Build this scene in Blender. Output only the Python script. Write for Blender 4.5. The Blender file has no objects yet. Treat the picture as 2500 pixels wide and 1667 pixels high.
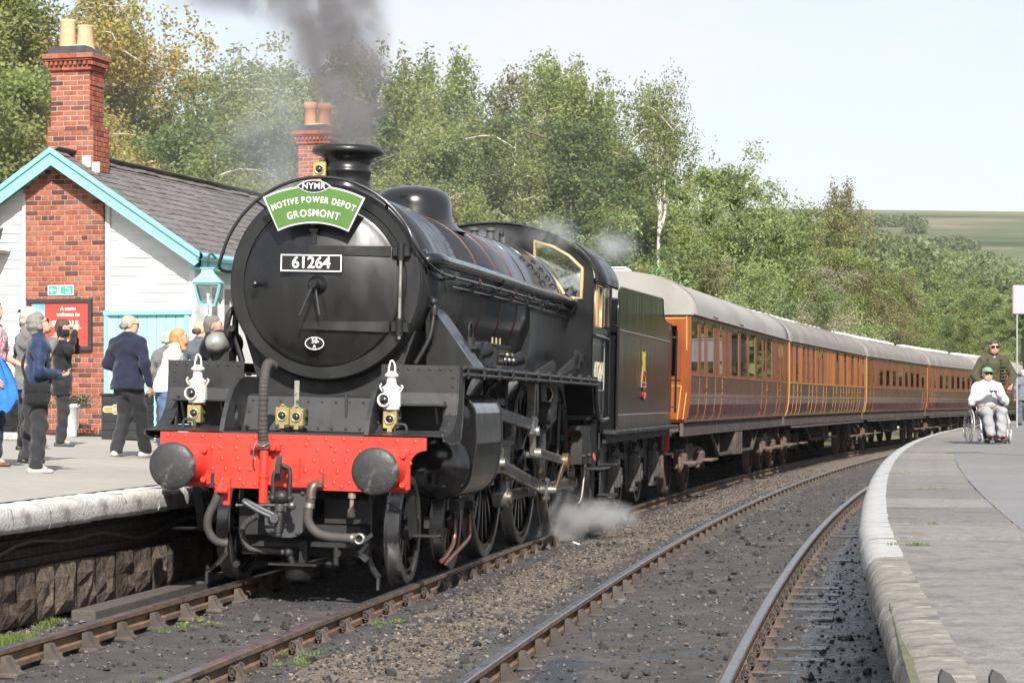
import bpy, bmesh, math, random
import numpy as np
from mathutils import Vector, Matrix
R_ = math.radians
random.seed(7); RNG = np.random.default_rng(7)
SC = bpy.context.scene
COL = SC.collection
# ------------------------------------------------------------------ camera
FPX = 6000.0                      # focal length in pixels of the 2500 px wide photograph
cam = bpy.data.cameras.new('camera'); camo = bpy.data.objects.new('camera', cam); COL.objects.link(camo)
cam.sensor_width = 36.0; cam.lens = 36.0*FPX/2500.0
cam.shift_y = 146.5/2500.0
cam.clip_start = 0.1; cam.clip_end = 9000
camo.location = (0, 0, 1.6); camo.rotation_euler = (R_(90), 0, 0)
SC.camera = camo
# ------------------------------------------------------------------ sky and sun
SUN_EL, SHADOW_AZ = 36.0, -7.0    # shadows run away from the camera, 7 degrees left of straight ahead
wd = bpy.data.worlds.new('World'); SC.world = wd; wd.use_nodes = True
wt = wd.node_tree; wt.nodes.clear()
wo = wt.nodes.new('ShaderNodeOutputWorld'); wb = wt.nodes.new('ShaderNodeBackground')
sky = wt.nodes.new('ShaderNodeTexSky'); sky.sky_type = 'NISHITA'; sky.sun_disc = False
sky.sun_elevation = R_(SUN_EL); sky.air_density = 1.0; sky.dust_density = 1.6; sky.ozone_density = 1.2
sky.sun_rotation = R_(180 + SHADOW_AZ)
wb.inputs['Strength'].default_value = 0.115
tc = wt.nodes.new('ShaderNodeTexCoord'); mp = wt.nodes.new('ShaderNodeMapping'); mp.inputs['Scale'].default_value = (1.0, 1.0, 3.2)
nz = wt.nodes.new('ShaderNodeTexNoise'); nz.inputs['Scale'].default_value = 3.4; nz.inputs['Detail'].default_value = 7; nz.inputs['Roughness'].default_value = 0.62
rp = wt.nodes.new('ShaderNodeValToRGB'); rp.color_ramp.elements[0].position = 0.36; rp.color_ramp.elements[1].position = 0.64
rp.color_ramp.elements[0].color = (0.35,)*3 + (1,); rp.color_ramp.elements[1].color = (1.0,)*3 + (1,)
mx = wt.nodes.new('ShaderNodeMix'); mx.data_type = 'RGBA'
mx.inputs['B'].default_value = (5.0, 5.2, 5.65, 1)      # thin high cloud veil, lit evenly
wt.links.new(tc.outputs['Generated'], mp.inputs['Vector']); wt.links.new(mp.outputs[0], nz.inputs['Vector'])
wt.links.new(nz.outputs['Fac'], rp.inputs['Fac']); wt.links.new(rp.outputs['Color'], mx.inputs['Factor'])
wt.links.new(sky.outputs[0], mx.inputs['A']); wt.links.new(mx.outputs['Result'], wb.inputs['Color'])
wt.links.new(wb.outputs[0], wo.inputs['Surface'])
sl = bpy.data.lights.new('sun', 'SUN'); sl.energy = 5.0; sl.angle = R_(0.6); sl.color = (1.0, 0.955, 0.88)
so = bpy.data.objects.new('sun', sl); COL.objects.link(so)
_az = R_(SHADOW_AZ)
_ld = Vector((math.sin(_az)*math.cos(R_(SUN_EL)), math.cos(_az)*math.cos(R_(SUN_EL)), -math.sin(R_(SUN_EL))))
so.rotation_euler = _ld.to_track_quat('-Z', 'Y').to_euler(); so.location = (0, -20, 40)
vs = SC.view_settings
vs.view_transform = 'Standard'; vs.look = 'None'; vs.gamma = 1.0; vs.exposure = 0.66; vs.use_curve_mapping = False
cy = SC.cycles
cy.use_denoising = True
try: cy.denoiser = 'OPENIMAGEDENOISE'
except Exception: pass
cy.max_bounces = 7; cy.diffuse_bounces = 3; cy.glossy_bounces = 3; cy.transmission_bounces = 5
cy.volume_bounces = 1; cy.transparent_max_bounces = 12; cy.caustics_reflective = False; cy.caustics_refractive = False
cy.volume_step_rate = 1.6; cy.volume_max_steps = 128
cy.sample_clamp_indirect = 6.0

# ------------------------------------------------------------------ track geometry (the railway curves gently to the right)
P0 = (-2.245, 17.78); PHI0 = R_(8.4); RAD = 600.0
CC = (P0[0]+RAD*math.cos(PHI0), P0[1]-RAD*math.sin(PHI0))
def TP(s, d, z=0.0):
    a = PHI0+s/RAD; r = RAD-d
    return Vector((CC[0]-r*math.cos(a), CC[1]+r*math.sin(a), z))
def TPHI(s): return PHI0+s/RAD
def s_at_Y(Y, d=0):
    s = (Y-P0[1])
    for _ in range(6): s += (Y-TP(s, d).y)/math.cos(TPHI(s))
    return s
def W(px, py, D): return Vector(((px-1250)/FPX*D, D, 1.6-(py-980)/FPX*D))

# ------------------------------------------------------------------ tagging
def tag(o, label=None, cat=None, group=None, kind=None):
    if label: o['label'] = label
    if cat: o['category'] = cat
    if group: o['group'] = group
    if kind: o['kind'] = kind
    return o
def empty(name, loc=(0, 0, 0), rot=(0, 0, 0), parent=None):
    o = bpy.data.objects.new(name, None); COL.objects.link(o); o.empty_display_size = 0.2
    o.location = loc; o.rotation_euler = rot
    if parent: o.parent = parent
    return o
def link(name, me, parent=None, loc=(0, 0, 0), rot=(0, 0, 0), scale=None):
    o = bpy.data.objects.new(name, me); COL.objects.link(o); o.location = loc; o.rotation_euler = rot
    if scale is not None: o.scale = scale
    if parent: o.parent = parent
    return o
def copy_tree(o, parent=None):
    c = o.copy(); COL.objects.link(c); c.parent = parent
    for ch in list(o.children): copy_tree(ch, c)
    return c

# ------------------------------------------------------------------ mesh builder
class MB:
    def __init__(s): s.v = []; s.f = []; s.m = []; s.sm = []
    def add(s, vs, fs, mi=0, sm=False, M=None):
        b = len(s.v)
        if M is not None: vs = [M @ Vector(p) for p in vs]
        s.v.extend([tuple(p) for p in vs])
        for f in fs: s.f.append(tuple(i+b for i in f)); s.m.append(mi); s.sm.append(sm)
        return s
    def box(s, c, sz, M=None, mi=0, bv=0.0):
        x, y, z = sz[0]/2, sz[1]/2, sz[2]/2
        T = Matrix.Translation(Vector(c)) if M is None else (M @ Matrix.Translation(Vector(c)))
        if bv <= 0:
            vs = [(i*x, j*y, k*z) for i in (-1, 1) for j in (-1, 1) for k in (-1, 1)]
            fs = [(0, 1, 3, 2), (4, 6, 7, 5), (0, 4, 5, 1), (2, 3, 7, 6), (0, 2, 6, 4), (1, 5, 7, 3)]
            return s.add(vs, fs, mi, False, T)
        b = min(bv, x*.9, y*.9, z*.9); vs = []; idx = {}
        for i in (-1, 1):
            for j in (-1, 1):
                for k in (-1, 1):
                    idx[i, j, k, 0] = len(vs); vs.append((i*x, j*(y-b), k*(z-b)))
                    idx[i, j, k, 1] = len(vs); vs.append((i*(x-b), j*y, k*(z-b)))
                    idx[i, j, k, 2] = len(vs); vs.append((i*(x-b), j*(y-b), k*z))
        I = idx; fs = []
        for i in (-1, 1):
            q = [I[i, -1, -1, 0], I[i, 1, -1, 0], I[i, 1, 1, 0], I[i, -1, 1, 0]]; fs.append(q if i > 0 else q[::-1])
            q = [I[-1, i, -1, 1], I[1, i, -1, 1], I[1, i, 1, 1], I[-1, i, 1, 1]]; fs.append(q if i < 0 else q[::-1])
            q = [I[-1, -1, i, 2], I[1, -1, i, 2], I[1, 1, i, 2], I[-1, 1, i, 2]]; fs.append(q if i > 0 else q[::-1])
        for j in (-1, 1):
            for k in (-1, 1):
                q = [I[-1, j, k, 1], I[1, j, k, 1], I[1, j, k, 2], I[-1, j, k, 2]]; fs.append(q if j*k < 0 else q[::-1])
                q = [I[j, -1, k, 0], I[j, 1, k, 0], I[j, 1, k, 2], I[j, -1, k, 2]]; fs.append(q if j*k > 0 else q[::-1])
                q = [I[j, k, -1, 0], I[j, k, 1, 0], I[j, k, 1, 1], I[j, k, -1, 1]]; fs.append(q if j*k < 0 else q[::-1])
        for i in (-1, 1):
            for j in (-1, 1):
                for k in (-1, 1):
                    q = [I[i, j, k, 0], I[i, j, k, 1], I[i, j, k, 2]]; fs.append(q if i*j*k > 0 else q[::-1])
        return s.add(vs, fs, mi, False, T)
    def frame(s, p0, p1):
        p0 = Vector(p0); p1 = Vector(p1); d = (p1-p0); L = d.length or 1e-6; d = d/L
        up = Vector((0, 0, 1)) if abs(d.z) < .95 else Vector((1, 0, 0))
        a = d.cross(up).normalized(); b = a.cross(d).normalized()
        return p0, p1, d, a, b
    def cyl(s, p0, p1, r0, r1=None, n=16, caps=True, mi=0, sm=True):
        if r1 is None: r1 = r0
        p0, p1, d, a, b = s.frame(p0, p1); vs = []
        for p, r in ((p0, r0), (p1, r1)):
            for i in range(n):
                t = 2*math.pi*i/n; vs.append(p+(a*math.cos(t)+b*math.sin(t))*r)
        s.add(vs, [(i, (i+1) % n, n+(i+1) % n, n+i) for i in range(n)], mi, sm)
        if caps:
            if r0 > 1e-4: s.add(vs[:n], [tuple(range(n))[::-1]], mi, False)
            if r1 > 1e-4: s.add(vs[n:], [tuple(range(n))], mi, False)
        return s
    def bar(s, p0, p1, w, h, mi=0, bv=0.0):
        """a rectangular bar from p0 to p1: w sideways, h upwards"""
        p0, p1, d, a, b = s.frame(p0, p1); c = (p0+p1)/2; L = (p1-p0).length
        M = Matrix(((a.x, d.x, b.x, c.x), (a.y, d.y, b.y, c.y), (a.z, d.z, b.z, c.z), (0, 0, 0, 1)))
        return s.box((0, 0, 0), (w, L, h), M, mi, bv)
    def tube(s, pts, r, n=8, caps=True, mi=0, smooth_path=0, closed=False, ribs=None):
        pts = [Vector(p) for p in pts]
        if smooth_path: pts = catmull(pts, smooth_path, closed)
        N = len(pts); vs = []
        t0 = (pts[1]-pts[0]).normalized(); up = Vector((0, 0, 1)) if abs(t0.z) < .9 else Vector((1, 0, 0))
        a = t0.cross(up).normalized()
        for i, p in enumerate(pts):
            if closed: t = (pts[(i+1) % N]-pts[i-1]).normalized()
            else: t = (pts[min(i+1, N-1)]-pts[max(i-1, 0)]).normalized()
            a = (a-t*a.dot(t)).normalized(); b = t.cross(a)
            rr = r(i/(N-1)) if callable(r) else r
            for k in range(n):
                q = 2*math.pi*k/n; vs.append(p+(a*math.cos(q)+b*math.sin(q))*rr)
        fs = []
        for i in range(N if closed else N-1):
            j = (i+1) % N
            for k in range(n): fs.append((i*n+k, i*n+(k+1) % n, j*n+(k+1) % n, j*n+k))
        s.add(vs, fs, mi, True)
        if caps and not closed: s.add(vs[:n], [tuple(range(n))[::-1]], mi); s.add(vs[-n:], [tuple(range(n))], mi)
        return s
    def lathe(s, prof, p0, axis, n=32, mi=0, sm=True, a0=0, a1=2*math.pi, ref=None):
        """prof: list of (distance along axis, radius)"""
        p0 = Vector(p0); d = Vector(axis).normalized()
        up = Vector((0, 0, 1)) if abs(d.z) < .95 else Vector((1, 0, 0))
        a = d.cross(up).normalized(); b = a.cross(d).normalized(); full = abs(a1-a0-2*math.pi) < 1e-6
        m = n if full else n+1; vs = []
        for (t, r) in prof:
            for i in range(m):
                q = a0+(a1-a0)*i/n; vs.append(p0+d*t+(a*math.cos(q)+b*math.sin(q))*max(r, 1e-5))
        fs = []
        for j in range(len(prof)-1):
            for i in range(n):
                i2 = (i+1) % m; fs.append((j*m+i, j*m+i2, (j+1)*m+i2, (j+1)*m+i))
        return s.add(vs, fs, mi, sm)
    def prism(s, poly, lo, hi, M=None, mi=0, mi_side=None, axes='xz'):
        """poly in two axes, extruded along the third from lo to hi"""
        n = len(poly); vs = []
        for t in (lo, hi):
            for (u, w) in poly: vs.append((u, t, w) if axes == 'xz' else (u, w, t) if axes == 'xy' else (t, u, w))
        ar = sum(poly[i][0]*poly[(i+1) % n][1]-poly[(i+1) % n][0]*poly[i][1] for i in range(n))
        flip = (ar > 0) == (axes == 'xz')
        f0 = tuple(range(n)); f1 = tuple(range(n, 2*n))
        sd = [(i, (i+1) % n, n+(i+1) % n, n+i) for i in range(n)]
        if not flip: caps = [f0[::-1], f1]; 
        else: caps = [f0, f1[::-1]]; sd = [q[::-1] for q in sd]
        if axes == 'xz':   # lo is the -y side
            pass
        s.add(vs, caps, mi, False, M); s.add(vs, sd, mi if mi_side is None else mi_side, False, M)
        return s
    def sphere(s, c, r, nu=12, nv=8, mi=0, sc=(1, 1, 1), M=None):
        vs = []; fs = []
        for j in range(nv+1):
            p = math.pi*j/nv
            for i in range(nu):
                t = 2*math.pi*i/nu; vs.append((c[0]+r*sc[0]*math.sin(p)*math.cos(t), c[1]+r*sc[1]*math.sin(p)*math.sin(t), c[2]+r*sc[2]*math.cos(p)))
        for j in range(nv):
            for i in range(nu): fs.append((j*nu+i, (j+1)*nu+i, (j+1)*nu+(i+1) % nu, j*nu+(i+1) % nu))
        return s.add(vs, fs, mi, True, M)
    def quad(s, a, b, c, d, mi=0): return s.add([a, b, c, d], [(0, 1, 2, 3)], mi)
    def rivet(s, p, n, r=0.012, h=0.008, mi=0):
        n = Vector(n).normalized(); p = Vector(p)
        up = Vector((0, 0, 1)) if abs(n.z) < .9 else Vector((1, 0, 0)); a = n.cross(up).normalized(); b = a.cross(n)
        vs = []
        for rr, hh in ((r, 0), (r*.7, h*.75)):
            for i in range(6): q = math.pi*i/3; vs.append(p+(a*math.cos(q)+b*math.sin(q))*rr+n*hh)
        vs.append(p+n*h)
        fs = [(i, (i+1) % 6, 6+(i+1) % 6, 6+i) for i in range(6)]+[(6+i, 6+(i+1) % 6, 12) for i in range(6)]
        return s.add(vs, fs, mi, True)
    def mesh(s, name, mats):
        me = bpy.data.meshes.new(name)
        me.from_pydata(s.v, [], s.f)
        for m in (mats if isinstance(mats, (list, tuple)) else [mats]): me.materials.append(m)
        me.polygons.foreach_set('material_index', s.m); me.polygons.foreach_set('use_smooth', s.sm)
        me.update(); return me
    def fix(s):
        return s
    def build(s, name, mats, parent=None, loc=(0, 0, 0), rot=(0, 0, 0), recalc=True):
        me = s.mesh(name, mats)
        if recalc:
            bm = bmesh.new(); bm.from_mesh(me); bmesh.ops.recalc_face_normals(bm, faces=bm.faces[:]); bm.to_mesh(me); bm.free()
        return link(name, me, parent, loc, rot)
def catmull(p, k, closed=False):
    out = []; N = len(p)
    for i in range(N if closed else N-1):
        a = p[i-1] if (i > 0 or closed) else p[0]*2-p[1]; b = p[i]; c = p[(i+1) % N]
        d = p[(i+2) % N] if (i+2 < N or closed) else p[-1]*2-p[-2]
        for j in range(k):
            t = j/k; out.append(.5*((2*b)+(c-a)*t+(2*a-5*b+4*c-d)*t*t+(3*b-a-3*c+d)*t**3))
    if not closed: out.append(p[-1])
    return out
def arc(cx, cy, r, a0, a1, n): return [(cx+r*math.cos(R_(a0+(a1-a0)*i/n)), cy+r*math.sin(R_(a0+(a1-a0)*i/n))) for i in range(n+1)]
def np_mesh(name, V, F, mats, mi=None, smooth=False):
    """fast mesh from numpy arrays; F is (n,3) or (n,4)"""
    me = bpy.data.meshes.new(name); V = np.asarray(V, np.float32); F = np.asarray(F, np.int32); k = F.shape[1]
    me.vertices.add(len(V)); me.vertices.foreach_set('co', V.ravel())
    me.loops.add(F.size); me.loops.foreach_set('vertex_index', F.ravel())
    me.polygons.add(len(F)); me.polygons.foreach_set('loop_start', np.arange(0, F.size, k, dtype=np.int32))
    for m in (mats if isinstance(mats, (list, tuple)) else [mats]): me.materials.append(m)
    if mi is not None: me.polygons.foreach_set('material_index', np.asarray(mi, np.int32))
    me.polygons.foreach_set('use_smooth', np.full(len(F), smooth))
    me.update(calc_edges=True); me.validate(); return me

# ------------------------------------------------------------------ materials
MATS = {}
def _n(t, ty, **kw):
    n = t.nodes.new(ty)
    for k, v in kw.items():
        if k in n.inputs: n.inputs[k].default_value = v
        else: setattr(n, k, v)
    return n
def mat(name, c, rough=0.6, metal=0.0, var=0.15, vscale=3.0, c2=None, c2_lo=0.45, c2_hi=0.65, c2scale=2.0, bump=0.0, bscale=60.0, bdist=0.01,
        spec=0.5, coat=0.0, rvar=0.1, coord='Object', stretch=(1, 1, 1), detail=5.0, island=0.0, objrand=0.0, trans=0.0, alpha=1.0, emit=None, sheen=0.0, c3=None, c3_lo=.6, c3_hi=.7, c3scale=9.0):
    if name in MATS: return MATS[name]
    m = bpy.data.materials.new(name); m.use_nodes = True; t = m.node_tree; bs = t.nodes['Principled BSDF']; L = t.links.new
    bs.inputs['Roughness'].default_value = rough; bs.inputs['Metallic'].default_value = metal
    bs.inputs['Specular IOR Level'].default_value = spec; bs.inputs['Coat Weight'].default_value = coat; bs.inputs['Coat Roughness'].default_value = 0.12
    if sheen: bs.inputs['Sheen Weight'].default_value = sheen
    tcn = _n(t, 'ShaderNodeTexCoord'); mpn = _n(t, 'ShaderNodeMapping'); mpn.inputs['Scale'].default_value = stretch
    L(tcn.outputs[coord], mpn.inputs['Vector'])
    src = None
    rgb = _n(t, 'ShaderNodeRGB'); rgb.outputs[0].default_value = (*c, 1); src = rgb.outputs[0]
    def mixin(src, col, lo, hi, sc):
        nn = _n(t, 'ShaderNodeTexNoise', Scale=sc, Detail=detail, Roughness=0.6); L(mpn.outputs[0], nn.inputs['Vector'])
        mr = _n(t, 'ShaderNodeMapRange'); mr.inputs['From Min'].default_value = lo; mr.inputs['From Max'].default_value = hi; L(nn.outputs['Fac'], mr.inputs['Value'])
        mm = _n(t, 'ShaderNodeMix', data_type='RGBA'); L(mr.outputs[0], mm.inputs['Factor']); L(src, mm.inputs['A']); mm.inputs['B'].default_value = (*col, 1)
        return mm.outputs['Result']
    if c2: src = mixin(src, c2, c2_lo, c2_hi, c2scale)
    if c3: src = mixin(src, c3, c3_lo, c3_hi, c3scale)
    fac = None
    if var > 0:
        nn = _n(t, 'ShaderNodeTexNoise', Scale=vscale, Detail=detail, Roughness=0.65); L(mpn.outputs[0], nn.inputs['Vector'])
        mr = _n(t, 'ShaderNodeMapRange'); mr.inputs['From Min'].default_value = .25; mr.inputs['From Max'].default_value = .75
        mr.inputs['To Min'].default_value = 1-var; mr.inputs['To Max'].default_value = 1+var; L(nn.outputs['Fac'], mr.inputs['Value']); fac = mr.outputs[0]
    def mul(fac, out, amt):
        mr = _n(t, 'ShaderNodeMapRange'); mr.inputs['To Min'].default_value = 1-amt; mr.inputs['To Max'].default_value = 1+amt; L(out, mr.inputs['Value'])
        if fac is None: return mr.outputs[0]
        mu = _n(t, 'ShaderNodeMath', operation='MULTIPLY'); L(fac, mu.inputs[0]); L(mr.outputs[0], mu.inputs[1]); return mu.outputs[0]
    if island > 0: g = _n(t, 'ShaderNodeNewGeometry'); fac = mul(fac, g.outputs['Random Per Island'], island)
    if objrand > 0: g = _n(t, 'ShaderNodeObjectInfo'); fac = mul(fac, g.outputs['Random'], objrand)
    if fac is not None:
        vm = _n(t, 'ShaderNodeVectorMath', operation='SCALE'); L(src, vm.inputs[0]); L(fac, vm.inputs['Scale']); src = vm.outputs[0]
    L(src, bs.inputs['Base Color'])
    if rvar > 0:
        nn = _n(t, 'ShaderNodeTexNoise', Scale=vscale*2.3, Detail=4.0); L(mpn.outputs[0], nn.inputs['Vector'])
        mr = _n(t, 'ShaderNodeMapRange'); mr.inputs['From Min'].default_value = .3; mr.inputs['From Max'].default_value = .7
        mr.inputs['To Min'].default_value = max(.03, rough-rvar); mr.inputs['To Max'].default_value = min(1, rough+rvar); L(nn.outputs['Fac'], mr.inputs['Value']); L(mr.outputs[0], bs.inputs['Roughness'])
    if bump > 0:
        nn = _n(t, 'ShaderNodeTexNoise', Scale=bscale, Detail=6.0, Roughness=0.6); L(mpn.outputs[0], nn.inputs['Vector'])
        bn = _n(t, 'ShaderNodeBump', Strength=bump, Distance=bdist); L(nn.outputs['Fac'], bn.inputs['Height']); L(bn.outputs[0], bs.inputs['Normal'])
    if trans > 0:
        tb = _n(t, 'ShaderNodeBsdfTranslucent'); L(src, tb.inputs['Color']); ms = _n(t, 'ShaderNodeMixShader'); ms.inputs[0].default_value = trans
        L(bs.outputs[0], ms.inputs[1]); L(tb.outputs[0], ms.inputs[2]); L(ms.outputs[0], t.nodes['Material Output'].inputs['Surface'])
    if emit: bs.inputs['Emission Color'].default_value = (*emit[:3], 1); bs.inputs['Emission Strength'].default_value = emit[3]
    MATS[name] = m; return m
def glass_mat(name, tint=(.9, .95, .95), rough=0.02, clear=0.75):
    if name in MATS: return MATS[name]
    m = bpy.data.materials.new(name); m.use_nodes = True; t = m.node_tree; t.nodes.clear()
    o = _n(t, 'ShaderNodeOutputMaterial'); tr = _n(t, 'ShaderNodeBsdfTransparent'); tr.inputs[0].default_value = (*tint, 1)
    gl = _n(t, 'ShaderNodeBsdfGlossy', Roughness=rough); gl.inputs['Color'].default_value = (1, 1, 1, 1); fr = _n(t, 'ShaderNodeFresnel', IOR=1.5)
    ad = _n(t, 'ShaderNodeMath', operation='ADD'); ad.inputs[1].default_value = 1-clear-.04; ad.use_clamp = True
    ms = _n(t, 'ShaderNodeMixShader'); t.links.new(fr.outputs[0], ad.inputs[0]); t.links.new(ad.outputs[0], ms.inputs[0])
    t.links.new(tr.outputs[0], ms.inputs[1]); t.links.new(gl.outputs[0], ms.inputs[2]); t.links.new(ms.outputs[0], o.inputs['Surface'])
    MATS[name] = m; return m

# ------------------------------------------------------------------ lettering
def text_mesh(txt, size, depth=0.002, bold=0.0, shear=0.0, align='CENTER', space=1.0, mats=None, name='lettering'):
    cu = bpy.data.curves.new('t', 'FONT'); cu.body = txt; cu.size = size; cu.extrude = depth; cu.offset = bold; cu.align_x = align; cu.align_y = 'CENTER'
    cu.space_character = space; cu.shear = shear; cu.resolution_u = 4
    o = bpy.data.objects.new('t', cu); COL.objects.link(o)
    dg = bpy.context.evaluated_depsgraph_get(); me = bpy.data.meshes.new_from_object(o.evaluated_get(dg))
    bpy.data.objects.remove(o); bpy.data.curves.remove(cu)
    me.name = name; me.materials.clear()
    if mats: me.materials.append(mats)
    return me
UPRIGHT = Matrix.Rotation(R_(90), 4, 'X')     # text in the xz plane, read from -y
def text_obj(txt, size, parent, loc, mats, name='lettering', depth=0.003, bold=0.0, rotz=0.0, tilt=0.0, sx=1.0, space=1.0, align='CENTER'):
    me = text_mesh(txt, size, depth, bold, mats=mats, name=name, space=space, align=align)
    me.transform(Matrix.Translation(Vector(loc)) @ Matrix.Rotation(rotz, 4, 'Z') @ Matrix.Rotation(tilt, 4, 'Y') @ UPRIGHT @ Matrix.Diagonal((sx, 1, 1, 1)))
    return link(name, me, parent)
# ================================================================== ground, track, platforms
def vnoise(x, y, seed=0):
    """value noise on numpy arrays, 0..1"""
    xi = np.floor(x).astype(np.int64); yi = np.floor(y).astype(np.int64); fx = x-xi; fy = y-yi
    fx = fx*fx*(3-2*fx); fy = fy*fy*(3-2*fy)
    def h(a, b):
        n = (a*374761393+b*668265263+seed*982451653) & 0x7fffffff
        n = ((n ^ (n >> 13))*1274126177) & 0x7fffffff
        return ((n ^ (n >> 16)) & 0xffff)/65535.0
    return (h(xi, yi)*(1-fx)+h(xi+1, yi)*fx)*(1-fy)+(h(xi, yi+1)*(1-fx)+h(xi+1, yi+1)*fx)*fy
def fbm(x, y, o=4, seed=0):
    r = 0; a = .5; t = 0
    for i in range(o): r = r+a*vnoise(x*2**i, y*2**i, seed+i); t += a; a *= .5
    return r/t
def TPn(s, d):
    a = PHI0+s/RAD; r = RAD-d
    return CC[0]-r*np.cos(a), CC[1]+r*np.sin(a)
CANT = R_(1.3)
def cant_z(d): return -max(-1.2, min(1.2, d))*math.tan(CANT) if abs(d) < 1.3 else 0.0

m_ash = mat('ash_ground', (.066, .061, .059), .88, var=.35, vscale=5, c2=(.098, .088, .080), c2_lo=.48, c2_hi=.72, c2scale=1.3, bump=.8, bscale=45, bdist=.02, spec=.3, c3=(.045, .043, .047), c3_lo=.58, c3_hi=.7, c3scale=2.2)
m_grav = mat('gravel_ground', (.20, .165, .125), .92, var=.5, vscale=26, c2=(.085, .07, .06), c2_lo=.5, c2_hi=.65, c2scale=14, bump=1.0, bscale=60, bdist=.03, spec=.25)
m_dkbed = mat('dark_glossy_ground', (.03, .03, .034), .4, var=.4, vscale=9, bump=.7, bscale=50, bdist=.02, rvar=.2)  # darker, glossier ground: strip along the right platform, patches in its track
m_stone_a = mat('ballast_stone_brown', (.155, .125, .105), .88, var=.2, island=.5, spec=.3)
m_stone_b = mat('ballast_stone_grey', (.088, .081, .078), .88, var=.2, island=.5, spec=.3)
m_stone_c = mat('cinder', (.038, .036, .036), .8, var=.2, island=.5, spec=.35)
m_railtop = mat('rail_running_surface', (.24, .235, .24), .34, metal=.85, var=.25, vscale=3, rvar=.12, stretch=(1, 1, 1))
m_railside = mat('rail_rust', (.17, .105, .058), .85, var=.35, vscale=7, c2=(.06, .05, .045), c2_lo=.45, c2_hi=.7, c2scale=4, bump=.3, bscale=80, bdist=.004)
m_chair = mat('cast_iron_chair', (.115, .085, .066), .88, var=.35, vscale=12, c2=(.055, .05, .047), c2_lo=.45, c2_hi=.65, c2scale=6, bump=.5, bscale=60, bdist=.004, objrand=.2)
m_key = mat('spring_key', (.05, .038, .03), .7, var=.3, vscale=10)
m_sleeper = mat('sleeper_timber', (.075, .066, .062), .8, var=.35, vscale=8, stretch=(1, .15, 1), bump=.6, bscale=40, bdist=.006, objrand=.25)
m_sleeper_wet = mat('sleeper_timber_wet', (.022, .021, .024), .34, var=.5, vscale=9, bump=.7, bscale=22, bdist=.008, rvar=.22, spec=.6, objrand=.3)

def strip(name, s_list, d_list, zf, mats, mif=None, parent=None):
    S, Dd = np.meshgrid(np.array(s_list), np.array(d_list), indexing='ij'); X, Y = TPn(S, Dd); Z = zf(S, Dd)
    n, m = S.shape; V = np.stack([X, Y, Z], -1).reshape(-1, 3); I = np.arange(n*m).reshape(n, m)
    F = np.stack([I[:-1, :-1], I[:-1, 1:], I[1:, 1:], I[1:, :-1]], -1).reshape(-1, 4)[:, ::1]
    mi = None
    if mif is not None:
        sc = (S[:-1, :-1]+S[1:, 1:])/2; dc = (Dd[:-1, :-1]+Dd[1:, 1:])/2; mi = mif(sc, dc).reshape(-1)
    return link(name, np_mesh(name, V, F, mats, mi, True), parent)
def ssteps(a, b, lo, grow, mx):
    out = [a]; st = lo
    while out[-1] < b: out.append(out[-1]+st); st = min(st*grow, mx)
    return out
# the wide land sheet reaching the horizon
def terr(X, Y):
    """height of the land: a wooded bank left of the line, fields and a moor far off"""
    s_, d_ = Y-P0[1], X-(P0[0]+(Y-P0[1])*math.tan(PHI0)+(Y-P0[1])**2/(2*RAD))
    left = np.clip((-d_-22)/40., 0, 1); z = -0.35+left*left*(3-2*left)*9.0*np.clip((Y-45)/40., 0, 1)
    far = np.clip((Y-160)/240., 0, 1); z = z+far*far*6*np.clip((140-d_)/200., 0.3, 1)
    hill = np.clip((Y-420)/1250., 0, 1); z = z+hill*hill*(3-2*hill)*(107+10*(fbm(X/700., Y/700., 3, 5)-.5)*2+X*.012)
    return z
ys = np.array(ssteps(-60, 5200, 4.0, 1.03, 160)); xs = np.concatenate([-np.array(ssteps(0, 2600, 5, 1.05, 160))[::-1][:-1], np.array(ssteps(0, 2600, 5, 1.05, 160))])
YY, XX = np.meshgrid(ys, xs, indexing='ij'); ZZ = terr(XX, YY)
I = np.arange(YY.size).reshape(YY.shape)
F = np.stack([I[:-1, :-1], I[:-1, 1:], I[1:, 1:], I[1:, :-1]], -1).reshape(-1, 4)
m_land = mat('grassland', (.10, .116, .055), .95, var=.35, vscale=.02, c2=(.165, .15, .09), c2_lo=.47, c2_hi=.55, c2scale=.010, bump=0, c3=(.045, .062, .035), c3_lo=.55, c3_hi=.60, c3scale=.016, stretch=(.28, 1, 1), spec=.1)
lo_ = link('ground', np_mesh('ground', np.stack([XX, YY, ZZ], -1).reshape(-1, 3), F, m_land, None, True)); tag(lo_, kind='structure')
# track bed between the two platforms
bed_s = ssteps(-13, 170, .10, 1.012, 1.2); bed_d = list(np.arange(-1.75, 5.0, .085))
def bed_z(S, Dd):
    z = -.145+.05*(fbm(S*1.1, Dd*1.6, 4, 3)-.5)+.035*(fbm(S*4, Dd*4, 3, 9)-.5)
    six = np.exp(-((Dd-1.62)/.42)**2); z = z+.035*six
    z = z-.014*np.clip((Dd-4.05)/.25, 0, 1)+.03*(fbm(S*1.9, Dd*3, 3, 77)-.5)*(Dd > 4.0)+.02*np.clip((-Dd-1.0)/.3, 0, 1)
    for r in (-.75, .75, 2.46, 3.96): z = z-.03*np.exp(-((Dd-r)/.12)**2)
    return z
def bed_m(S, Dd):
    j = fbm(S*1.7, Dd*2.5, 4, 21); g = (np.abs(Dd-1.62+.25*(j-.5)) < .42) & (j > .40-.004*np.clip(S, 0, 40))
    o = (Dd > 4.28+.15*(j-.5)) | ((np.abs(Dd-3.2) < .5) & (np.abs(S+2.5) < 2.2) & (fbm(S*.8, Dd*1.5, 3, 44) > .56))
    return np.where(o, 2, np.where(g, 1, 0))
bed = strip('track_bed', bed_s, bed_d, bed_z, [m_ash, m_grav, m_dkbed], bed_m); tag(bed, kind='structure')
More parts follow.
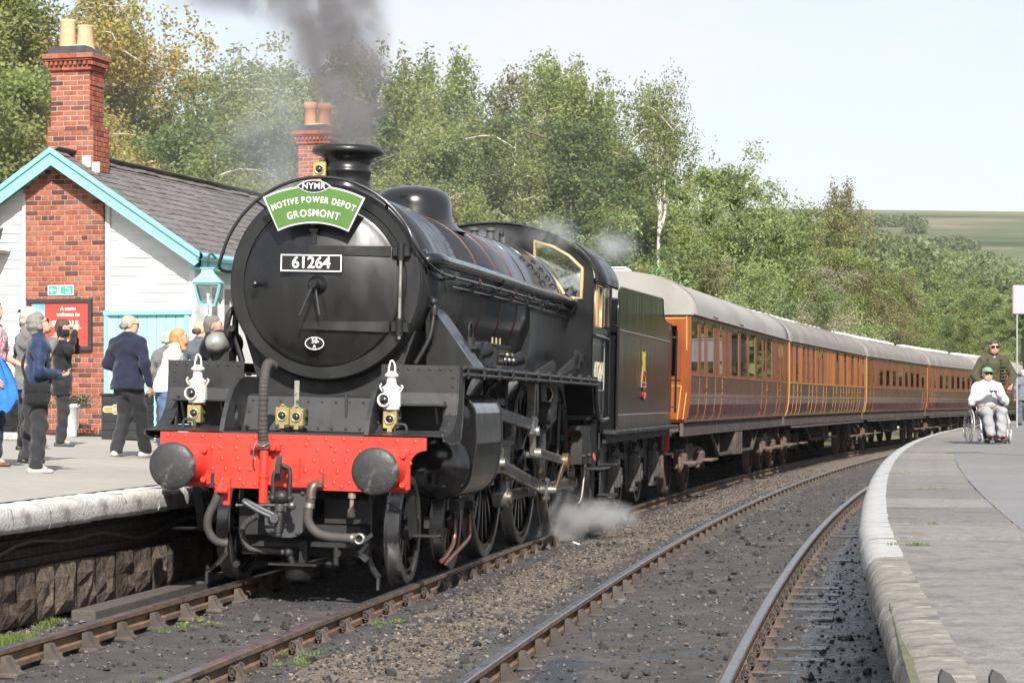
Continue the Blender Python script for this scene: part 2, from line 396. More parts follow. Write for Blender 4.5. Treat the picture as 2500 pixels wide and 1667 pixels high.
# loose stones
def stones(name, n, s0, s1, d0, d1, r0, r1, mats, keep=None, parent=None, zoff=0.0, power=1.6):
    s = s0+(s1-s0)*RNG.random(n)**power; d = d0+(d1-d0)*RNG.random(n)
    if keep is not None: k = keep(s, d); s = s[k]; d = d[k]; n = len(s)
    X, Y = TPn(s, d); Z = bed_z(s, d)
    base = np.array([(1, 0, 0), (-1, 0, 0), (0, 1, 0), (0, -1, 0), (0, 0, 1), (0, 0, -1)], float)
    fc = np.array([(0, 2, 4), (2, 1, 4), (1, 3, 4), (3, 0, 4), (2, 0, 5), (1, 2, 5), (3, 1, 5), (0, 3, 5)])
    q = RNG.normal(size=(n, 4)); q /= np.linalg.norm(q, axis=1)[:, None]; w, x, y, z = q.T
    Rm = np.stack([np.stack([1-2*(y*y+z*z), 2*(x*y-z*w), 2*(x*z+y*w)], -1), np.stack([2*(x*y+z*w), 1-2*(x*x+z*z), 2*(y*z-x*w)], -1), np.stack([2*(x*z-y*w), 2*(y*z+x*w), 1-2*(x*x+y*y)], -1)], 1)
    r = r0+(r1-r0)*RNG.random(n)**2.2
    loc = base[None]*(0.65+.6*RNG.random((n, 6, 1)))*np.array([1, 1, .8]); V = np.einsum('nij,nkj->nki', Rm, loc)*r[:, None, None]
    V[:, :, 2] *= .8
    V += np.stack([X, Y, Z+r*.35+zoff], -1)[:, None]
    Fv = (np.arange(n)[:, None, None]*6+fc[None]).reshape(-1, 3)
    mi = np.repeat(RNG.integers(0, len(mats), n), 8)
    return link(name, np_mesh(name, V.reshape(-1, 3), Fv, mats, mi), parent)
o = stones('ballast', 26000, -10, 45, 1.0, 2.2, .006, .022, [m_stone_a, m_stone_a, m_stone_b, m_stone_c], lambda s, d: RNG.random(len(s)) < np.clip(1.3-abs(d-1.62)/.55, .1, 1)); tag(o, 'loose brown and grey ballast stones between the two tracks', 'ballast', kind='stuff')
o = stones('cinders', 22000, -10, 40, -1.6, 4.9, .006, .026, [m_stone_b, m_stone_c, m_stone_c, m_stone_a]); tag(o, 'scattered dark cinders and small stones over the track bed', 'cinders', kind='stuff')
o = stones('coal_lumps', 700, -9, 30, -1.5, 4.9, .02, .06, [m_stone_c, m_stone_c, m_stone_b]); tag(o, 'larger dark lumps of coal and clinker on the track bed', 'coal', kind='stuff')
o = stones('wall_foot_rubble', 3500, -9, 8, -1.6, -.95, .008, .034, [m_stone_a, m_stone_b], None, None, 0, 1.2); tag(o, 'rubble stones along the foot of the left platform wall', 'rubble', kind='stuff')
# rails
prof = [(-.036, -.006), (-.028, 0), (.028, 0), (.036, -.006), (.036, -.036), (.010, -.052), (.010, -.098), (.034, -.112), (.034, -.145), (-.034, -.145), (-.034, -.112), (-.010, -.098), (-.010, -.052), (-.036, -.036)]
def rail(dc, s0, s1, zf, parent):
    ss = ssteps(s0, s1, .8, 1.02, 4.0); n = len(prof); mb = MB(); vs = []
    for s in ss:
        for (x, z) in prof: p = TP(s, dc+x); vs.append((p.x, p.y, z+zf))
    for i in range(len(ss)-1):
        for k in range(n):
            k2 = (k+1) % n; mb_i = 0 if k in (0, 1, 2) else 1
            mb.f.append((i*n+k, i*n+k2, (i+1)*n+k2, (i+1)*n+k)); mb.m.append(mb_i); mb.sm.append(False)
    mb.v = vs
    mb.add([vs[k] for k in range(n)], [tuple(range(n))], 1)
    return mb.build('rail', [m_railtop, m_railside], parent)
# chair prototype (local x across the rail, y along it, origin at the rail head)
cb = MB(); cb.box((0, 0, -.165), (.37, .19, .04), bv=.012)
for sg in (-1, 1):
    pr = [(sg*.045, -.15), (sg*.17, -.15), (sg*.13, -.115), (sg*(.092 if sg > 0 else .078), -.03), (sg*.045 if sg < 0 else .07, -.025)]
    for y0, y1 in ((-.075, -.035), (.035, .075)): cb.prism(pr, y0, y1)
    cb.prism([(p[0]*(.9 if abs(p[0]) > .1 else 1), p[1]) for p in pr], -.04, .04)
cb.cyl((.13, .065, -.145), (.13, .065, -.105), .02, n=8); cb.cyl((-.13, -.065, -.145), (-.13, -.065, -.105), .02, n=8)
for i_, v_ in enumerate(cb.v): cb.v[i_] = (v_[0]*.86, v_[1]*.9, v_[2] if v_[2] < -.12 else v_[2]*.8-.024)
cm = cb.mesh('chair', [m_chair])
kb = MB()
kb.tube([(.045+.022+.023*math.cos(t), 0, -.075+.036*math.sin(t)) for t in [R_(20+i*32) for i in range(11)]], .0085, 5)
kb2 = MB()
for yy in (-.11, .11):
    kb2.tube([(.068+.021*math.cos(t), yy, -.075+.034*math.sin(t)) for t in [R_(20+i*40) for i in range(9)]], .009, 5)
kb2.cyl((.068, -.11, -.075), (.068, .11, -.075), .017, n=6)
km = kb2.mesh('key', [m_key])
sb = MB(); sb.box((0, 0, 0), (2.55, .25, .12), bv=.012); slm = sb.mesh('sleeper', [m_sleeper]); slm2 = slm.copy(); slm2.materials.clear(); slm2.materials.append(m_sleeper_wet)
def track(name, dc, cant, s0, s1, s_chair, wet):
    t = empty(name, TP(0, dc)); tag(t, kind='structure')
    inv = Matrix.Translation(-TP(0, dc))
    for sg in (-1, 1):
        zf = cant_z(sg*.75) if cant else 0.0
        r = rail(dc+sg*.75, s0, s1, zf, t); r.data.transform(inv)
    s = s0+.3; k = 0
    while s < s_chair:
        p = TP(s, dc)-TP(0, dc); near = s < 34
        so_ = link('sleeper', slm2 if (wet and -6 < s < 22) else slm, t, (p.x, p.y, -.185-.06+ (.028 if wet else .0)), (0, CANT if cant else 0, -TPHI(s)))
        for sg in (-1, 1):
            c = link('chair', cm, so_, (sg*.75, 0, .245-(.028 if wet else 0)+.0), (0, 0, 0 if sg > 0 else math.pi))
            if near: c2 = link('key', km, so_, (sg*.75, 0, .245-(.028 if wet else 0)), (0, 0, 0 if sg > 0 else math.pi))
        s += .82+random.uniform(-.02, .02); k += 1
    return t
tr1 = track('railway_track', 0.0, True, -13, 160, 20, False)
tr2 = track('railway_track', 3.21, False, -13, 160, 62, True)
# fishplate joint on the near rail
fb = MB(); p = TP(-3.35, .805); 
fb.box((0, 0, -.075), (.028, .48, .07), bv=.008)
for yy in (-.17, -.06, .06, .17): fb.cyl((.01, yy, -.075), (.045, yy, -.075), .018, n=6)
f = fb.build('fishplate', m_chair, tr1, TP(-3.35, .79)-TP(0, 0), (0, 0, -TPHI(-3.35)))
# ---------------------------------------------------------------- left platform
m_asph = mat('platform_asphalt', (.335, .312, .275), .93, var=.10, vscale=9, c2=(.375, .35, .305), c2_lo=.45, c2_hi=.7, c2scale=.35, bump=.5, bscale=160, bdist=.006, spec=.2, c3=(.29, .27, .24), c3_lo=.54, c3_hi=.75, c3scale=.5)
m_cop = mat('painted_coping', (.52, .505, .475), .85, var=.18, vscale=6, c2=(.24, .215, .185), c2_lo=.53, c2_hi=.66, c2scale=3.2, bump=.9, bscale=28, bdist=.02, spec=.2, objrand=.06, c3=(.12, .105, .09), c3_lo=.66, c3_hi=.75, c3scale=5)
m_wst = mat('wall_stone', (.125, .098, .076), .92, var=.5, vscale=7, c2=(.045, .037, .031), c2_lo=.46, c2_hi=.66, c2scale=3, bump=1.0, bscale=22, bdist=.04, spec=.15, objrand=.3)
m_wdk = mat('wall_brick_shaded', (.055, .043, .037), .92, var=.5, vscale=9, bump=1.0, bscale=25, bdist=.03, spec=.15, c2=(.12, .10, .085), c2_lo=.6, c2_hi=.75, c2scale=6)  # dark tone carries the shadow under the platform copings
LZ = .82
def lplat_z(S, Dd): return LZ+np.clip((-1.5-Dd)*.031, 0, .25)+.01*(fbm(S*.5, Dd*.5, 3, 2)-.5)
lp = strip('platform_left', ssteps(-14, 75, .5, 1.02, 2.0), [-1.80]+list(-np.arange(2.1, 22, .7)), lplat_z, m_asph); tag(lp, kind='structure')
def rough_block(sx, sy, sz, n, amp, seed, face='x'):
    """a stone block with an uneven, quarry-faced front (towards +x)"""
    rr = np.random.default_rng(seed); mb = MB(); ny = nz = n; G = {}
    vs = []
    for j in range(ny+1):
        for k in range(nz+1):
            e = (j in (0, ny)) or (k in (0, nz)); G[j, k] = len(vs)
            vs.append((sx/2+(-.012 if e else amp*rr.uniform(-.2, 1)), -sy/2+sy*j/ny+(0 if j in (0, ny) else rr.uniform(-.1, .1)*sy/ny), -sz/2+sz*k/nz+(0 if k in (0, nz) else rr.uniform(-.1, .1)*sz/nz)))
    fs = [(G[j, k], G[j+1, k], G[j+1, k+1], G[j, k+1]) for j in range(ny) for k in range(nz)]
    mb.add(vs, fs, 0, False); mb.box((-.02, 0, 0), (sx-.04, sy-.004, sz-.004))
    return mb
wall_meshes = [rough_block(.30, .46, .40, 4, .055, 50+i).mesh('wall_stone', [m_wst]) for i in range(6)]
s = -13.5; k = 0
while s < 9.0:
    L = random.uniform(.40, .56); p = TP(s+L/2, -1.70); o = link('wall_stone', wall_meshes[k % 6], lp, (p.x, p.y, .115+random.uniform(-.012, .012)), (0, 0, -TPHI(s)), (1, (L-.018)/.46, 1)); s += L; k += 1
bk = MB(); bk.box((0, 0, 0), (.16, .235, .07), bv=.006); bkm = bk.mesh('wall_brick', [m_wdk])
for row in range(4):
    s = -8+(row % 2)*.12
    while s < 8.5:
        p = TP(s, -1.70); link('wall_brick', bkm, lp, (p.x, p.y, .365+row*.078), (0, 0, -TPHI(s)), (1, 1, 1)); s += .245
bkw = MB(); ss = list(np.arange(-14, 75, 1.5)); vs = []
strip('wall_backing', ss, [-1.68, -1.6801], lambda S, Dd: np.where(Dd > -1.68005, -.35, .70), m_wdk, None, lp)
def coping(L, seed):
    rr = np.random.default_rng(seed); prof2 = [(-.36, -.09), (.0, -.10), (.015, -.06), (.018, .03), (.0, .075), (-.035, .09), (-.36, .09)]
    mb = MB(); n = 7; vs = []; m = len(prof2)
    for i in range(n+1):
        for (x, z) in prof2: vs.append((x+(rr.uniform(-.007, .007) if x > -.3 else 0), -L/2+L*i/n, z+rr.uniform(-.005, .004)))
    for i in range(n):
        for k in range(m): mb.f.append((i*m+k, i*m+(k+1) % m, (i+1)*m+(k+1) % m, (i+1)*m+k)); mb.m.append(0); mb.sm.append(0 < k < 5)
    mb.v = vs; mb.add([vs[k] for k in range(m)], [tuple(range(m))], 0); mb.add(vs[-m:], [tuple(range(m))], 0)
    return mb
cop_ms = []
for i in range(5):
    mb = coping(.9, 70+i); me = mb.mesh('coping_stone', [m_cop]); bm = bmesh.new(); bm.from_mesh(me); bmesh.ops.recalc_face_normals(bm, faces=bm.faces[:]); bm.to_mesh(me); bm.free(); cop_ms.append(me)
s = -13.0; k = 0
while s < 62:
    L = random.uniform(.78, 1.05); p = TP(s+L/2, -1.44); link('coping_stone', cop_ms[k % 5], lp, (p.x, p.y, LZ-.088+random.uniform(-.004, .004)), (0, 0, -TPHI(s+L/2)), (1, (L-.008)/.9, 1)); s += L; k += 1
cb2 = MB(); cb2.tube([TP(s_, -1.535, .47+.05*math.sin(s_*1.3)+.03*math.sin(s_*3.1)+.02*s_*.3) for s_ in np.arange(-7, 6.5, .35)], .014, 6); cbo = cb2.build('cable', mat('black_cable', (.05, .04, .036), .6)); tag(cbo, 'dark cable sagging along the left platform wall', 'cable')
tb = MB(); tb.box((0, 0, 0), (.20, 6.0, .10), bv=.012); o = tb.build('timber_baulk', mat('weathered_timber', (.085, .073, .062), .9, var=.35, vscale=6, stretch=(6, 1, 6), bump=.4, bscale=40), None, TP(4.2, -1.30, -.075), (0, 0, -TPHI(4.2)+.005)); tag(o, 'weathered timber baulk lying at the foot of the platform wall', 'timber')
# ---------------------------------------------------------------- right platform
RZ = .85
m_flag = mat('flagstone', (.225, .210, .192), .93, var=.26, vscale=14.0, c2=(.165, .155, .145), c2_lo=.48, c2_hi=.64, c2scale=2.4, bump=1.0, bscale=55, bdist=.012, spec=.15, stretch=(1.3, 1.0, 1), c3=(.29, .268, .23), c3_lo=.60, c3_hi=.70, c3scale=8, objrand=.16, detail=8.0)
m_wht = mat('white_edge_paint', (.38, .375, .36), .85, var=.2, vscale=9, bump=.8, bscale=50, bdist=.010, c2=(.25, .24, .22), c2_lo=.52, c2_hi=.66, c2scale=4, detail=8.0)
m_asph2 = mat('platform_tarmac', (.195, .192, .192), .94, var=.14, vscale=6, c2=(.225, .22, .215), c2_lo=.45, c2_hi=.7, c2scale=.5, bump=.4, bscale=170, bdist=.005, spec=.2)
m_nose = mat('worn_coping_edge', (.235, .213, .18), .92, var=.35, vscale=12, c2=(.115, .107, .096), c2_lo=.5, c2_hi=.62, c2scale=4, bump=1.0, bscale=45, bdist=.012, c3=(.34, .315, .265), c3_lo=.58, c3_hi=.66, c3scale=6, detail=8.0)
m_joint = mat('mossy_joint', (.10, .10, .05), .95, var=.4, vscale=8)
rp_ = strip('platform_right', ssteps(-11.4, 150, .6, 1.02, 3), [5.66]+list(np.arange(6.2, 24, 1.2)), lambda S, Dd: RZ+.004+np.clip((Dd-5.7)*.012, 0, .06)+.006*(fbm(S*.4, Dd*.4, 3, 8)-.5), m_asph2); tag(rp_, kind='structure')
strip('edge_wall', list(np.arange(-11.4, 150, 1.5)), [4.95, 4.9501], lambda S, Dd: np.where(Dd < 4.95005, -.4, .72), m_wdk, None, rp_)
strip('slab_bed', list(np.arange(-11.4, 150, 1.5)), [4.82, 5.70], lambda S, Dd: RZ-.012+0*S, m_joint, None, rp_)
def slab_mesh(L, white):
    prof2 = [(4.80, RZ-.17), (4.735, RZ-.155), (4.715, RZ-.11), (4.715, RZ-.075), (4.728, RZ-.035), (4.76, RZ-.008), (4.81, RZ), (4.90, RZ), (5.0, RZ), (5.35, RZ), (5.69, RZ), (5.69, RZ-.03)]
    return prof2
s = s_at_Y(6.2, 4.7); k = 0; joints = [7.33, 9.09, 11.97, 13.6, 15.4]; bounds = [s]+[s_at_Y(y, 4.9) for y in joints]
while bounds[-1] < 125: bounds.append(bounds[-1]+random.uniform(1.3, 2.3))
rr = np.random.default_rng(5)
for i in range(len(bounds)-1):
    a, b = bounds[i]+.016, bounds[i+1]-.016; prof2 = slab_mesh(0, 0); m = len(prof2); n = max(2, int((b-a)/.25)) if a < 30 else 3; mb = MB(); org = TP(a, 5.2)
    white = a > s_at_Y(11.9, 4.9)-.1; dz = rr.uniform(-.004, .004)
    for j in range(n+1):
        s_ = a+(b-a)*j/n
        for q, (d_, z_) in enumerate(prof2):
            jit = rr.uniform(-.004, .004) if 1 < q < 8 else 0
            p = TP(s_, d_+jit+(.10*max(0, min(1, (-2-s_)/9)) if q < 9 else 0)); e = .006 if (j in (0, n) and q > 3) else 0; mb.v.append((p.x-org.x, p.y-org.y, z_-e+dz+rr.uniform(-.0015, .0015)))
    for j in range(n):
        for q in range(m-1): mb.f.append((j*m+q, (j+1)*m+q, (j+1)*m+q+1, j*m+q+1)); mb.m.append(1 if (white and q < 7) else 2 if q < 7 else 0); mb.sm.append(q < 7)
    mb.add(mb.v[:m], [tuple(range(m))], 0); mb.add(mb.v[(n)*m:(n+1)*m], [tuple(range(m))], 0)
    mb.build('coping_slab', [m_flag, m_wht, m_nose], rp_, (org.x, org.y, 0))
# moss and grass tufts
def tufts(name, pts, n, h, spread, m):
    V = []; F = []
    for (x, y, z, sc) in pts:
        k = int(n*sc); a = RNG.random(k)*6.283; r = spread*sc*np.sqrt(RNG.random(k)); bx = x+r*np.cos(a)*1.4; by = y+r*np.sin(a)*1.4
        hh = h*sc*(.4+.8*RNG.random(k)); t = RNG.random(k)*6.283; w = .003+.003*RNG.random(k); lx = RNG.normal(0, .35, k)*hh; ly = RNG.normal(0, .35, k)*hh
        b = len(V)//1
        P = np.stack([np.stack([bx-w*np.cos(t), by-w*np.sin(t), np.full(k, z)], -1), np.stack([bx+w*np.cos(t), by+w*np.sin(t), np.full(k, z)], -1), np.stack([bx+lx, by+ly, z+hh], -1)], 1)
        V.append(P.reshape(-1, 3))
    V = np.concatenate(V); F = np.arange(len(V)).reshape(-1, 3)
    return link(name, np_mesh(name, V, F, m))
m_grass = mat('grass', (.13, .19, .04), .8, var=.3, vscale=4, island=.35, trans=.3)
pts = []
for (sc_, dc_, k, z0, sz) in [(-4.5, -1.35, 26, -.10, 1.0), (-.6, -1.3, 16, -.1, 1.0), (-6.5, -1.3, 20, -.1, .8), (-3.0, .3, 10, -.13, .5), (1.0, -.35, 14, -.13, .5), (-5, .1, 12, -.13, .5), (-1.4, .95, 10, -.13, .6), (1.5, 1.0, 8, -.13, .6), (-4.2, -.6, 8, -.13, .7), (1.2, -1.5, 12, -.1, .8)]:
    for _ in range(k):
        p = TP(sc_+RNG.normal(0, .45), dc_+RNG.normal(0, .09)); pts.append((p.x, p.y, z0, sz*RNG.uniform(.5, 1.1)))
for (Y, d_) in [(12.9, 4.98), (15.0, 5.2), (25.5, 5.05), (21, 5.3)]:
    s_ = s_at_Y(Y, d_)
    for _ in range(5): p = TP(s_+RNG.normal(0, .02), d_+RNG.normal(0, .07)); pts.append((p.x, p.y, RZ-.01, .45))
o = tufts('grass_tufts', pts, 60, .055, .07, m_grass); tag(o, 'small tufts of moss and grass on the track bed and coping', 'grass', kind='stuff')
# litter
lb = MB(); lb.box((0, 0, 0), (.09, .07, .025), bv=.01); o = lb.build('litter', mat('litter_white', (.6, .6, .58), .6), None, TP(s_at_Y(29.5, 1.1), 1.15, -.10), (.2, .3, .5)); tag(o, 'crumpled white scrap of litter on the ballast beside the tender', 'litter')
# ================================================================== station building
m_white = mat('white_boards', (.72, .72, .70), .6, var=.07, vscale=3, bump=.2, bscale=30, bdist=.004, c2=(.56, .54, .49), c2_lo=.58, c2_hi=.8, c2scale=2.2, objrand=.05, stretch=(.5, 1, 2))
m_aqua = mat('aqua_paint', (.23, .56, .59), .5, var=.07, vscale=4, bump=.1, bscale=40)
m_aqua_d = mat('aqua_door_paint', (.30, .60, .62), .5, var=.08, vscale=2.5, bump=.15, bscale=30, bdist=.004)
m_mortar = mat('mortar', (.36, .315, .26), .95, var=.2, vscale=12, bump=.4, bscale=80)
m_slate_base = mat('roof_underlay', (.10, .095, .095), .9, var=.2)
m_slate = mat('slate', (.135, .118, .112), .62, var=.2, vscale=3, objrand=.22, island=.12, bump=.2, bscale=30, bdist=.004, c2=(.19, .165, .145), c2_lo=.55, c2_hi=.75, c2scale=1.6)
m_ridge = mat('ridge_tile', (.17, .155, .14), .85, var=.3, vscale=5, objrand=.2, bump=.4, bscale=30, c2=(.32, .29, .24), c2_lo=.6, c2_hi=.75, c2scale=5)
def brick_mat(name, src):
    m = bpy.data.materials.new(name); m.use_nodes = True; t = m.node_tree; bs = t.nodes['Principled BSDF']; L = t.links.new
    bs.inputs['Roughness'].default_value = .9; bs.inputs['Specular IOR Level'].default_value = .2
    g = _n(t, 'ShaderNodeObjectInfo') if src == 'obj' else _n(t, 'ShaderNodeNewGeometry')
    rp = _n(t, 'ShaderNodeValToRGB'); e = rp.color_ramp.elements
    cols = [(0, (.085, .042, .038)), (.10, (.14, .054, .043)), (.22, (.25, .080, .052)), (.5, (.31, .094, .060)), (.75, (.35, .118, .076)), (.90, (.31, .13, .092)), (1, (.16, .072, .058))]
    while len(e) < len(cols): e.new(.5)
    for q, (p, c) in zip(e, cols): q.position = p; q.color = (*c, 1)
    L(g.outputs['Random' if src == 'obj' else 'Random Per Island'], rp.inputs['Fac'])
    tcn = _n(t, 'ShaderNodeTexCoord'); n1 = _n(t, 'ShaderNodeTexNoise', Scale=11.0, Detail=5.0); L(tcn.outputs['Object'], n1.inputs['Vector'])
    mr = _n(t, 'ShaderNodeMapRange'); mr.inputs['From Min'].default_value = .3; mr.inputs['From Max'].default_value = .7; mr.inputs['To Min'].default_value = .75; mr.inputs['To Max'].default_value = 1.2; L(n1.outputs['Fac'], mr.inputs['Value'])
    vm = _n(t, 'ShaderNodeVectorMath', operation='SCALE'); L(rp.outputs[0], vm.inputs[0]); L(mr.outputs[0], vm.inputs['Scale']); L(vm.outputs[0], bs.inputs['Base Color'])
    n2 = _n(t, 'ShaderNodeTexNoise', Scale=60.0, Detail=4.0); L(tcn.outputs['Object'], n2.inputs['Vector']); bn = _n(t, 'ShaderNodeBump', Strength=.5, Distance=.006); L(n2.outputs['Fac'], bn.inputs['Height']); L(bn.outputs[0], bs.inputs['Normal'])
    return m
m_brick = brick_mat('brick', 'obj'); m_brick_i = brick_mat('brickwork', 'isl')
BX, BY, BYAW = -7.41, 40.5, R_(15)
BZ = 1.07
bld = empty('station_building', (BX, BY, BZ), (0, 0, -BYAW)); tag(bld, 'white weatherboarded station building with brick chimney breast and slate roof', 'building')
def bl(px, yl=0.0):    # local x of a photo column on the gable plane
    return (px-152)/148/.966
HW = 2.30; SL = .667; AP = 4.62
CH = .0834
def brick_box(mb, x0, x1, y0, y1, z0, z1, mi=0): mb.box(((x0+x1)/2, (y0+y1)/2, (z0+z1)/2), (x1-x0, y1-y0, z1-z0), bv=.006, mi=mi)
BRM = {}
def brick_part(x0, x1, y0, y1, z0, z1, parent):
    k = (round(x1-x0, 3), round(y1-y0, 3), round(z1-z0, 3))
    if k not in BRM: q = MB(); q.box((0, 0, 0), k, bv=.005); BRM[k] = q.mesh('brick', [m_brick])
    return link('brick', BRM[k], parent, ((x0+x1)/2, (y0+y1)/2+random.uniform(-.0025, .0025), (z0+z1)/2))
nb = 0
# chimney breast on the gable (English garden wall bond, some courses of headers)
PX0, PX1 = bl(65)+.0, bl(265)
restb = MB(); rows = int((AP-.1)/CH)
for r in range(rows):
    z0 = r*CH+.005; z1 = z0+CH-.010; lim = min(PX1, (AP-.12-z1)/SL); lim0 = max(PX0, -(AP-.12-z1)/SL)
    if lim-lim0 < .1: continue
    hd = (r % 4 == 2); w = .118 if hd else .238; x = PX0+(0 if r % 2 else -.5*w if not hd else -.06)
    poster = 1.33 < z0 < 2.2
    while x < PX1-.02:
        a, b = max(x, lim0, PX0)+.005, min(x+w, lim, PX1)-.005
        if b-a > .03:
            a_, b_ = round(a, 2), round(b, 2)
            if not poster and nb < 205: brick_part(a_, b_, -.135, -.03, z0, z1, bld); nb += 1
            else: brick_box(restb, a_, b_, -.135, -.03, z0, z1)
        x += w
mo = MB(); tp = []
pts = [(PX0+.004, 0), (PX1-.004, 0), (PX1-.004, AP-.1-SL*abs(PX1)), (0, AP-.1), (PX0+.004, AP-.1-SL*abs(PX0))]
mo.prism(pts, -.126, .02); 
# stacks
def stack(y0, x0, zb, scale, parts_ok, restb, mo):
    global nb
    segs = [(zb, 5.05, .82, .62), (5.05, 6.02, .71, .52)]
    def course(z, w, d, parts, hdr=False):
        global nb
        for side in range(4):
            Lw = w if side % 2 == 0 else d; n = max(1, round(Lw/(.118 if hdr else .238)*scale)); st = Lw/n; off = 0 if int(round(z/CH)) % 2 else st/2
            xs = [-Lw/2]+[-Lw/2+off+st*i for i in range(0 if off else 1, n+1)]+[Lw/2]; xs = sorted(set(round(v, 3) for v in xs if -Lw/2-1e-6 <= v <= Lw/2+1e-6))
            for a, b in zip(xs[:-1], xs[1:]):
                if b-a < .03: continue
                a_, b_ = a+.005, b-.005; zz = (z+.005, z+CH-.005)
                if side == 0: bb = (x0+a_, x0+b_, y0, y0+.1)
                elif side == 1: bb = (x0+w/2-.1, x0+w/2, y0+d/2+a_, y0+d/2+b_)
                elif side == 2: bb = (x0+a_, x0+b_, y0+d-.1, y0+d)
                else: bb = (x0-w/2, x0-w/2+.1, y0+d/2+a_, y0+d/2+b_)
                if side == 1: bb = (bb[0], bb[1]+.001, max(bb[2], y0+.105), bb[3])
                if bb[3]-bb[2] < .02: continue
                if parts and side < 2 and nb < 300: brick_part(*bb, *zz, bld); nb += 1
                else: brick_box(restb, *bb, *zz)
    z = zb
    while z < 6.0:
        w, d = (.84, .64) if z < 5.03 else (.72, .54)
        if 5.70 < z < 5.78: w += .03; d += .03
        y0_ = y0; course(z, w, d, parts_ok); z += CH
    mo.box((x0, y0+.31, (zb+5.05)/2), (.81, .61, 5.05-zb)); mo.box((x0, y0+.26, 5.6), (.69, .51, 1.2))
    # corbelled head with dentils
    for (zz, w, h) in [(6.02, .78, .075), (6.175, .86, .03), (6.21, .92, .082)]:
        q = 3 if h > .05 else 1
        for i in range(q*1):
            a = -w/2+w*i/q; restb.box((x0+a+w/q/2, y0+.26, zz+h/2), (w/q-.006, w-.16, h), bv=.005)
    for i in range(10):
        x = -.38+.76*i/9; restb.box((x0+x, y0+.26-.325, 6.13), (.045, .07, .06)); restb.box((x0+.40, y0-.05+.62*i/9, 6.13), (.07, .045, .06))
    restb.box((x0, y0+.26, 6.13), (.76, .60, .075))
    return
mo.build('mortar', m_mortar, bld)
for y_, z_, ok_ in ((.30, 4.1, True), (12.3, 3.9, False)): mo = MB(); stack(y_, 0.0, z_, 1, ok_, restb, mo); mo.build('mortar', m_mortar, bld)
o = restb.build('brickwork', m_brick_i, bld); o['kind'] = 'stuff'
m_pot1 = mat('buff_chimney_pot', (.52, .36, .21), .8, var=.15, vscale=4, c2=(.60, .47, .30), c2_lo=.45, c2_hi=.6, c2scale=3)
m_pot2 = mat('red_chimney_pot', (.47, .18, .09), .8, var=.15, vscale=4, c2=(.52, .27, .14), c2_lo=.45, c2_hi=.6, c2scale=3)
m_flau = mat('flaunching', (.42, .38, .31), .95, var=.25, vscale=14, bump=.8, bscale=30)
m_capd = mat('sooty_cap', (.06, .058, .058), .9, var=.4, vscale=8)
for (yy, mp_, hs, dz) in [(.30, m_pot1, (.47, .36), 0), (12.3, m_pot2, (.50, .47), 0)]:
    c = MB(); c.prism([(-.40, 6.29), (.40, 6.29), (.36, 6.36), (.30, 6.42), (-.30, 6.42), (-.36, 6.36)], yy-.06, yy+.58); c.build('chimney_cap', m_capd, bld)
    c = MB(); c.sphere((0, yy+.26, 6.40), .30, 14, 8, sc=(1.1, .9, .27)); c.build('flaunching', m_flau, bld)
    for xx, h in ((-.165, hs[0]), (.155, hs[1])):
        p = MB(); r = .135
        if yy < 1: p.lathe([(0, r*1.08), (.02, r*1.08), (h*.9, r*.93), (h*.94, r*1.0), (h, r*1.0), (h, r*.8), (h-.2, r*.75)], (xx, yy+.26, 6.43), (0, 0, 1), 20)
        else: p.lathe([(0, r), (h*.7, r), (h*.72, r*1.13), (h*.97, r*1.13), (h, r*1.05), (h, r*.85), (h-.2, r*.8)], (xx, yy+.26, 6.43), (0, 0, 1), 20)
        p.build('chimney_pot', mp_, bld)
# weatherboards either side of the breast
BP = .144
def board(x0, x1, z, capz):
    """one tapered weatherboard; its ends follow the roof slope"""
    zt = z+BP+.012
    def xe(zz, x): lim = (capz-zz)/SL; return max(-lim, min(lim, x))
    if abs(xe(z, x1)-xe(z, x0)) < .05: return None
    mb = MB(); A = []
    for (x, zz, y) in [(xe(z, x0), z, -.034), (xe(z, x1), z, -.034), (xe(zt, x1), zt, -.010), (xe(zt, x0), zt, -.010)]: A.append((x, y, zz))
    Bk = [(p[0], 0.004, p[2]) for p in A]
    mb.add(A+Bk, [(0, 1, 2, 3), (7, 6, 5, 4), (0, 4, 5, 1), (2, 6, 7, 3), (1, 5, 6, 2), (0, 3, 7, 4)])
    return mb.build('weatherboard', m_white, bld)
CAPZ = AP-.10
r = 0
while r*BP < 4.2:
    z = r*BP
    if z >= 1.98: board(PX1+.085, HW, z, CAPZ)
    board(-HW, PX0-.085, z, CAPZ); r += 1
t = MB(); zr = CAPZ-SL*(abs(PX1)+.04)
for (x_, h_, w_) in ((PX1+.043, zr, .08), (PX0-.043, zr, .08), (HW+.02, CAPZ-SL*HW-.06, .10), (-HW-.02, CAPZ-SL*HW-.06, .10)): t = MB(); t.box((x_, -.025, h_/2), (w_, .095, h_), bv=.005); t.build('corner_board', m_white, bld)
w = MB(); w.prism([(-HW, -.3), (HW, -.3), (HW, CAPZ-SL*HW), (0, CAPZ), (-HW, CAPZ-SL*HW)], .006, .12); w.box((HW-.06, 9, 1.3), (.12, 17.8, 3.2)); w.box((-HW+.06, 9, 1.3), (.12, 17.8, 3.2)); w.box((0, 17.9, 1.3), (4.5, .1, 3.2)); w.build('wall', m_white, bld)
# side wall windows
for k in range(4):
    y = 1.2+k*3.0; f = MB()
    for dz in (1.05, 1.75, 2.45): f.box((HW+.03, y, dz), (.07, 1.1, .07))
    for dy in (-.55, 0, .55): f.box((HW+.03, y+dy, 1.75), (.07, .07, 1.4))
    fo = f.build('window', m_white, bld); g = MB(); g.box((HW+.012, y, 1.75), (.01, 1.05, 1.36)); g.build('pane', glass_mat('window_glass', (.25, .3, .32), .03, .55), fo)
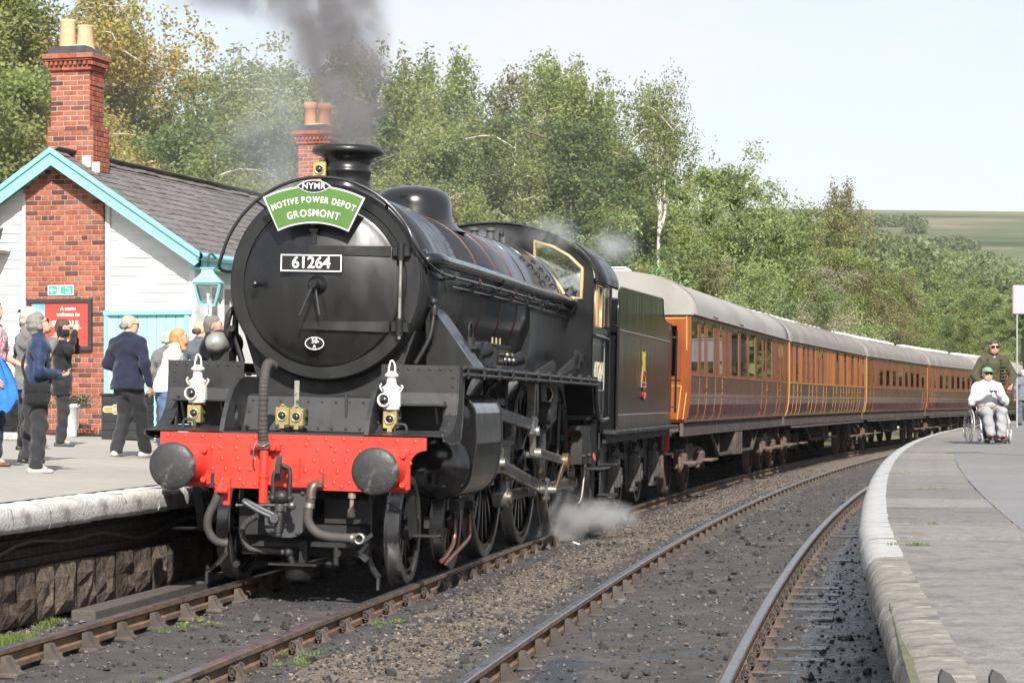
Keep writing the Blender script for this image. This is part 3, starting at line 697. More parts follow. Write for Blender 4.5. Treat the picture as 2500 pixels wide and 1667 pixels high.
# aqua goods door
DX0, DX1 = bl(275), bl(466)
d_ = empty('door', (0, 0, 0), (0, 0, 0), bld); n = 8
for i in range(n):
    q = MB(); wq = (DX1-DX0)/n; q.box((DX0+wq*(i+.5), -.035, .98), (wq-.008, .05, 1.92), bv=.004); q.build('plank', m_aqua_d, d_)
q = MB(); q.box(((DX0+DX1)/2, -.02, .96), (DX1-DX0, .03, 1.9)); q.build('door_back', m_aqua, d_)
q = MB(); q.box((DX0-.045, -.05, .98), (.08, .12, 1.96), bv=.006); q.box((DX1+.045, -.05, .98), (.08, .12, 1.96), bv=.006); q.box(((DX0+DX1)/2, -.055, 1.975), (DX1-DX0+.26, .15, .075), bv=.006); q.build('door_frame', m_aqua, d_)
q = MB(); q.cyl((DX0+.62, -.06, 1.2), (DX0+.62, -.09, 1.2), .025, n=10); q.cyl((DX0+.62, -.06, .85), (DX0+.62, -.08, .85), .018, n=10); q.build('handle', mat('dark_iron', (.03, .03, .03), .5), d_)
# roof
OV = .42; EX = 2.56; RL = 18.2
mid = MB()
for sg in (-1, 1):
    pr = [(0, AP-.02), (sg*EX, AP-.02-SL*EX), (sg*EX, AP-.09-SL*EX), (0, AP-.09)]
    mid.prism(pr, -OV+.03, RL)
mid.build('roof', m_slate_base, bld); roof = bld.children[-1]
th = math.atan(SL); Lr = EX/math.cos(th)
sm = MB(); sm.box((0, 0, 0), (.40, .292, .009)); slate_me = sm.mesh('slate', [m_slate])
ns = 0; rest = MB(); nrow = 15; ex = Lr/nrow
for c in range(int((RL+OV)/.30)+1):
    for r in range(nrow):
        u = Lr-ex*(r)-.17+.02; y = -OV+.12+c*.30+(.15 if r % 2 else 0)
        if y < -OV+.1 or y > RL-.1: continue
        x = u*math.cos(th); z = AP-.02-u*math.sin(th)+.014
        sl_ = random.gauss(0, .012) if random.random() < .93 else random.gauss(.03, .05)
        rot = Matrix.Rotation(th-.045, 4, 'Y')
        if ns < 300 and c < 21:
            o = link('slate', slate_me, roof, (x+sl_*math.cos(th)*.5, y, z-sl_*math.sin(th)*.5), (0, th-.045+random.gauss(0, .01), random.gauss(0, .012))); ns += 1
        else: rest.box((0, 0, 0), (.40, .292, .009), Matrix.Translation((x, y, z)) @ rot)
        if c < 2 and False: pass
o = rest.build('slating', m_slate, roof); o['kind'] = 'stuff'
q = MB(); 
for r in range(nrow):
    u = Lr-ex*r-.15; x = -u*math.cos(th); z = AP-.02-u*math.sin(th)+.014
    q.box((0, 0, 0), (.40, RL+OV-.04, .009), Matrix.Translation((x, (RL-OV)/2, z)) @ Matrix.Rotation(-th+.045, 4, 'Y'))
q.build('far_slating', m_slate, roof)
rt = MB()
for sg in (-1, 1): rt.prism([(0, .03), (sg*.15, .03-.10), (sg*.15, .012-.10), (0, .008)], -.22, .22)
rtm = rt.mesh('ridge_tile', [m_ridge])
for i in range(40): 
    y = -OV+.2+i*.452
    if .15 < y < .98 or 12.1 < y < 13.0: continue
    link('ridge_tile', rtm, roof, (random.gauss(0, .004), y, AP+.012+random.gauss(0, .006)), (random.gauss(0, .02), 0, random.gauss(0, .01)))
# lead flashing at the stack
q = MB(); q.box((.30, .285, 4.50), (.16, .02, .20)); q.box((.47, .285, 4.40), (.14, .02, .18)); q.build('flashing', mat('lead_flashing', (.45, .45, .46), .6), roof)
# bargeboards, gutter
for sg in (-1, 1):
    b = MB(); pr = [(0, AP+.01), (sg*(EX+.02), AP+.01-SL*(EX+.02)), (sg*(EX+.02), AP-.24-SL*(EX-.14)), (sg*(EX-.05), AP-.235-SL*(EX-.05)), (0, AP-.235)]
    b.prism(pr, -OV-.02, -OV+.025)
    pr2 = [(0, AP+.05), (sg*(EX+.05), AP+.05-SL*(EX+.05)), (sg*(EX+.05), AP-.035-SL*(EX+.05)), (0, AP-.035)]
    b.prism(pr2, -OV-.06, -OV-.02); b.build('bargeboard', m_aqua, bld)
g = MB(); zz = AP-.03-SL*EX
g.lathe([(0, .062), (RL, .062)], (EX+.05, -OV-.05, zz-.02), (0, 1, 0), 12); g.box((EX+.0, RL/2-.2, zz-.12), (.05, RL, .16)); g.box((EX-.1, RL/2-.2, zz-.20), (.26, RL, .03)); g.build('gutter', m_aqua, bld)
# porch roof at the left edge of the view
q = MB(); q.prism([(-3.9, 3.02), (bl(20)-.0, 3.02), (bl(20), 2.97), (-3.9, 2.97)], -1.25, .0); q.add([(-3.9, -1.3, 3.0), (bl(22), -1.3, 3.0), (bl(2), .0, 3.42), (-3.9, .0, 3.42)], [(0, 1, 2, 3)]); q.build('porch_roof', m_slate, bld)
q = MB(); q.lathe([(0, .05), (2.9, .05)], (-3.9, -1.33, 2.98), (1, 0, 0), 10); q.box((-2.5, -1.28, 2.88), (2.8, .06, .14)); q.build('porch_gutter', m_aqua, bld)
q = MB(); q.box((bl(5)-.35, -1.2, 1.43), (.09, .09, 2.86)); q.build('porch_post', m_white, bld)
# poster, fire exit sign
m_red = mat('poster_red', (.62, .06, .045), .45, var=.05); m_frame = mat('poster_frame', (.035, .034, .036), .5); m_wtext = mat('white_lettering', (.82, .82, .80), .5, var=.03)
ps = empty('poster_board', (BX, BY, BZ), (0, 0, -BYAW)); tag(ps, 'red tea room poster in a black frame on the brick chimney breast', 'poster')
x0, x1, z0, z1 = bl(73), bl(239), 1.36, 2.21; yp = -.145
q = MB(); q.box(((x0+x1)/2, yp-.012, (z0+z1)/2), (x1-x0, .02, z1-z0)); q.build('backing', m_frame, ps)
q = MB(); fw = .07
q.box(((x0+x1)/2, yp-.03, z1-fw/2), (x1-x0, .05, fw), bv=.006); q.box(((x0+x1)/2, yp-.03, z0+fw/2), (x1-x0, .05, fw), bv=.006)
q.box((x0+fw/2, yp-.03, (z0+z1)/2), (fw, .049, z1-z0), bv=.006); q.box((x1-fw/2, yp-.03, (z0+z1)/2), (fw, .049, z1-z0), bv=.006); q.build('poster_frame', m_frame, ps)
q = MB(); q.box(((x0+x1)/2, yp-.026, (z0+z1)/2), (x1-x0-2*fw-.002, .012, z1-z0-2*fw-.002)); q.build('sheet', m_red, ps)
q = MB(); q.box((x0+.21, yp-.034, 1.92), (.22, .004, .42)); q.build('picture', mat('poster_picture', (.16, .42, .70), .5, var=.5, vscale=7, c2=(.6, .75, .82), c2_lo=.5, c2_hi=.6, c2scale=5), ps)
xc = (x0+x1)/2+.16
for (tx, sz, zc, xx) in [('A warm', .085, 2.05, xc), ('welcome to', .085, 1.955, xc), ('SIGNALS', .125, 1.80, xc-.055), ('TEA', .125, 1.645, xc-.02), ('ROOM', .125, 1.49, xc-.03)]:
    text_obj(tx, sz, ps, (xx, yp-.036, zc), m_wtext, bold=.004 if sz > .1 else .002)
fe = empty('fire_exit_sign', (BX, BY, BZ), (0, 0, -BYAW)); tag(fe, 'small green and white fire exit sign above the poster', 'sign')
gx0, gx1 = bl(125), bl(191); m_green = mat('sign_green', (.02, .40, .24), .4, var=.03)
q = MB(); q.box(((gx0+gx1)/2, -.145, 2.355), (gx1-gx0, .012, .165)); q.build('sign_board', m_wtext, fe)
q = MB(); q.box((gx0+.09, -.153, 2.355), (.15, .004, .135)); q.box((gx1-.10, -.153, 2.355), (.17, .004, .135)); q.build('green_panel', m_green, fe)
q = MB(); q.prism([(gx0+.03, 2.355), (gx0+.08, 2.40), (gx0+.08, 2.37), (gx0+.145, 2.37), (gx0+.145, 2.34), (gx0+.08, 2.34), (gx0+.08, 2.31)], -.159, -.156); q.build('arrow', m_wtext, fe)
q = MB(); xm = (gx0+gx1)/2-.01; q.box((xm+.03, -.153, 2.355), (.045, .004, .12)); q.cyl((xm-.02, -.151, 2.395), (xm-.02, -.156, 2.395), .011, n=8); q.bar((xm-.02, -.154, 2.385), (xm-.012, -.154, 2.34), .012, .004); q.bar((xm-.012, -.154, 2.34), (xm-.035, -.154, 2.305), .01, .004); q.bar((xm-.012, -.154, 2.34), (xm+.004, -.154, 2.305), .01, .004); q.build('running_figure', m_green, fe)
text_obj('Fire', .062, fe, (gx1-.10, -.157, 2.385), m_wtext, bold=.001); text_obj('exit', .062, fe, (gx1-.10, -.157, 2.325), m_wtext, bold=.001)
# lantern on a bracket
LD = 38.2; lc = W(508, 715, LD)
ln = empty('station_lantern', lc); tag(ln, 'aqua four-sided glass lantern hanging at the building corner', 'lantern')
q = MB(); s0, s1 = .115, .20; zb_, zt_ = -.19, .14
for (a, b) in [((-1, -1), (1, -1)), ((1, -1), (1, 1)), ((1, 1), (-1, 1)), ((-1, 1), (-1, -1))]:
    q.bar((a[0]*s0, a[1]*s0, zb_), (b[0]*s0, b[1]*s0, zb_), .022, .022); q.bar((a[0]*s1, a[1]*s1, zt_), (b[0]*s1, b[1]*s1, zt_), .024, .024); q.bar((a[0]*s0, a[1]*s0, zb_), (a[0]*s1, a[1]*s1, zt_), .022, .022)
q.build('lantern_frame', m_aqua, ln)
q = MB(); R2 = [(-1, -1), (1, -1), (1, 1), (-1, 1)]
v = [(x*.235, y*.235, zt_+.012) for x, y in R2]+[(x*.10, y*.10, zt_+.16) for x, y in R2]+[(x*.085, y*.085, zt_+.22) for x, y in R2]+[(x*.11, y*.11, zt_+.235) for x, y in R2]+[(x*.11, y*.11, zt_+.25) for x, y in R2]
fs = [(4*k+i, 4*k+(i+1) % 4, 4*k+4+(i+1) % 4, 4*k+4+i) for k in range(4) for i in range(4)]+[(0, 3, 2, 1), (16, 17, 18, 19)]; q.add(v, fs); q.build('lantern_roof', m_aqua, ln)
q = MB()
for i in range(4):
    a, b = R2[i], R2[(i+1) % 4]; q.add([(a[0]*s0, a[1]*s0, zb_), (b[0]*s0, b[1]*s0, zb_), (b[0]*s1, b[1]*s1, zt_), (a[0]*s1, a[1]*s1, zt_)], [(0, 1, 2, 3)])
q.build('glass', glass_mat('lantern_glass', (.92, .96, .95), .05, .86), ln)
q = MB(); q.cyl((0, 0, -.18), (0, 0, -.05), .02); q.cyl((0, 0, -.05), (0, 0, .08), .028, n=10); q.build('bulb', mat('frosted_bulb', (.75, .75, .72), .4), ln)
q = MB(); cpt = Matrix.Rotation(0, 4, 'Z'); q.tube([(0, 0, zt_+.25), (0, .05, zt_+.42), (-.02, .6, zt_+.5), (-.1, 1.9, zt_+.5)], .018, 8, smooth_path=6); q.tube([(0, 0, zb_), (0, .02, zb_-.14), (-.06, .15, zb_-.2), (-.1, 1.7, zb_-.2)], .008, 6, smooth_path=5); q.build('bracket', m_frame, ln)
# planter, litter bin, barrel
def plat_z(x, y):
    rho = math.hypot(x-CC[0], y-CC[1]); return LZ+max(0, min(.25, (-1.5-(RAD-rho))*.031))
m_leaf0 = mat('shrub_leaf', (.10, .115, .06), .7, var=.3, island=.4, trans=.2)
pz = Vector(((170-1250)/6000*39.4, 39.4, 0)); pz.z = plat_z(pz.x, pz.y)
pl = empty('planter', pz); tag(pl, 'white tapered planter with low grey-green shrub by the brickwork', 'planter')
q = MB(); q.lathe([(0, .0), (0, .105), (.02, .115), (.46, .150), (.47, .175), (.53, .175), (.53, .145), (.49, .14), (.49, 0)], (0, 0, 0), (0, 0, 1), 24); q.build('pot', mat('planter_white', (.70, .70, .69), .6, var=.08), pl)
V = []; n = 900; c = RNG.normal(0, 1, (n, 3))*np.array([.17, .12, .06])+np.array([.05, 0, .58]); a = RNG.random(n)*6.28; e = RNG.random(n)*3.14
t1 = np.stack([np.cos(a), np.sin(a), np.sin(e)*.6], -1)*.022; t2 = np.stack([-np.sin(a), np.cos(a), np.cos(e)], -1)*.010
V = np.stack([c-t1, c+t2, c+t1, c-t2], 1).reshape(-1, 3); link('plant', np_mesh('plant', V, np.arange(4*n).reshape(-1, 4), m_leaf0), pl)
bz = Vector(((312-1250)/6000*38.8, 38.8, 0)); bz.z = plat_z(bz.x, bz.y)
m_bin = mat('bin_black', (.028, .029, .031), .55, var=.3, vscale=4, bump=.2, bscale=30); m_or = mat('totem_orange', (.80, .27, .07), .5, var=.04)
bn = empty('litter_bin', bz, (0, 0, R_(-22))); tag(bn, 'dark slatted litter bin with orange name totem beside the aqua door', 'bin')
q = MB()
for i in range(5): q.box((0, 0, .075+i*.138), (.66, .52, .130), bv=.012)
q.box((0, 0, .36), (.64, .50, .68)); q.build('bin_body', m_bin, bn)
q = MB(); q.box((0, 0, .715), (.70, .56, .04), bv=.01); q.build('bin_lid', m_bin, bn)
def totem(mb, w, h, y, inset=0):
    pr = []
    for (x, z) in arc(w/2-h*.32, 0, h*.32-inset, -90, 90, 8): pr.append((x, z))
    pr += [(w*.2, h*.32-inset), (w*.16, h*.5-inset), (-w*.16, h*.5-inset), (-w*.2, h*.32-inset)]
    for (x, z) in arc(-w/2+h*.32, 0, h*.32-inset, 90, 270, 8): pr.append((x, z))
    pr += [(-w*.2, -h*.32+inset), (-w*.16, -h*.5+inset), (w*.16, -h*.5+inset), (w*.2, -h*.32+inset)]
    mb.prism(pr, y, y+.004, Matrix.Translation((0, 0, .48)))
q = MB(); totem(q, .58, .155, -.272); q.build('totem_border', m_wtext, bn)
q = MB(); totem(q, .565, .145, -.276, .006); q.build('totem', m_or, bn)
text_obj('LITTER', .075, bn, (0, -.279, .48), m_wtext)
kz = Vector(((22-1250)/6000*36.5, 36.5, 0)); kz.z = plat_z(kz.x, kz.y)
kb_ = empty('barrel_planter', kz); tag(kb_, 'glossy black barrel on a white base at the left edge of the platform', 'barrel')
q = MB(); q.lathe([(.12, 0), (.12, .24), (.35, .29), (.60, .25), (.62, .27), (.66, .27), (.66, .22), (.6, .2), (.6, 0)], (0, 0, 0), (0, 0, 1), 28); q.build('barrel', mat('black_gloss', (.012, .012, .013), .18, coat=.4), kb_)
q = MB(); q.box((0, 0, .06), (.62, .55, .12), bv=.02); q.build('base', m_cop, kb_)
# ================================================================== steam locomotive (local x = right, y = backwards, z = up; rail top = 0)
from mathutils.geometry import tessellate_polygon
def holed(mb, outer, holes, lo, hi, axes='xz', mi=0):
    loops = [outer]+holes; flat = [p for l in loops for p in l]
    def P(p, t): return (p[0], t, p[1]) if axes == 'xz' else (t, p[0], p[1]) if axes == 'yz' else (p[0], p[1], t)
    tris = tessellate_polygon([[Vector((p[0], p[1], 0)) for p in l] for l in loops]); n = len(flat)
    vs = [P(p, lo) for p in flat]+[P(p, hi) for p in flat]; fs = [tuple(t) for t in tris]+[tuple(i+n for i in reversed(t)) for t in tris]
    b = 0
    for l in loops:
        k = len(l); fs += [(b+i, b+(i+1) % k, n+b+(i+1) % k, n+b+i) for i in range(k)]; b += k
    return mb.add(vs, fs, mi)
m_smk = mat('smokebox_black', (.0085, .0085, .009), .34, var=.3, vscale=2.5, rvar=.16, bump=.10, bscale=9, bdist=.004, coat=.10, stretch=(1, 1, .4), c3=(.035, .033, .031), c3_lo=.63, c3_hi=.78, c3scale=6, c2=(.019, .0185, .018), c2_lo=.55, c2_hi=.75, c2scale=3)
m_blk = mat('gloss_black', (.009, .009, .0098), .2, var=.3, vscale=2, rvar=.07, bump=.05, bscale=5, bdist=.01, coat=.2)
m_blk2 = mat('boiler_black', (.015, .0155, .0175), .36, var=.2, vscale=1.2, rvar=.08, bump=.02, bscale=3, bdist=.006, coat=.55)
m_tend = mat('tender_black', (.009, .0093, .0093), .13, var=.3, vscale=2, rvar=.04, bump=.35, bscale=1.0, bdist=.045, stretch=(1, 2.4, .25), coat=0.0, spec=.14)
m_frm = mat('frame_black', (.014, .014, .0145), .55, var=.35, vscale=4, rvar=.15, bump=.25, bscale=30, bdist=.004, c2=(.030, .028, .026), c2_lo=.5, c2_hi=.75, c2scale=3)
m_plt = mat('footplate_black', (.021, .021, .022), .5, var=.35, vscale=3, rvar=.15, bump=.2, bscale=30, bdist=.004, c2=(.036, .035, .034), c2_lo=.5, c2_hi=.75, c2scale=2.5)
m_redp = mat('red_paint', (.62, .045, .028), .40, var=.12, vscale=3, rvar=.14, bump=.12, bscale=14, c2=(.50, .05, .033), c2_lo=.5, c2_hi=.75, c2scale=4, stretch=(1, 1, .5), c3=(.30, .05, .04), c3_lo=.68, c3_hi=.80, c3scale=7)
m_steel = mat('motion_steel', (.33, .31, .285), .36, metal=.8, var=.35, vscale=5, rvar=.14, c2=(.14, .12, .10), c2_lo=.5, c2_hi=.7, c2scale=4)
m_steeld = mat('oily_steel', (.13, .125, .12), .4, metal=.7, var=.4, vscale=5, rvar=.15)
m_tyre = mat('tyre_steel', (.20, .195, .19), .34, metal=.8, var=.35, vscale=3, rvar=.15, c2=(.13, .125, .12), c2_lo=.5, c2_hi=.75, c2scale=2)
m_rubber = mat('hose_rubber', (.052, .047, .045), .75, var=.3, vscale=6, bump=.4, bscale=60, bdist=.003)
m_brass = mat('brass', (.50, .40, .17), .36, metal=.6, var=.25, vscale=5, rvar=.12, c2=(.36, .30, .14), c2_lo=.5, c2_hi=.7, c2scale=9)
m_wood_or = mat('brass_window_frame', (.62, .40, .20), .4, metal=.35, var=.12, vscale=4)
m_copper = mat('copper_pipe', (.24, .12, .085), .42, metal=.7, var=.3, vscale=9)
m_ivory = mat('lamp_ivory', (.66, .64, .55), .45, var=.08, vscale=9, c2=(.52, .49, .41), c2_lo=.58, c2_hi=.72, c2scale=12, bump=.1, bscale=40)
m_wlamp = mat('lamp_white', (.78, .78, .76), .4, var=.06, vscale=9)
m_lens = mat('lamp_lens', (.008, .008, .012), .04, var=0, rvar=0, coat=1.0, spec=.9)
m_hbg = mat('headboard_green', (.070, .165, .030), .42, var=.08, vscale=6, bump=.15, bscale=50, bdist=.002)
m_alu = mat('silver_edge', (.62, .63, .64), .42, metal=.3, var=.05)
m_cream = mat('cream_lettering', (.74, .68, .50), .5, var=.05)
m_liner = mat('lining_red', (.13, .02, .016), .4, var=.05); m_lineg = mat('lining_grey', (.42, .43, .43), .4, var=.05)
LOC = Vector((-1.995, 20.38, 0)); LTH = R_(9.5)
LROT = (0, CANT, -LTH)
loco = empty('steam_locomotive', LOC, LROT); tag(loco, 'black steam locomotive with red buffer beam and number 61264 on its smokebox', 'locomotive')
BZC = 2.665
SMALL = ('rivets', 'bolts', 'cover_bolts', 'washout_plugs', 'oil_cap', 'lubricator_fitting', 'running_plate_pipes')
def lp_(mb, name, m, parent=None):
    o = mb.build(name, m, parent or loco)
    if name in SMALL: o['kind'] = 'stuff'
    return o
# --- frames and buffer beam
q = MB()
for sx in (-.58, .58): q.box((sx, 6.4, 1.05), (.035, 10.6, .66))
for yy in (1.5, 3.0, 4.6, 6.3, 8.8, 11.2): q.box((0, yy, 1.05), (1.14, .03, .6))
q.box((0, 6.6, 1.36), (1.1, 9.4, .03)); lp_(q, 'main_frame', m_frm)
q = MB(); bo = [(-1.165, 1.318), (1.165, 1.318), (1.165, 1.215)]+[(1.165-.135+.135*math.cos(R_(90-0))+.0, 1.215)]
pr = [(-1.165, 1.318), (1.165, 1.318), (1.165, 1.212)]
for i in range(7): t = R_(90*i/6); pr.append((1.165-.135*math.sin(t), 1.212-.13*(1-math.cos(t))))
pr += [(1.03, .885), (1.0, .852), (-1.0, .852), (-1.03, .885)]
for i in range(7): t = R_(90-90*i/6); pr.append((-1.165+.135*math.sin(t), 1.212-.13*(1-math.cos(t))))
pr.append((-1.165, 1.212)); q.prism(pr, .565, .605); beam = lp_(q, 'buffer_beam', m_redp)
q = MB(); yb = .565; nn = (0, -1, 0)
for x in [-1.10+.155*i for i in range(15)]: q.rivet((x, yb, 1.285), nn, .018, .008)
for x in [-.95, -.72, -.6, -.48, .22, .36, .5, .62, 1.02]:
    for z in (1.10, 1.19, .92): q.rivet((x+random.uniform(-.03, .03), yb, z), nn, .018, .007)
for x in (-.70, -.58, -.46, -.36, .12, .26, .40, .55): q.rivet((x, yb, 1.01), nn, .02, .010); q.rivet((x+.04, yb, .885), nn, .018, .01)
for x in (-.10, .12, -.32, .34): q.rivet((x, yb, 1.235), nn, .02, .01)
lp_(q, 'rivets', m_redp, beam)
q = MB(); q.box((0, .545, .905), (.40, .04, .07), bv=.006); q.box((.0, .545, 1.02), (.16, .04, .20), bv=.006)
for x in (-.17, .17): q.cyl((x, .55, .905), (x, .505, .905), .018, n=6)
lp_(q, 'hook_plate', m_redp, beam)
# --- buffers
def buffer(sx):
    e = empty('buffer', (sx, 0, 1.045), (0, 0, 0), loco)
    q = MB(); q.box((0, .54, 0), (.36, .05, .36), bv=.02); q.lathe([(.515, .165), (.48, .150), (.36, .140), (.24, .138), (.22, .128), (.20, .128), (.20, .09)], (0, 0, 0), (0, 1, 0), 28)
    for dx in (-.135, .135):
        for dz in (-.125, .125): q.cyl((dx, .52, dz), (dx, .47, dz), .027, n=6)
    q.build('buffer_housing', m_redp, e)
    q = MB(); q.lathe([(.05, .07), (.40, .07)], (0, 0, 0), (0, 1, 0), 20); q.build('buffer_ram', m_steeld, e)
    q = MB(); q.lathe([(-.018, 0.001), (-.016, .05), (-.010, .11), (.0, .165), (.012, .193), (.022, .199), (.042, .199), (.050, .188), (.065, .10), (.07, .07)], (0, 0, 0), (0, 1, 0), 40)
    q.build('buffer_head', mat('buffer_steel', (.030, .030, .031), .52, metal=.0, var=.35, vscale=6, rvar=.14, bump=.6, bscale=22, bdist=.006, c2=(.10, .098, .095), c2_lo=.58, c2_hi=.66, c2scale=9), e)
buffer(-.885); buffer(.85)
# --- coupling, plate below the beam
q = MB(); pr = [(-.235, .86), (.13, .86), (.13, .56), (.11, .50), (.06, .455), (.0, .44), (-.13, .44), (-.19, .455), (-.225, .50), (-.235, .56)]
q.prism(pr, .60, .625); 
for (x, z) in [(-.20, .83), (.10, .83), (.06, .49), (-.16, .49)]: q.cyl((x, .60, z), (x, .575, z), .018, n=6)
lp_(q, 'coupling_plate', mat('worn_grey_paint', (.055, .055, .058), .5, var=.25, vscale=4, c2=(.10, .10, .10), c2_lo=.66, c2_hi=.75, c2scale=9))
cpl = empty('screw_coupling', (0, 0, 0), (0, 0, 0), loco)
q = MB(); hk = [(.55, 1.0), (.42, 1.0), (.36, .94), (.30, .93), (.26, 1.0), (.27, 1.08), (.31, 1.145), (.325, 1.14), (.30, 1.06), (.33, 1.02), (.38, 1.045), (.44, 1.06), (.55, 1.06)]
holed(q, hk, [], -.065, -.02, 'yz'); q.build('hook', m_frm, cpl)
q = MB()
for x in (-.095, .045): q.tube([(x*.6+.0, .38, 1.035), (x, .35, .98), (x, .34, .86), (x, .34, .80)], .021, 8, smooth_path=4)
q.tube([(-.06, .38, 1.03), (-.03, .37, 1.06), (.03, .38, 1.03)], .021, 8, smooth_path=4)
for x in (-.1, .05): q.sphere((x, .34, .785), .034)
q.cyl((-.13, .34, .785), (.075, .34, .785), .022, n=10); q.sphere((-.025, .34, .795), .062, sc=(1.1, .9, 1)); q.build('shackle', m_frm, cpl)
q = MB(); q.cyl((-.03, .345, .80), (-.05, .36, .47), .026, n=12)
for i in range(14): q.cyl((-.038-.0009*i, .35, .66-.0125*i), (-.038-.0009*i, .35, .654-.0125*i), .030, n=12)
q.cyl((-.036, .348, .74), (-.038, .349, .68), .042, n=12); q.build('coupling_screw', m_steeld, cpl)
q = MB(); q.cyl((-.41, .34, .715), (.055, .34, .73), .0115, n=8); q.sphere((.068, .34, .725), .038); q.sphere((-.41, .34, .715), .016); q.build('tommy_bar', m_steeld, cpl)
q = MB(); q.tube([(-.065, .30, .615), (-.20, .27, .675), (-.31, .25, .74), (-.325, .26, .755), (-.31, .28, .755), (-.20, .31, .70), (-.07, .34, .64)], .02, 8, smooth_path=3); q.cyl((-.065, .27, .618), (-.065, .36, .618), .038, n=14); q.build('lower_link', mat('link_grey', (.085, .088, .095), .42, metal=.3), cpl)
# --- hoses
def ribbed(t): return .042+.0035*math.sin(t*190)
q = MB(); q.tube([(-.225, .50, 1.22), (-.232, .46, 1.40), (-.226, .44, 1.65), (-.222, .46, 1.83), (-.216, .53, 1.915), (-.21, .66, 1.90)], ribbed, 12, smooth_path=22); lp_(q, 'vacuum_hose', m_rubber)
q = MB(); q.cyl((-.222, .49, .735), (-.222, .49, 1.21), .038, n=16); q.cyl((-.222, .49, .95), (-.222, .49, .97), .045, n=16); q.box((-.222, .53, 1.205), (.26, .06, .06), bv=.01); q.cyl((-.135, .51, 1.205), (-.135, .46, 1.205), .022, n=6); lp_(q, 'vacuum_pipe', m_redp)
q = MB(); q.cyl((-.222, .485, 1.20), (-.222, .478, 1.26), .054, n=14); q.tube([(-.28, .45, 1.25), (-.30, .44, 1.19), (-.30, .44, 1.13), (-.285, .44, 1.10)], .007, 6, smooth_path=3); q.tube([(-.275, .45, 1.235), (-.222, .42, 1.215), (-.17, .45, 1.24)], .009, 6, smooth_path=4); lp_(q, 'hose_clamp', m_steel)
q = MB(); q.tube([(-.615, .48, .80), (-.64, .46, .72), (-.69, .45, .60), (-.69, .46, .49), (-.63, .48, .40), (-.54, .52, .375)], .036, 10, smooth_path=8); lp_(q, 'steam_heat_hose', m_rubber)
q = MB(); q.sphere((-.61, .50, .83), .052); q.cyl((-.61, .50, .83), (-.61, .56, .90), .04, n=10); q.box((-.555, .54, .82), (.06, .05, .24), bv=.008); q.cyl((-.61, .44, .83), (-.52, .44, .83), .026, n=8); lp_(q, 'steam_heat_cock', m_redp)
q = MB(); q.bar((-.66, .44, .86), (-.655, .44, .98), .018, .028); q.cyl((-.66, .44, .86), (-.63, .48, .83), .012, n=6); lp_(q, 'cock_handle', m_frm)
q = MB(); q.tube([(.20, .47, .78), (.182, .46, .68), (.19, .45, .58), (.26, .45, .50), (.36, .45, .468), (.47, .45, .462), (.575, .45, .458)], .041, 12, smooth_path=8); lp_(q, 'brake_hose', m_rubber)
q = MB(); q.tube([(.25, .52, .90), (.22, .49, .89), (.20, .475, .84), (.2, .47, .78)], .045, 12, smooth_path=5); q.box((.235, .49, .90), (.13, .06, .05), bv=.01); q.cyl((.30, .47, .90), (.305, .47, 1.0), .009, n=6); q.cyl((.19, .47, .735), (.185, .465, .715), .047, n=14); lp_(q, 'brake_pipe', mat('pipe_bronze', (.13, .10, .085), .45, metal=.5, var=.3))
q = MB(); q.cyl((.192, .468, .745), (.187, .464, .705), .0475, n=14); q.cyl((.565, .45, .459), (.60, .45, .459), .046, n=14); q.lathe([(0, .05), (.05, .05), (.05, .03), (.02, .028)], (.645, .42, .462), (0, -1, 0), 16); lp_(q, 'hose_clip', m_steel)
q = MB(); q.cyl((.645, .40, .462), (.645, .50, .462), .048, n=16); q.bar((.67, .44, .44), (.74, .46, .50), .03, .03); q.bar((.70, .45, .42), (.64, .46, .33), .05, .04); q.bar((.64, .46, .33), (.70, .47, .28), .04, .05); q.tube([(.70, .47, .9), (.72, .47, .7), (.735, .46, .5)], .007, 6); lp_(q, 'hose_hook', m_frm)
q = MB(); q.tube([(-.30, .62, .62), (-.42, .66, .54), (-.45, .68, .44), (-.40, .70, .34), (-.30, .72, .315), (-.18, .74, .305), (-.07, .75, .30)], lambda t: .026+.003*math.sin(t*150), 10, smooth_path=14); lp_(q, 'train_pipe_hose', m_rubber)
q = MB(); q.sphere((-.06, .75, .30), .045); q.cyl((-.06, .75, .30), (-.02, .76, .20), .03, n=8); q.box((0, .8, .205), (.42, .30, .016)); q.lathe([(.0, .13), (-.11, .12), (-.14, .09), (-.14, .0)], (.02, .82, .20), (0, 0, 1), 20); q.box((.05, .86, .30), (.07, .06, .2)); lp_(q, 'drip_cup', m_frm)
q = MB()
for x in (.52,): q.cyl((x, .62, .84), (x, .62, .79), .035, n=10); q.cyl((x, .62, .79), (x, .62, .70), .02, n=8); q.cyl((x, .62, .70), (x, .62, .63), .034, n=6)
lp_(q, 'drain_valve', mat('tarnished_brass', (.30, .25, .19), .5, metal=.4))
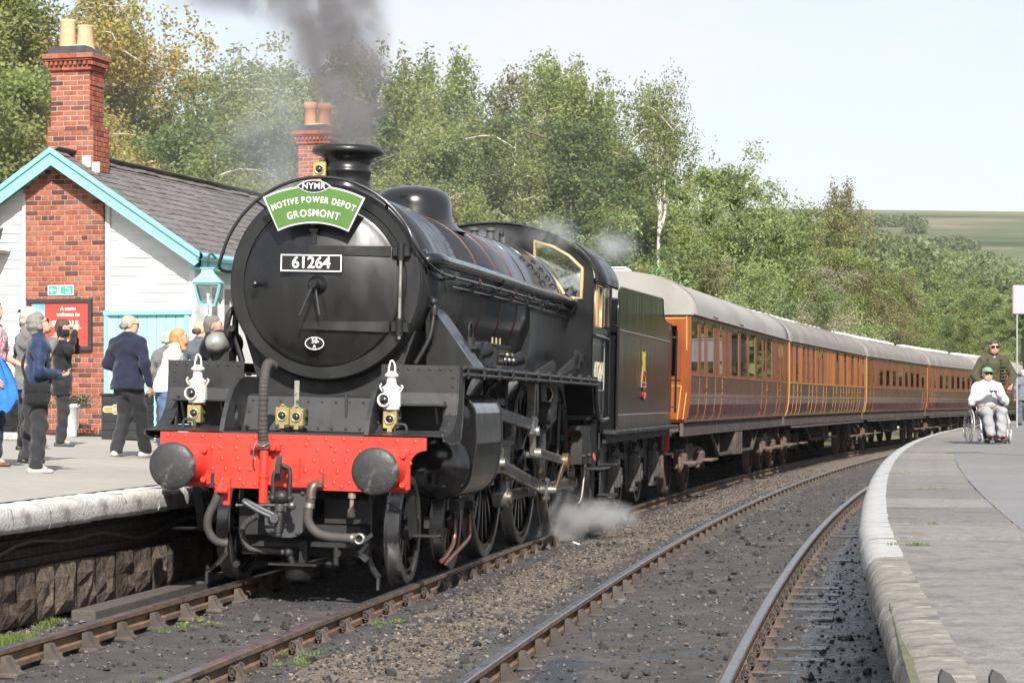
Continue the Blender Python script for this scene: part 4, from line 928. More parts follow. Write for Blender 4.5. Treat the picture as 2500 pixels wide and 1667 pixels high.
# --- bogie: stretchers and guard irons below the beam
bog = empty('bogie', (0, 0, 0), (0, 0, 0), loco)
q = MB(); q.box((0, 1.15, .42), (1.16, .04, .34), bv=.006); q.box((0, 2.7, .52), (1.05, 3.0, .10)); q.box((.28, .95, .50), (.55, .30, .09), bv=.01); q.box((-.3, 1.0, .56), (.5, .2, .26), bv=.01); q.box((.42, .93, .66), (.42, .06, .22), bv=.008)
for sx in (-.545, .545): q.box((sx, 2.7, .52), (.04, 3.0, .40)); 
q.box((.30, .90, .37), (.42, .08, .05), bv=.008); q.box((-.1, .93, .36), (.85, .05, .05), bv=.006)
q.build('bogie_frame', m_frm, bog)
q = MB()
for x in (-.42, -.33, .16, .3): q.rivet((x, 1.13, .46), nn, .02, .012)
for (x, z) in [(.35, .30), (.27, .2), (.9, .2), (-.55, .18)]: q.cyl((x, .9, z), (x, .86, z), .03, n=8)
q.cyl((.33, .88, .35), (.33, .88, .19), .028, n=8); q.build('bolts', m_frm, bog)
for sg, x0, x1 in ((-1, -.66, -.80), (1, .60, .72)):
    q = MB(); xs = [(x0, .95, .45), (x0, .93, .27), ((x0+x1)/2, .88, .17), (x1, .84, .11), (x1, .83, .0)]
    for a, b in zip(xs[:-1], xs[1:]): q.bar(a, b, .055, .022)
    q.build('guard_iron', m_plt, bog)
# --- wheels
def wheel_meshes(r, nsp, cw=False):
    ty = MB(); ty.lathe([(-.065, r-.075), (-.068, r-.004), (-.062, r), (.03, r+.004), (.042, r+.012), (.052, r+.028), (.066, r+.028), (.07, r+.01), (.07, r-.075), (-.065, r-.075)], (0, 0, 0), (-1, 0, 0), 56)
    sp = MB(); sp.lathe([(-.05, r-.13), (-.05, r-.074), (.05, r-.074), (.05, r-.13), (-.05, r-.13)], (0, 0, 0), (-1, 0, 0), 56)
    hub = .14 if r > .7 else .09
    sp.lathe([(-.085, 0), (-.085, hub*.6), (-.075, hub), (.06, hub), (.06, 0)], (0, 0, 0), (-1, 0, 0), 24)
    for i in range(nsp):
        t = 2*math.pi*i/nsp; d = Vector((0, math.cos(t), math.sin(t))); sp.bar(d*(hub*.8), d*(r-.12), .045 if r > .7 else .035, .05 if r > .7 else .04, bv=.01)
    if cw:
        pr = [(rr*math.cos(R_(a)), rr*math.sin(R_(a))) for rr, a in [(r-.12, 50+i*8) for i in range(11)]]; holed(sp, pr, [], .02, .06, 'yz')
    return ty.mesh('tyre', [m_tyre]), sp.mesh('spokes', [m_blk])
wm_b = wheel_meshes(.48, 10); wm_d = wheel_meshes(.94, 18, True); wm_t = wheel_meshes(.62, 12)
def wheel(y, r, wm, parent, right=True, rot=0.0):
    e = empty('wheel', ((.755 if right else -.755), y, r), (0, 0, 0 if right else math.pi), parent)
    link('tyre', wm[0], e, (0, 0, 0), (rot, 0, 0)); link('spokes', wm[1], e, (0, 0, 0), (rot, 0, 0)); return e
BOGY = (1.62, 3.62); DRY = (5.52, 7.85, 10.42)
for y in BOGY:
    for rt in (True, False): wheel(y, .48, wm_b, loco, rt)
for y in DRY:
    for rt in (True, False): wheel(y, .94, wm_d, loco, rt, R_(70))
for y in BOGY: q = MB(); q.cyl((-.7, y, .48), (.7, y, .48), .085); lp_(q, 'axle', m_steeld)
for y in DRY: q = MB(); q.cyl((-.7, y, .94), (.7, y, .94), .11); lp_(q, 'axle', m_steeld)
# --- front platform: curved aprons, arches, footplate
prof_a = [(1.22, 1.94), (1.215, 1.70), (1.19, 1.60), (1.14, 1.51), (1.05, 1.43), (.94, 1.375), (.80, 1.342), (.58, 1.33)]
def apron(x0, x1, prof, mb, t=.012):
    n = len(prof); vs = []
    for x in (x0, x1):
        for (y, z) in prof: vs.append((x, y, z))
        for (y, z) in prof: vs.append((x, y+t, z-t*.6))
    m = 2*n; fs = []
    for i in range(n-1): fs += [(i, i+1, m+i+1, m+i), (n+i, m+n+i, m+n+i+1, n+i+1), (i, n+i, n+i+1, i+1), (m+i, m+i+1, m+n+i+1, m+n+i)]
    fs += [(0, m, m+n, n), (n-1, 2*n-1, m+2*n-1, m+n-1)]
    mb.add(vs, fs, 0, False)
for sg in (-1, 1):
    q = MB(); xi, xo = sg*.62, sg*1.30
    apron(xo-sg*.10, xo, prof_a, q); apron(xi, xi+sg*.10, prof_a, q)
    apron(xi+sg*.10, xo-sg*.10, prof_a[:3], q); apron(xi+sg*.10, xo-sg*.10, prof_a[5:], q)
    q.box(((xi+xo)/2, 1.13, 1.592), (.52, .17, .022), bv=.006)
    for xx in (xi+sg*.16, xo-sg*.16): q.bar((xx, 1.08, 1.585), (xx, 1.17, 1.44), .016, .05)
    ap = lp_(q, 'front_apron', m_plt)
    q = MB(); q.box(((xi+xo)/2, 1.42, 1.50), (.50, .02, .25)); q.box((xi+sg*.10, 1.28, 1.5), (.015, .3, .25)); q.box((xo-sg*.10, 1.28, 1.5), (.015, .3, .25)); q.build('step_recess', m_frm, loco)
    q = MB()
    for i in range(7): q.rivet((xi+sg*(.05+.095*i), 1.218, 1.905), nn, .014, .008)
    for z in (1.84, 1.76, 1.68): q.rivet((xo-sg*.045, 1.216, z), nn, .014, .008)
    for (y, z) in prof_a[3:7]: q.rivet((xo-sg*.045, y-.003, z+.004), (0, -.7, .7), .014, .008)
    for x in np.arange(.66, 1.28, .055): q.rivet((sg*x, .60, 1.334), (0, 0, 1), .009, .006)
    q.build('rivets', m_plt, ap)
    # side valance and its curved lower edge
    q = MB(); va = [(y, z) for y, z in prof_a]+[(.58, 1.315), (.78, 1.275), (1.0, 1.27), (1.4, 1.30), (1.45, 1.94)]
    holed(q, va, [], sg*1.302, sg*1.314, 'yz'); q.build('valance', m_plt, ap)
    q = MB(); q.tube([(sg*1.312, .585, 1.30), (sg*1.312, .80, 1.268), (sg*1.312, 1.0, 1.262), (sg*1.312, 1.3, 1.29), (sg*1.312, 1.42, 1.5), (sg*1.312, 1.44, 1.9)], .010, 6, smooth_path=4); q.tube([(sg*.98, .62, 1.352), (sg*.98, .62, 1.40), (sg*.96, .62, 1.425), (sg*.90, .62, 1.425), (sg*.88, .62, 1.40), (sg*.88, .62, 1.352)], .014, 8, smooth_path=3); q.build('edge_bead', m_plt, ap)
    # frame arch with lightening hole
    ar = [(.60, 1.33), (.66, 1.45), (.76, 1.58), (.90, 1.70), (1.08, 1.78), (1.30, 1.81), (1.75, 1.81), (1.75, 1.33)]
    q = MB(); holed(q, ar, [[(.98+.05*math.cos(R_(i*30)), 1.49+.07*math.sin(R_(i*30))) for i in range(12)]], sg*.615, sg*.655, 'yz'); q.build('frame_arch', m_plt, loco)
q = MB(); q.box((0, .86, 1.325), (1.24, .56, .016)); apron(-.615, .615, [(1.42, 1.66), (1.36, 1.64), (1.24, 1.42), (1.20, 1.345), (1.14, 1.337)], q); cp = lp_(q, 'front_footplate', m_plt)
q = MB()
for x in np.arange(-.56, .6, .125): q.rivet((x, 1.335, 1.60), (0, -.9, .4), .014, .009); q.rivet((x, 1.205, 1.37), (0, -.9, .4), .014, .009)
for x in (-.58, .58): q.rivet((x, 1.28, 1.50), (0, -.9, .4), .014, .009)
q.build('rivets', m_plt, cp)
q = MB(); q.box((-.15, 1.27, 1.52), (.02, .02, .30)); q.box((.30, 1.27, 1.52), (.02, .02, .30)); lp_(q, 'cover_strap', m_plt)
# --- smokebox
q = MB(); q.prism([(-.60, 1.36), (.60, 1.36), (.60, 1.62), (.70, 1.95), (.80, 2.25), (-.80, 2.25), (-.70, 1.95), (-.60, 1.62)], 1.78, 3.5); lp_(q, 'smokebox_saddle', m_frm)
q = MB(); q.lathe([(1.612, .74), (1.600, .748), (1.600, .858)], (0, 0, BZC), (0, 1, 0), 96, sm=False); q.lathe([(1.600, .858), (1.603, .868), (1.614, .8735), (1.632, .8735)], (0, 0, BZC), (0, 1, 0), 96); q.lathe([(1.632, .8735), (1.634, .880), (3.55, .880), (3.55, .8)], (0, 0, BZC), (0, 1, 0), 96); q.lathe([(1.615, .0), (1.615, .80)], (0, 0, BZC), (0, 1, 0), 72); lp_(q, 'smokebox', m_smk)
q = MB(); q.lathe([(1.72, .884), (1.72, .888), (1.735, .888), (1.735, .884)], (0, 0, BZC), (0, 1, 0), 72)
for i in range(72):
    t = R_(5*i); q.rivet((.882*math.cos(t), 1.69, BZC+.882*math.sin(t)), (math.cos(t), 0, math.sin(t)), .010, .006); q.rivet((.882*math.cos(t), 3.5, BZC+.882*math.sin(t)), (math.cos(t), 0, math.sin(t)), .010, .006)
lp_(q, 'rivets', m_smk)
dr = empty('smokebox_door', (0, 0, 0), (0, 0, 0), loco); DZ = BZC-.03
q = MB(); pf = []
for i in range(15): r = .69*i/14; pf.append((1.455+.145*(r/.72)**2.1, r))
pf += [(1.59, .715), (1.60, .728), (1.615, .728)]; q.lathe(pf, (-.02, 0, DZ), (0, 1, 0), 72); q.build('door', m_smk, dr)
def dish(x, z): return 1.455+.145*(min(.72, math.hypot(x+.02, z-DZ))/.72)**2.1
for zc in (2.945, 2.275):
    q = MB(); n = 12; vs = []
    for i in range(n+1):
        x = -.19+(.79)*i/n; h = .034+.012*i/n; y = min(dish(x, zc), 1.60)-.022
        vs += [(x, y, zc-h), (x, y, zc+h), (x, y+.05, zc+h), (x, y+.05, zc-h)]
    fs = []
    for i in range(n):
        for k in range(4): fs.append((4*i+k, 4*i+(k+1) % 4, 4*i+4+(k+1) % 4, 4*i+4+k))
    fs += [(0, 1, 2, 3), (4*n+3, 4*n+2, 4*n+1, 4*n)]
    q.add(vs, fs); q.box((.70, 1.575, zc), (.16, .07, .10), bv=.01); q.cyl((.70, 1.545, zc-.075), (.70, 1.545, zc+.075), .034, n=14); q.build('hinge', m_smk, dr)
q = MB(); q.cyl((.70, 1.545, 2.17), (.70, 1.545, 3.02), .017, n=10); q.build('hinge_pin', m_steel, dr)
q = MB(); q.lathe([(1.40, 0), (1.40, .045), (1.43, .05), (1.445, .085), (1.47, .09)], (-.03, 0, DZ), (0, 1, 0), 24); q.cyl((-.03, 1.40, DZ), (-.03, 1.30, DZ), .028, n=14); q.cyl((-.03, 1.37, DZ), (-.03, 1.335, DZ), .042, n=14); q.cyl((-.03, 1.31, DZ), (-.03, 1.275, DZ), .035, n=14); q.build('door_dart', m_smk, dr)
q = MB()
q.cyl((-.03, 1.355, DZ), (.02, 1.34, DZ-.27), .016, .012, n=10); q.cyl((-.03, 1.295, DZ), (-.14, 1.28, DZ-.28), .016, .012, n=10); q.build('dart_handle', mat('worn_steel_black', (.06, .06, .065), .35, metal=.6), dr)
q = MB(); q.lathe([(1.52, .022), (1.48, .02), (1.46, .034), (1.435, .036), (1.42, .02), (1.415, 0)], (-.60, 0, DZ+.0), (0, 1, 0), 14); q.build('door_knob', m_blk, dr)
q = MB(); q.box((-.08, 1.50, 3.06), (.055, .03, .13), bv=.006); q.box((-.08, 1.48, 3.12), (.075, .03, .03)); q.build('lamp_iron', m_smk, dr)
# number plate and shed plate
npz, npx, npy = 2.825, -.085, 1.425
pl_ = empty('number_plate', (npx, npy, npz), (0, 0, 0), dr)
q = MB(); q.box((0, .012, 0), (.555, .022, .150), bv=.006); q.build('plate', m_blk, pl_)
q = MB(); t_ = .010
for (c_, s_) in [((0, -.001, .07), (.555, .008, t_)), ((0, -.001, -.07), (.555, .008, t_)), ((-.2725, -.001, 0), (t_, .0079, .15)), ((.2725, -.001, 0), (t_, .0079, .15))]: q.box(c_, s_)
q.build('plate_border', m_wtext, pl_)
q = MB()
for x in (-.255, .255): q.cyl((x, -.004, 0), (x, .004, 0), .010, n=8)
q.build('plate_bolt', m_blk, pl_)
text_obj('61264', .142, pl_, (0, -.002, 0), m_wtext, 'numerals', .004, .0025)
sh = empty('shed_plate', (-.055, 1.49, 2.115), (0, 0, 0), dr)
q = MB(); q.lathe([(0, 0), (0, .088), (.015, .088)], (0, 0, 0), (0, 1, 0), 32); o = q.build('plate', m_blk, sh); o.scale = (1, 1, .64)
q = MB(); q.tube([(.084*math.cos(R_(i*10)), -.001, .054*math.sin(R_(i*10))) for i in range(36)], .0045, 6, closed=True); q.build('plate_border', m_wtext, sh)
text_obj('50', .056, sh, (0, -.003, .020), m_wtext, 'numerals', .003, 0); text_obj('A', .046, sh, (0, -.003, -.028), m_wtext, 'numerals', .003, 0)
# --- boiler, chimney, dome
q = MB(); q.lathe([(3.55, .80), (3.55, .850), (7.4, .858), (7.45, .865), (10.35, .90)], (0, 0, BZC), (0, 1, 0), 72); boil = lp_(q, 'boiler', m_blk2)
q = MB()
for y in (3.6, 4.75, 5.9, 6.9, 7.75, 8.9, 10.1):
    r = .853+(.012 if y > 7.4 else 0)+max(0, (y-7.4))*.012; q.lathe([(y-.03, r), (y-.03, r+.006), (y+.03, r+.006), (y+.03, r)], (0, 0, BZC), (0, 1, 0), 72)
q.build('boiler_band', m_blk, boil)
q = MB()
for y in (4.70, 4.80, 5.85, 5.95, 6.85, 6.95): q.lathe([(y-.003, .857), (y-.003, .861), (y+.003, .861), (y+.003, .857)], (0, 0, BZC), (0, 1, 0), 72)
q.build('lining', m_liner, boil)
q = MB(); fbx = [(.895, 2.7), (.90, 2.4), (.88, 2.1), (.80, 1.8), (.72, 1.5), (-.72, 1.5), (-.80, 1.8), (-.88, 2.1), (-.90, 2.4), (-.895, 2.7)]; q.prism(fbx, 7.6, 10.34); lp_(q, 'firebox', m_blk2)
q = MB()
for i_, (x, z) in enumerate([(.62, 3.29), (.70, 3.21), (.765, 3.12), (.815, 3.03)]):
    for yy in (8.5, 9.3):
        q.cyl((x-.04, yy+.12*i_, z-.03), (x+.025, yy+.12*i_, z+.015), .016, n=8); q.tube([(x+.02, yy+.12*i_, z+.02), (x+.035, yy+.1+.12*i_, z-.01), (x+.02, yy+.2+.12*i_, z-.04)], .006, 5)
lp_(q, 'washout_plugs', m_frm)
CY = 2.36
q = MB(); q.lathe([(-.02, .56), (.03, .44), (.07, .35), (.12, .29), (.20, .245), (.28, .222), (.36, .214), (.37, .226), (.40, .226), (.41, .214), (.47, .217), (.505, .232), (.53, .27), (.545, .32), (.555, .328), (.575, .33), (.60, .322), (.612, .30), (.612, .25), (.55, .22), (.3, .20)], (0, CY, 3.335), (0, 0, 1), 48)
for t in (230, 310, 200): q.rivet((.226*math.cos(R_(t)), CY+.226*math.sin(R_(t)), 3.60), (math.cos(R_(t)), math.sin(R_(t)), 0), .014, .008)
lp_(q, 'chimney', m_smk)
q = MB(); q.lathe([(-.06, .56), (.0, .47), (.05, .425), (.12, .405), (.22, .398), (.29, .385), (.345, .345), (.385, .27), (.41, .15), (.418, .0)], (0, 5.36, 3.43), (0, 0, 1), 48); lp_(q, 'dome', m_blk)
sv = empty('safety_valve', (0, 0, 0), (0, 0, 0), loco)
for x in (-.06, .14):
    q = MB(); q.cyl((x, 9.2, 3.45), (x, 9.2, 3.66), .05, n=12); q.cyl((x, 9.2, 3.645), (x, 9.2, 3.68), .075, n=12); q.cyl((x+.13, 9.35, 3.45), (x+.13, 9.35, 3.58), .045, n=10); q.build('valve_column', mat('valve_grey', (.10, .10, .10), .5, metal=.3), sv)
q = MB(); q.cyl((.22, 9.5, 3.45), (.22, 9.5, 3.62), .03, n=10); q.sphere((.22, 9.5, 3.63), .036); q.build('whistle', m_frm, sv)
# --- handrails and ejector pipe
q = MB(); hz = 2.775; R1 = .93; HRX = -.03; pts = [(.975, 10.3, hz-.03), (.975, 6, hz), (.975, 2.6, hz), (.965, 2.1, hz+.01), (.93, 1.75, hz+.06)]
for a in (20, 32, 45, 58, 70, 82, 94, 106, 118, 130, 143, 156, 166): pts.append((HRX+R1*math.cos(R_(a)), 1.52, BZC+R1*math.sin(R_(a))))
pts += [(-.965, 1.54, 2.80), (-.955, 1.58, 2.765), (-.92, 1.64, 2.75), (-.86, 1.72, 2.755)]
q.tube(pts, .0165, 8, smooth_path=4)
for y in (2.6, 3.9, 5.1, 6.1, 7.3, 8.3, 9.4): q.cyl((.84, y, hz-.035), (.975, y, hz), .013, n=8); q.sphere((.975, y, hz), .028, 8, 6)
for a in (50, 90, 130): q.cyl((.85*math.cos(R_(a)), 1.62, BZC+.85*math.sin(R_(a))), (HRX+R1*math.cos(R_(a)), 1.52, BZC+R1*math.sin(R_(a))), .013, n=8)
lp_(q, 'handrail', mat('handrail_black', (.02, .02, .021), .25, coat=.3))
q = MB(); q.tube([(.955, 2.05, 2.895), (.955, 4.0, 2.895), (.965, 7.5, 2.87), (.97, 10.1, 2.85)], .058, 14, smooth_path=3); q.tube([(.86, 1.86, 2.88), (.90, 1.88, 2.89), (.94, 1.95, 2.895), (.955, 2.1, 2.895)], .07, 14, smooth_path=4); q.lathe([(0, .115), (.03, .115), (.04, .08)], (.845, 1.86, 2.87), (1, .05, .1), 16)
q.tube([(.97, 10.05, 2.85), (.98, 10.2, 2.845), (1.0, 10.28, 2.80), (.97, 10.3, 2.74)], .062, 12, smooth_path=4)
for y in (2.15, 5.2, 8.0, 9.9): q.cyl((.955, y-.02, 2.893 if y < 5 else 2.87), (.955, y+.02, 2.893 if y < 5 else 2.87), .066, n=14)
q.tube([(.96, 2.6, hz-.09), (.97, 6, hz-.085), (.97, 10.2, hz-.12)], .011, 6)
for y in (3.5, 4.6, 5.7, 6.8, 7.9, 9.0): q.tube([(.97, y, hz), (1.02, y+.03, hz-.03), (.98, y+.05, hz-.09), (.86, y+.06, hz-.08)], .013, 6, smooth_path=3)
lp_(q, 'ejector_pipe', m_blk)
# --- running plates with valance, pipework
for sg in (-1, 1):
    q = MB(); q.box((sg*1.06, 5.83, 1.925), (.50, 9.2, .014)); q.box((sg*1.303, 5.83, 1.885), (.014, 9.2, .085)); q.box((sg*1.03, 5.83, 1.86), (.4, 9.2, .02)); lp_(q, 'running_plate', m_plt)
    q = MB()
    q.tube([(sg*1.325, 1.35, 1.925), (sg*1.325, 6, 1.905), (sg*1.325, 10.3, 1.885)], .019, 8); q.tube([(sg*1.33, 1.35, 1.865), (sg*1.33, 6, 1.85), (sg*1.33, 10.3, 1.835)], .016, 8)
    for y in np.arange(1.5, 10.3, .8): q.box((sg*1.325, y, 1.885), (.05, .05, .12), bv=.008)
    lp_(q, 'running_plate_pipes', m_plt)
q = MB(); q.prism([(1.30, 1.932), (.86, 1.932), (.845, 2.35), (.89, 2.47), (.94, 2.42)], 2.0, 2.55); lp_(q, 'steam_pipe_cover', m_smk)
q = MB(); q.tube([(.78, 1.9, 1.96), (.9, 1.92, 2.20), (.93, 1.96, 2.45), (.92, 2.0, 2.53), (.88, 2.05, 2.55)], .022, 8, smooth_path=4); q.sphere((.92, 1.97, 2.52), .04, 8, 6); q.cyl((.93, 1.95, 2.40), (.93, 1.95, 2.46), .034, n=8); lp_(q, 'lubricator_pipe', m_frm)
lub = empty('lubricators', (0, 0, 0), (0, 0, 0), loco)
q = MB(); q.box((1.08, 3.4, 2.06), (.20, .95, .22), bv=.01); q.box((1.08, 3.4, 2.18), (.22, .99, .02), bv=.005); q.build('oil_box', m_plt, lub)
q = MB()
for i in range(4):
    y = 4.15+i*.2; q.cyl((1.10, y, 1.93), (1.10, y, 2.16), .055, n=10); q.cyl((1.10, y, 2.16), (1.10, y, 2.19), .065, n=10); q.cyl((1.16, y-.04, 2.02), (1.20, y-.04, 2.02), .03, n=8); q.cyl((1.16, y, 2.09), (1.21, y, 2.09), .02, n=8)
q.box((1.1, 4.5, 1.96), (.2, .9, .05)); q.build('lubricator', m_frm, lub)
q = MB()
for i in range(3): q.cyl((1.08, 4.15+i*.22, 2.19), (1.08, 4.15+i*.22, 2.26), .012, n=6)
q.build('oil_nipple', m_brass, lub)
q = MB()
for i in range(5): q.sphere((1.20, 4.2+i*.13, 2.04+.05*(i % 2)), .026, 8, 6)
q.build('lubricator_fitting', m_steel, lub)
q = MB(); q.cyl((1.1, 2.72, 1.94), (1.1, 2.72, 2.12), .09, n=12); q.box((1.1, 2.72, 2.13), (.22, .28, .03)); q.cyl((1.13, 2.66, 2.14), (1.13, 2.66, 2.22), .05, n=10); q.tube([(1.12, 2.66, 2.2), (1.12, 2.66, 2.32), (1.12, 2.74, 2.36), (1.12, 2.84, 2.30), (1.12, 2.86, 2.12)], .011, 6, smooth_path=5); q.sphere((1.0, 2.55, 2.05), .07); q.box((1.14, 2.95, 2.10), (.10, .16, .17), Matrix.Translation((0, 0, 0)), bv=.02); q.build('lubricator_drive', m_frm, lub)
q = MB(); q.cyl((1.13, 3.02, 2.07), (1.2, 3.16, 2.12), .07, .085, n=12); q.cyl((1.13, 5.0, 2.03), (1.2, 5.12, 2.07), .06, .075, n=12); q.build('oil_filler', m_blk, lub)
# reversing rod bracket plates near the cab
q = MB(); holed(q, [(6.9, 1.94), (8.3, 2.10), (8.45, 2.05), (8.45, 1.94)], [], 1.05, 1.08, 'yz'); holed(q, [(8.2, 1.95), (9.9, 2.22), (9.9, 2.08), (8.6, 1.94)], [], 1.12, 1.15, 'yz'); q.box((1.14, 9.75, 2.13), (.02, .5, .22), bv=.01); q.box((1.14, 10.15, 2.16), (.02, .25, .10), bv=.01); lp_(q, 'reversing_rod', m_plt)
# left side: pump with domed silver end
q = MB(); q.lathe([(0, 0), (.015, .05), (.05, .085), (.10, .10), (.42, .10)], (-1.06, 1.72, 2.11), (0, 1, 0), 24); pu = lp_(q, 'air_pump', mat('pump_grey', (.33, .33, .30), .42, metal=.35, var=.25, vscale=9, c2=(.22, .21, .18), c2_lo=.5, c2_hi=.7, c2scale=8))
q = MB(); q.cyl((-1.06, 1.95, 2.11), (-1.06, 2.3, 2.11), .125, n=20); q.tube([(-.98, 1.9, 2.2), (-.97, 1.88, 2.32), (-.93, 1.9, 2.42), (-.86, 2.0, 2.48)], .03, 8, smooth_path=4); q.sphere((-.94, 1.86, 2.20), .05); q.tube([(-1.12, 1.88, 2.02), (-1.12, 1.86, 1.94)], .015, 6); q.box((-1.05, 2.0, 1.98), (.2, .25, .1)); q.cyl((-.9, 1.80, 2.24), (-.9, 1.76, 2.24), .03, n=8); q.build('pump_body', m_frm, pu)
q = MB(); q.tube([(-.83, 1.9, 1.94), (-.9, 1.9, 2.2), (-.9, 1.95, 2.45), (-.84, 2.0, 2.55)], .03, 8, smooth_path=5); lp_(q, 'left_pipe', m_frm)
# --- cylinders
for sg in (-1, 1):
    cyl_ = empty('cylinder', (0, 0, 0), (0, 0, 0), loco)
    q = MB(); n = 20; pr = []
    for (x, z) in arc(1.0, 1.04, .30, -95, -5, 7): pr.append((sg*x, z))
    for (x, z) in [(1.315, 1.12), (1.33, 1.25), (1.325, 1.42)]: pr.append((sg*x, z))
    for (x, z) in arc(1.12, 1.49, .20, 10, 95, 6): pr.append((sg*x, z))
    pr += [(sg*.80, 1.68), (sg*.62, 1.60), (sg*.62, .80), (sg*.85, .76)]
    q.prism(pr, 1.98, 3.42); o = q.build('cylinder_casing', m_blk, cyl_)
    for p in o.data.polygons: p.use_smooth = False
    q = MB(); q.lathe([(1.86, 0), (1.86, .20), (1.90, .255), (1.98, .29), (1.98, .31), (1.995, .31)], (sg*.995, 0, 1.04), (0, 1, 0), 32); q.lathe([(1.80, 0), (1.80, .05), (1.9, .07), (1.93, .13), (1.98, .165), (1.98, .19)], (sg*1.10, 0, 1.49), (0, 1, 0), 24); q.build('cylinder_cover', m_blk, cyl_)
    q = MB()
    q.tube([(sg*p[0]*sg*1.004 if False else p[0]*1.003, 2.02, p[1]) for p in pr[:17]], .007, 6); q.tube([(p[0]*1.003, 3.38, p[1]) for p in pr[:17]], .007, 6)
    for i in range(10): t = R_(36*i); q.cyl((sg*.995+.275*math.cos(t), 1.975, 1.04+.275*math.sin(t)), (sg*.995+.275*math.cos(t), 1.945, 1.04+.275*math.sin(t)), .014, n=6)
    q.cyl((sg*1.14, 1.80, 1.46), (sg*1.14, 1.77, 1.46), .03, n=8); q.build('cover_bolts', m_frm, cyl_)
    q = MB()
    for y in (1.6, 3.5):
        q.box((sg*.98, y, .55), (.05, .05, .10)); 
    q.tube([(sg*.95, 1.9, .72), (sg*.97, 1.75, .60), (sg*.99, 1.6, .50), (sg*1.0, 1.42, .30)], .0, 4) if False else None
    q.build('drain_bracket', m_frm, cyl_)
# cylinder drain cocks with copper pipes (right side)
q = MB(); q.tube([(1.05, 2.55, .62), (1.05, 2.55, .40), (1.05, 2.45, .30), (1.05, 2.15, .22), (1.05, 1.95, .19)], .022, 8, smooth_path=5); q.tube([(1.05, 3.3, .60), (1.05, 3.3, .42), (1.06, 3.2, .33), (1.06, 2.8, .26), (1.07, 2.05, .165)], .022, 8, smooth_path=5); lp_(q, 'drain_pipe', m_copper)
q = MB(); q.box((1.05, 2.55, .66), (.10, .12, .09), bv=.01); q.cyl((1.05, 2.55, .60), (1.05, 2.55, .54), .035, n=6); q.box((1.05, 3.3, .64), (.09, .10, .08), bv=.01); q.cyl((1.05, 3.3, .60), (1.05, 3.3, .55), .034, n=6); q.bar((1.02, 2.5, .70), (1.02, 3.4, .70), .03, .03); lp_(q, 'drain_cock', m_frm)
# front steps under the beam
for sg, x in ((1, .93), (-1, -.98)):
    q = MB(); q.bar((x, 1.05, .86), (x, 1.25, .44), .075, .018); q.box((x+.13*sg, 1.2, .455), (.22, .20, .02), bv=.009); q.box((x+.13*sg, 1.45, .88), (.20, .16, .02), bv=.009); q.bar((x-.2*sg, 1.1, .74), (x, 1.2, .60), .03, .012); lp_(q, 'front_step', m_plt)
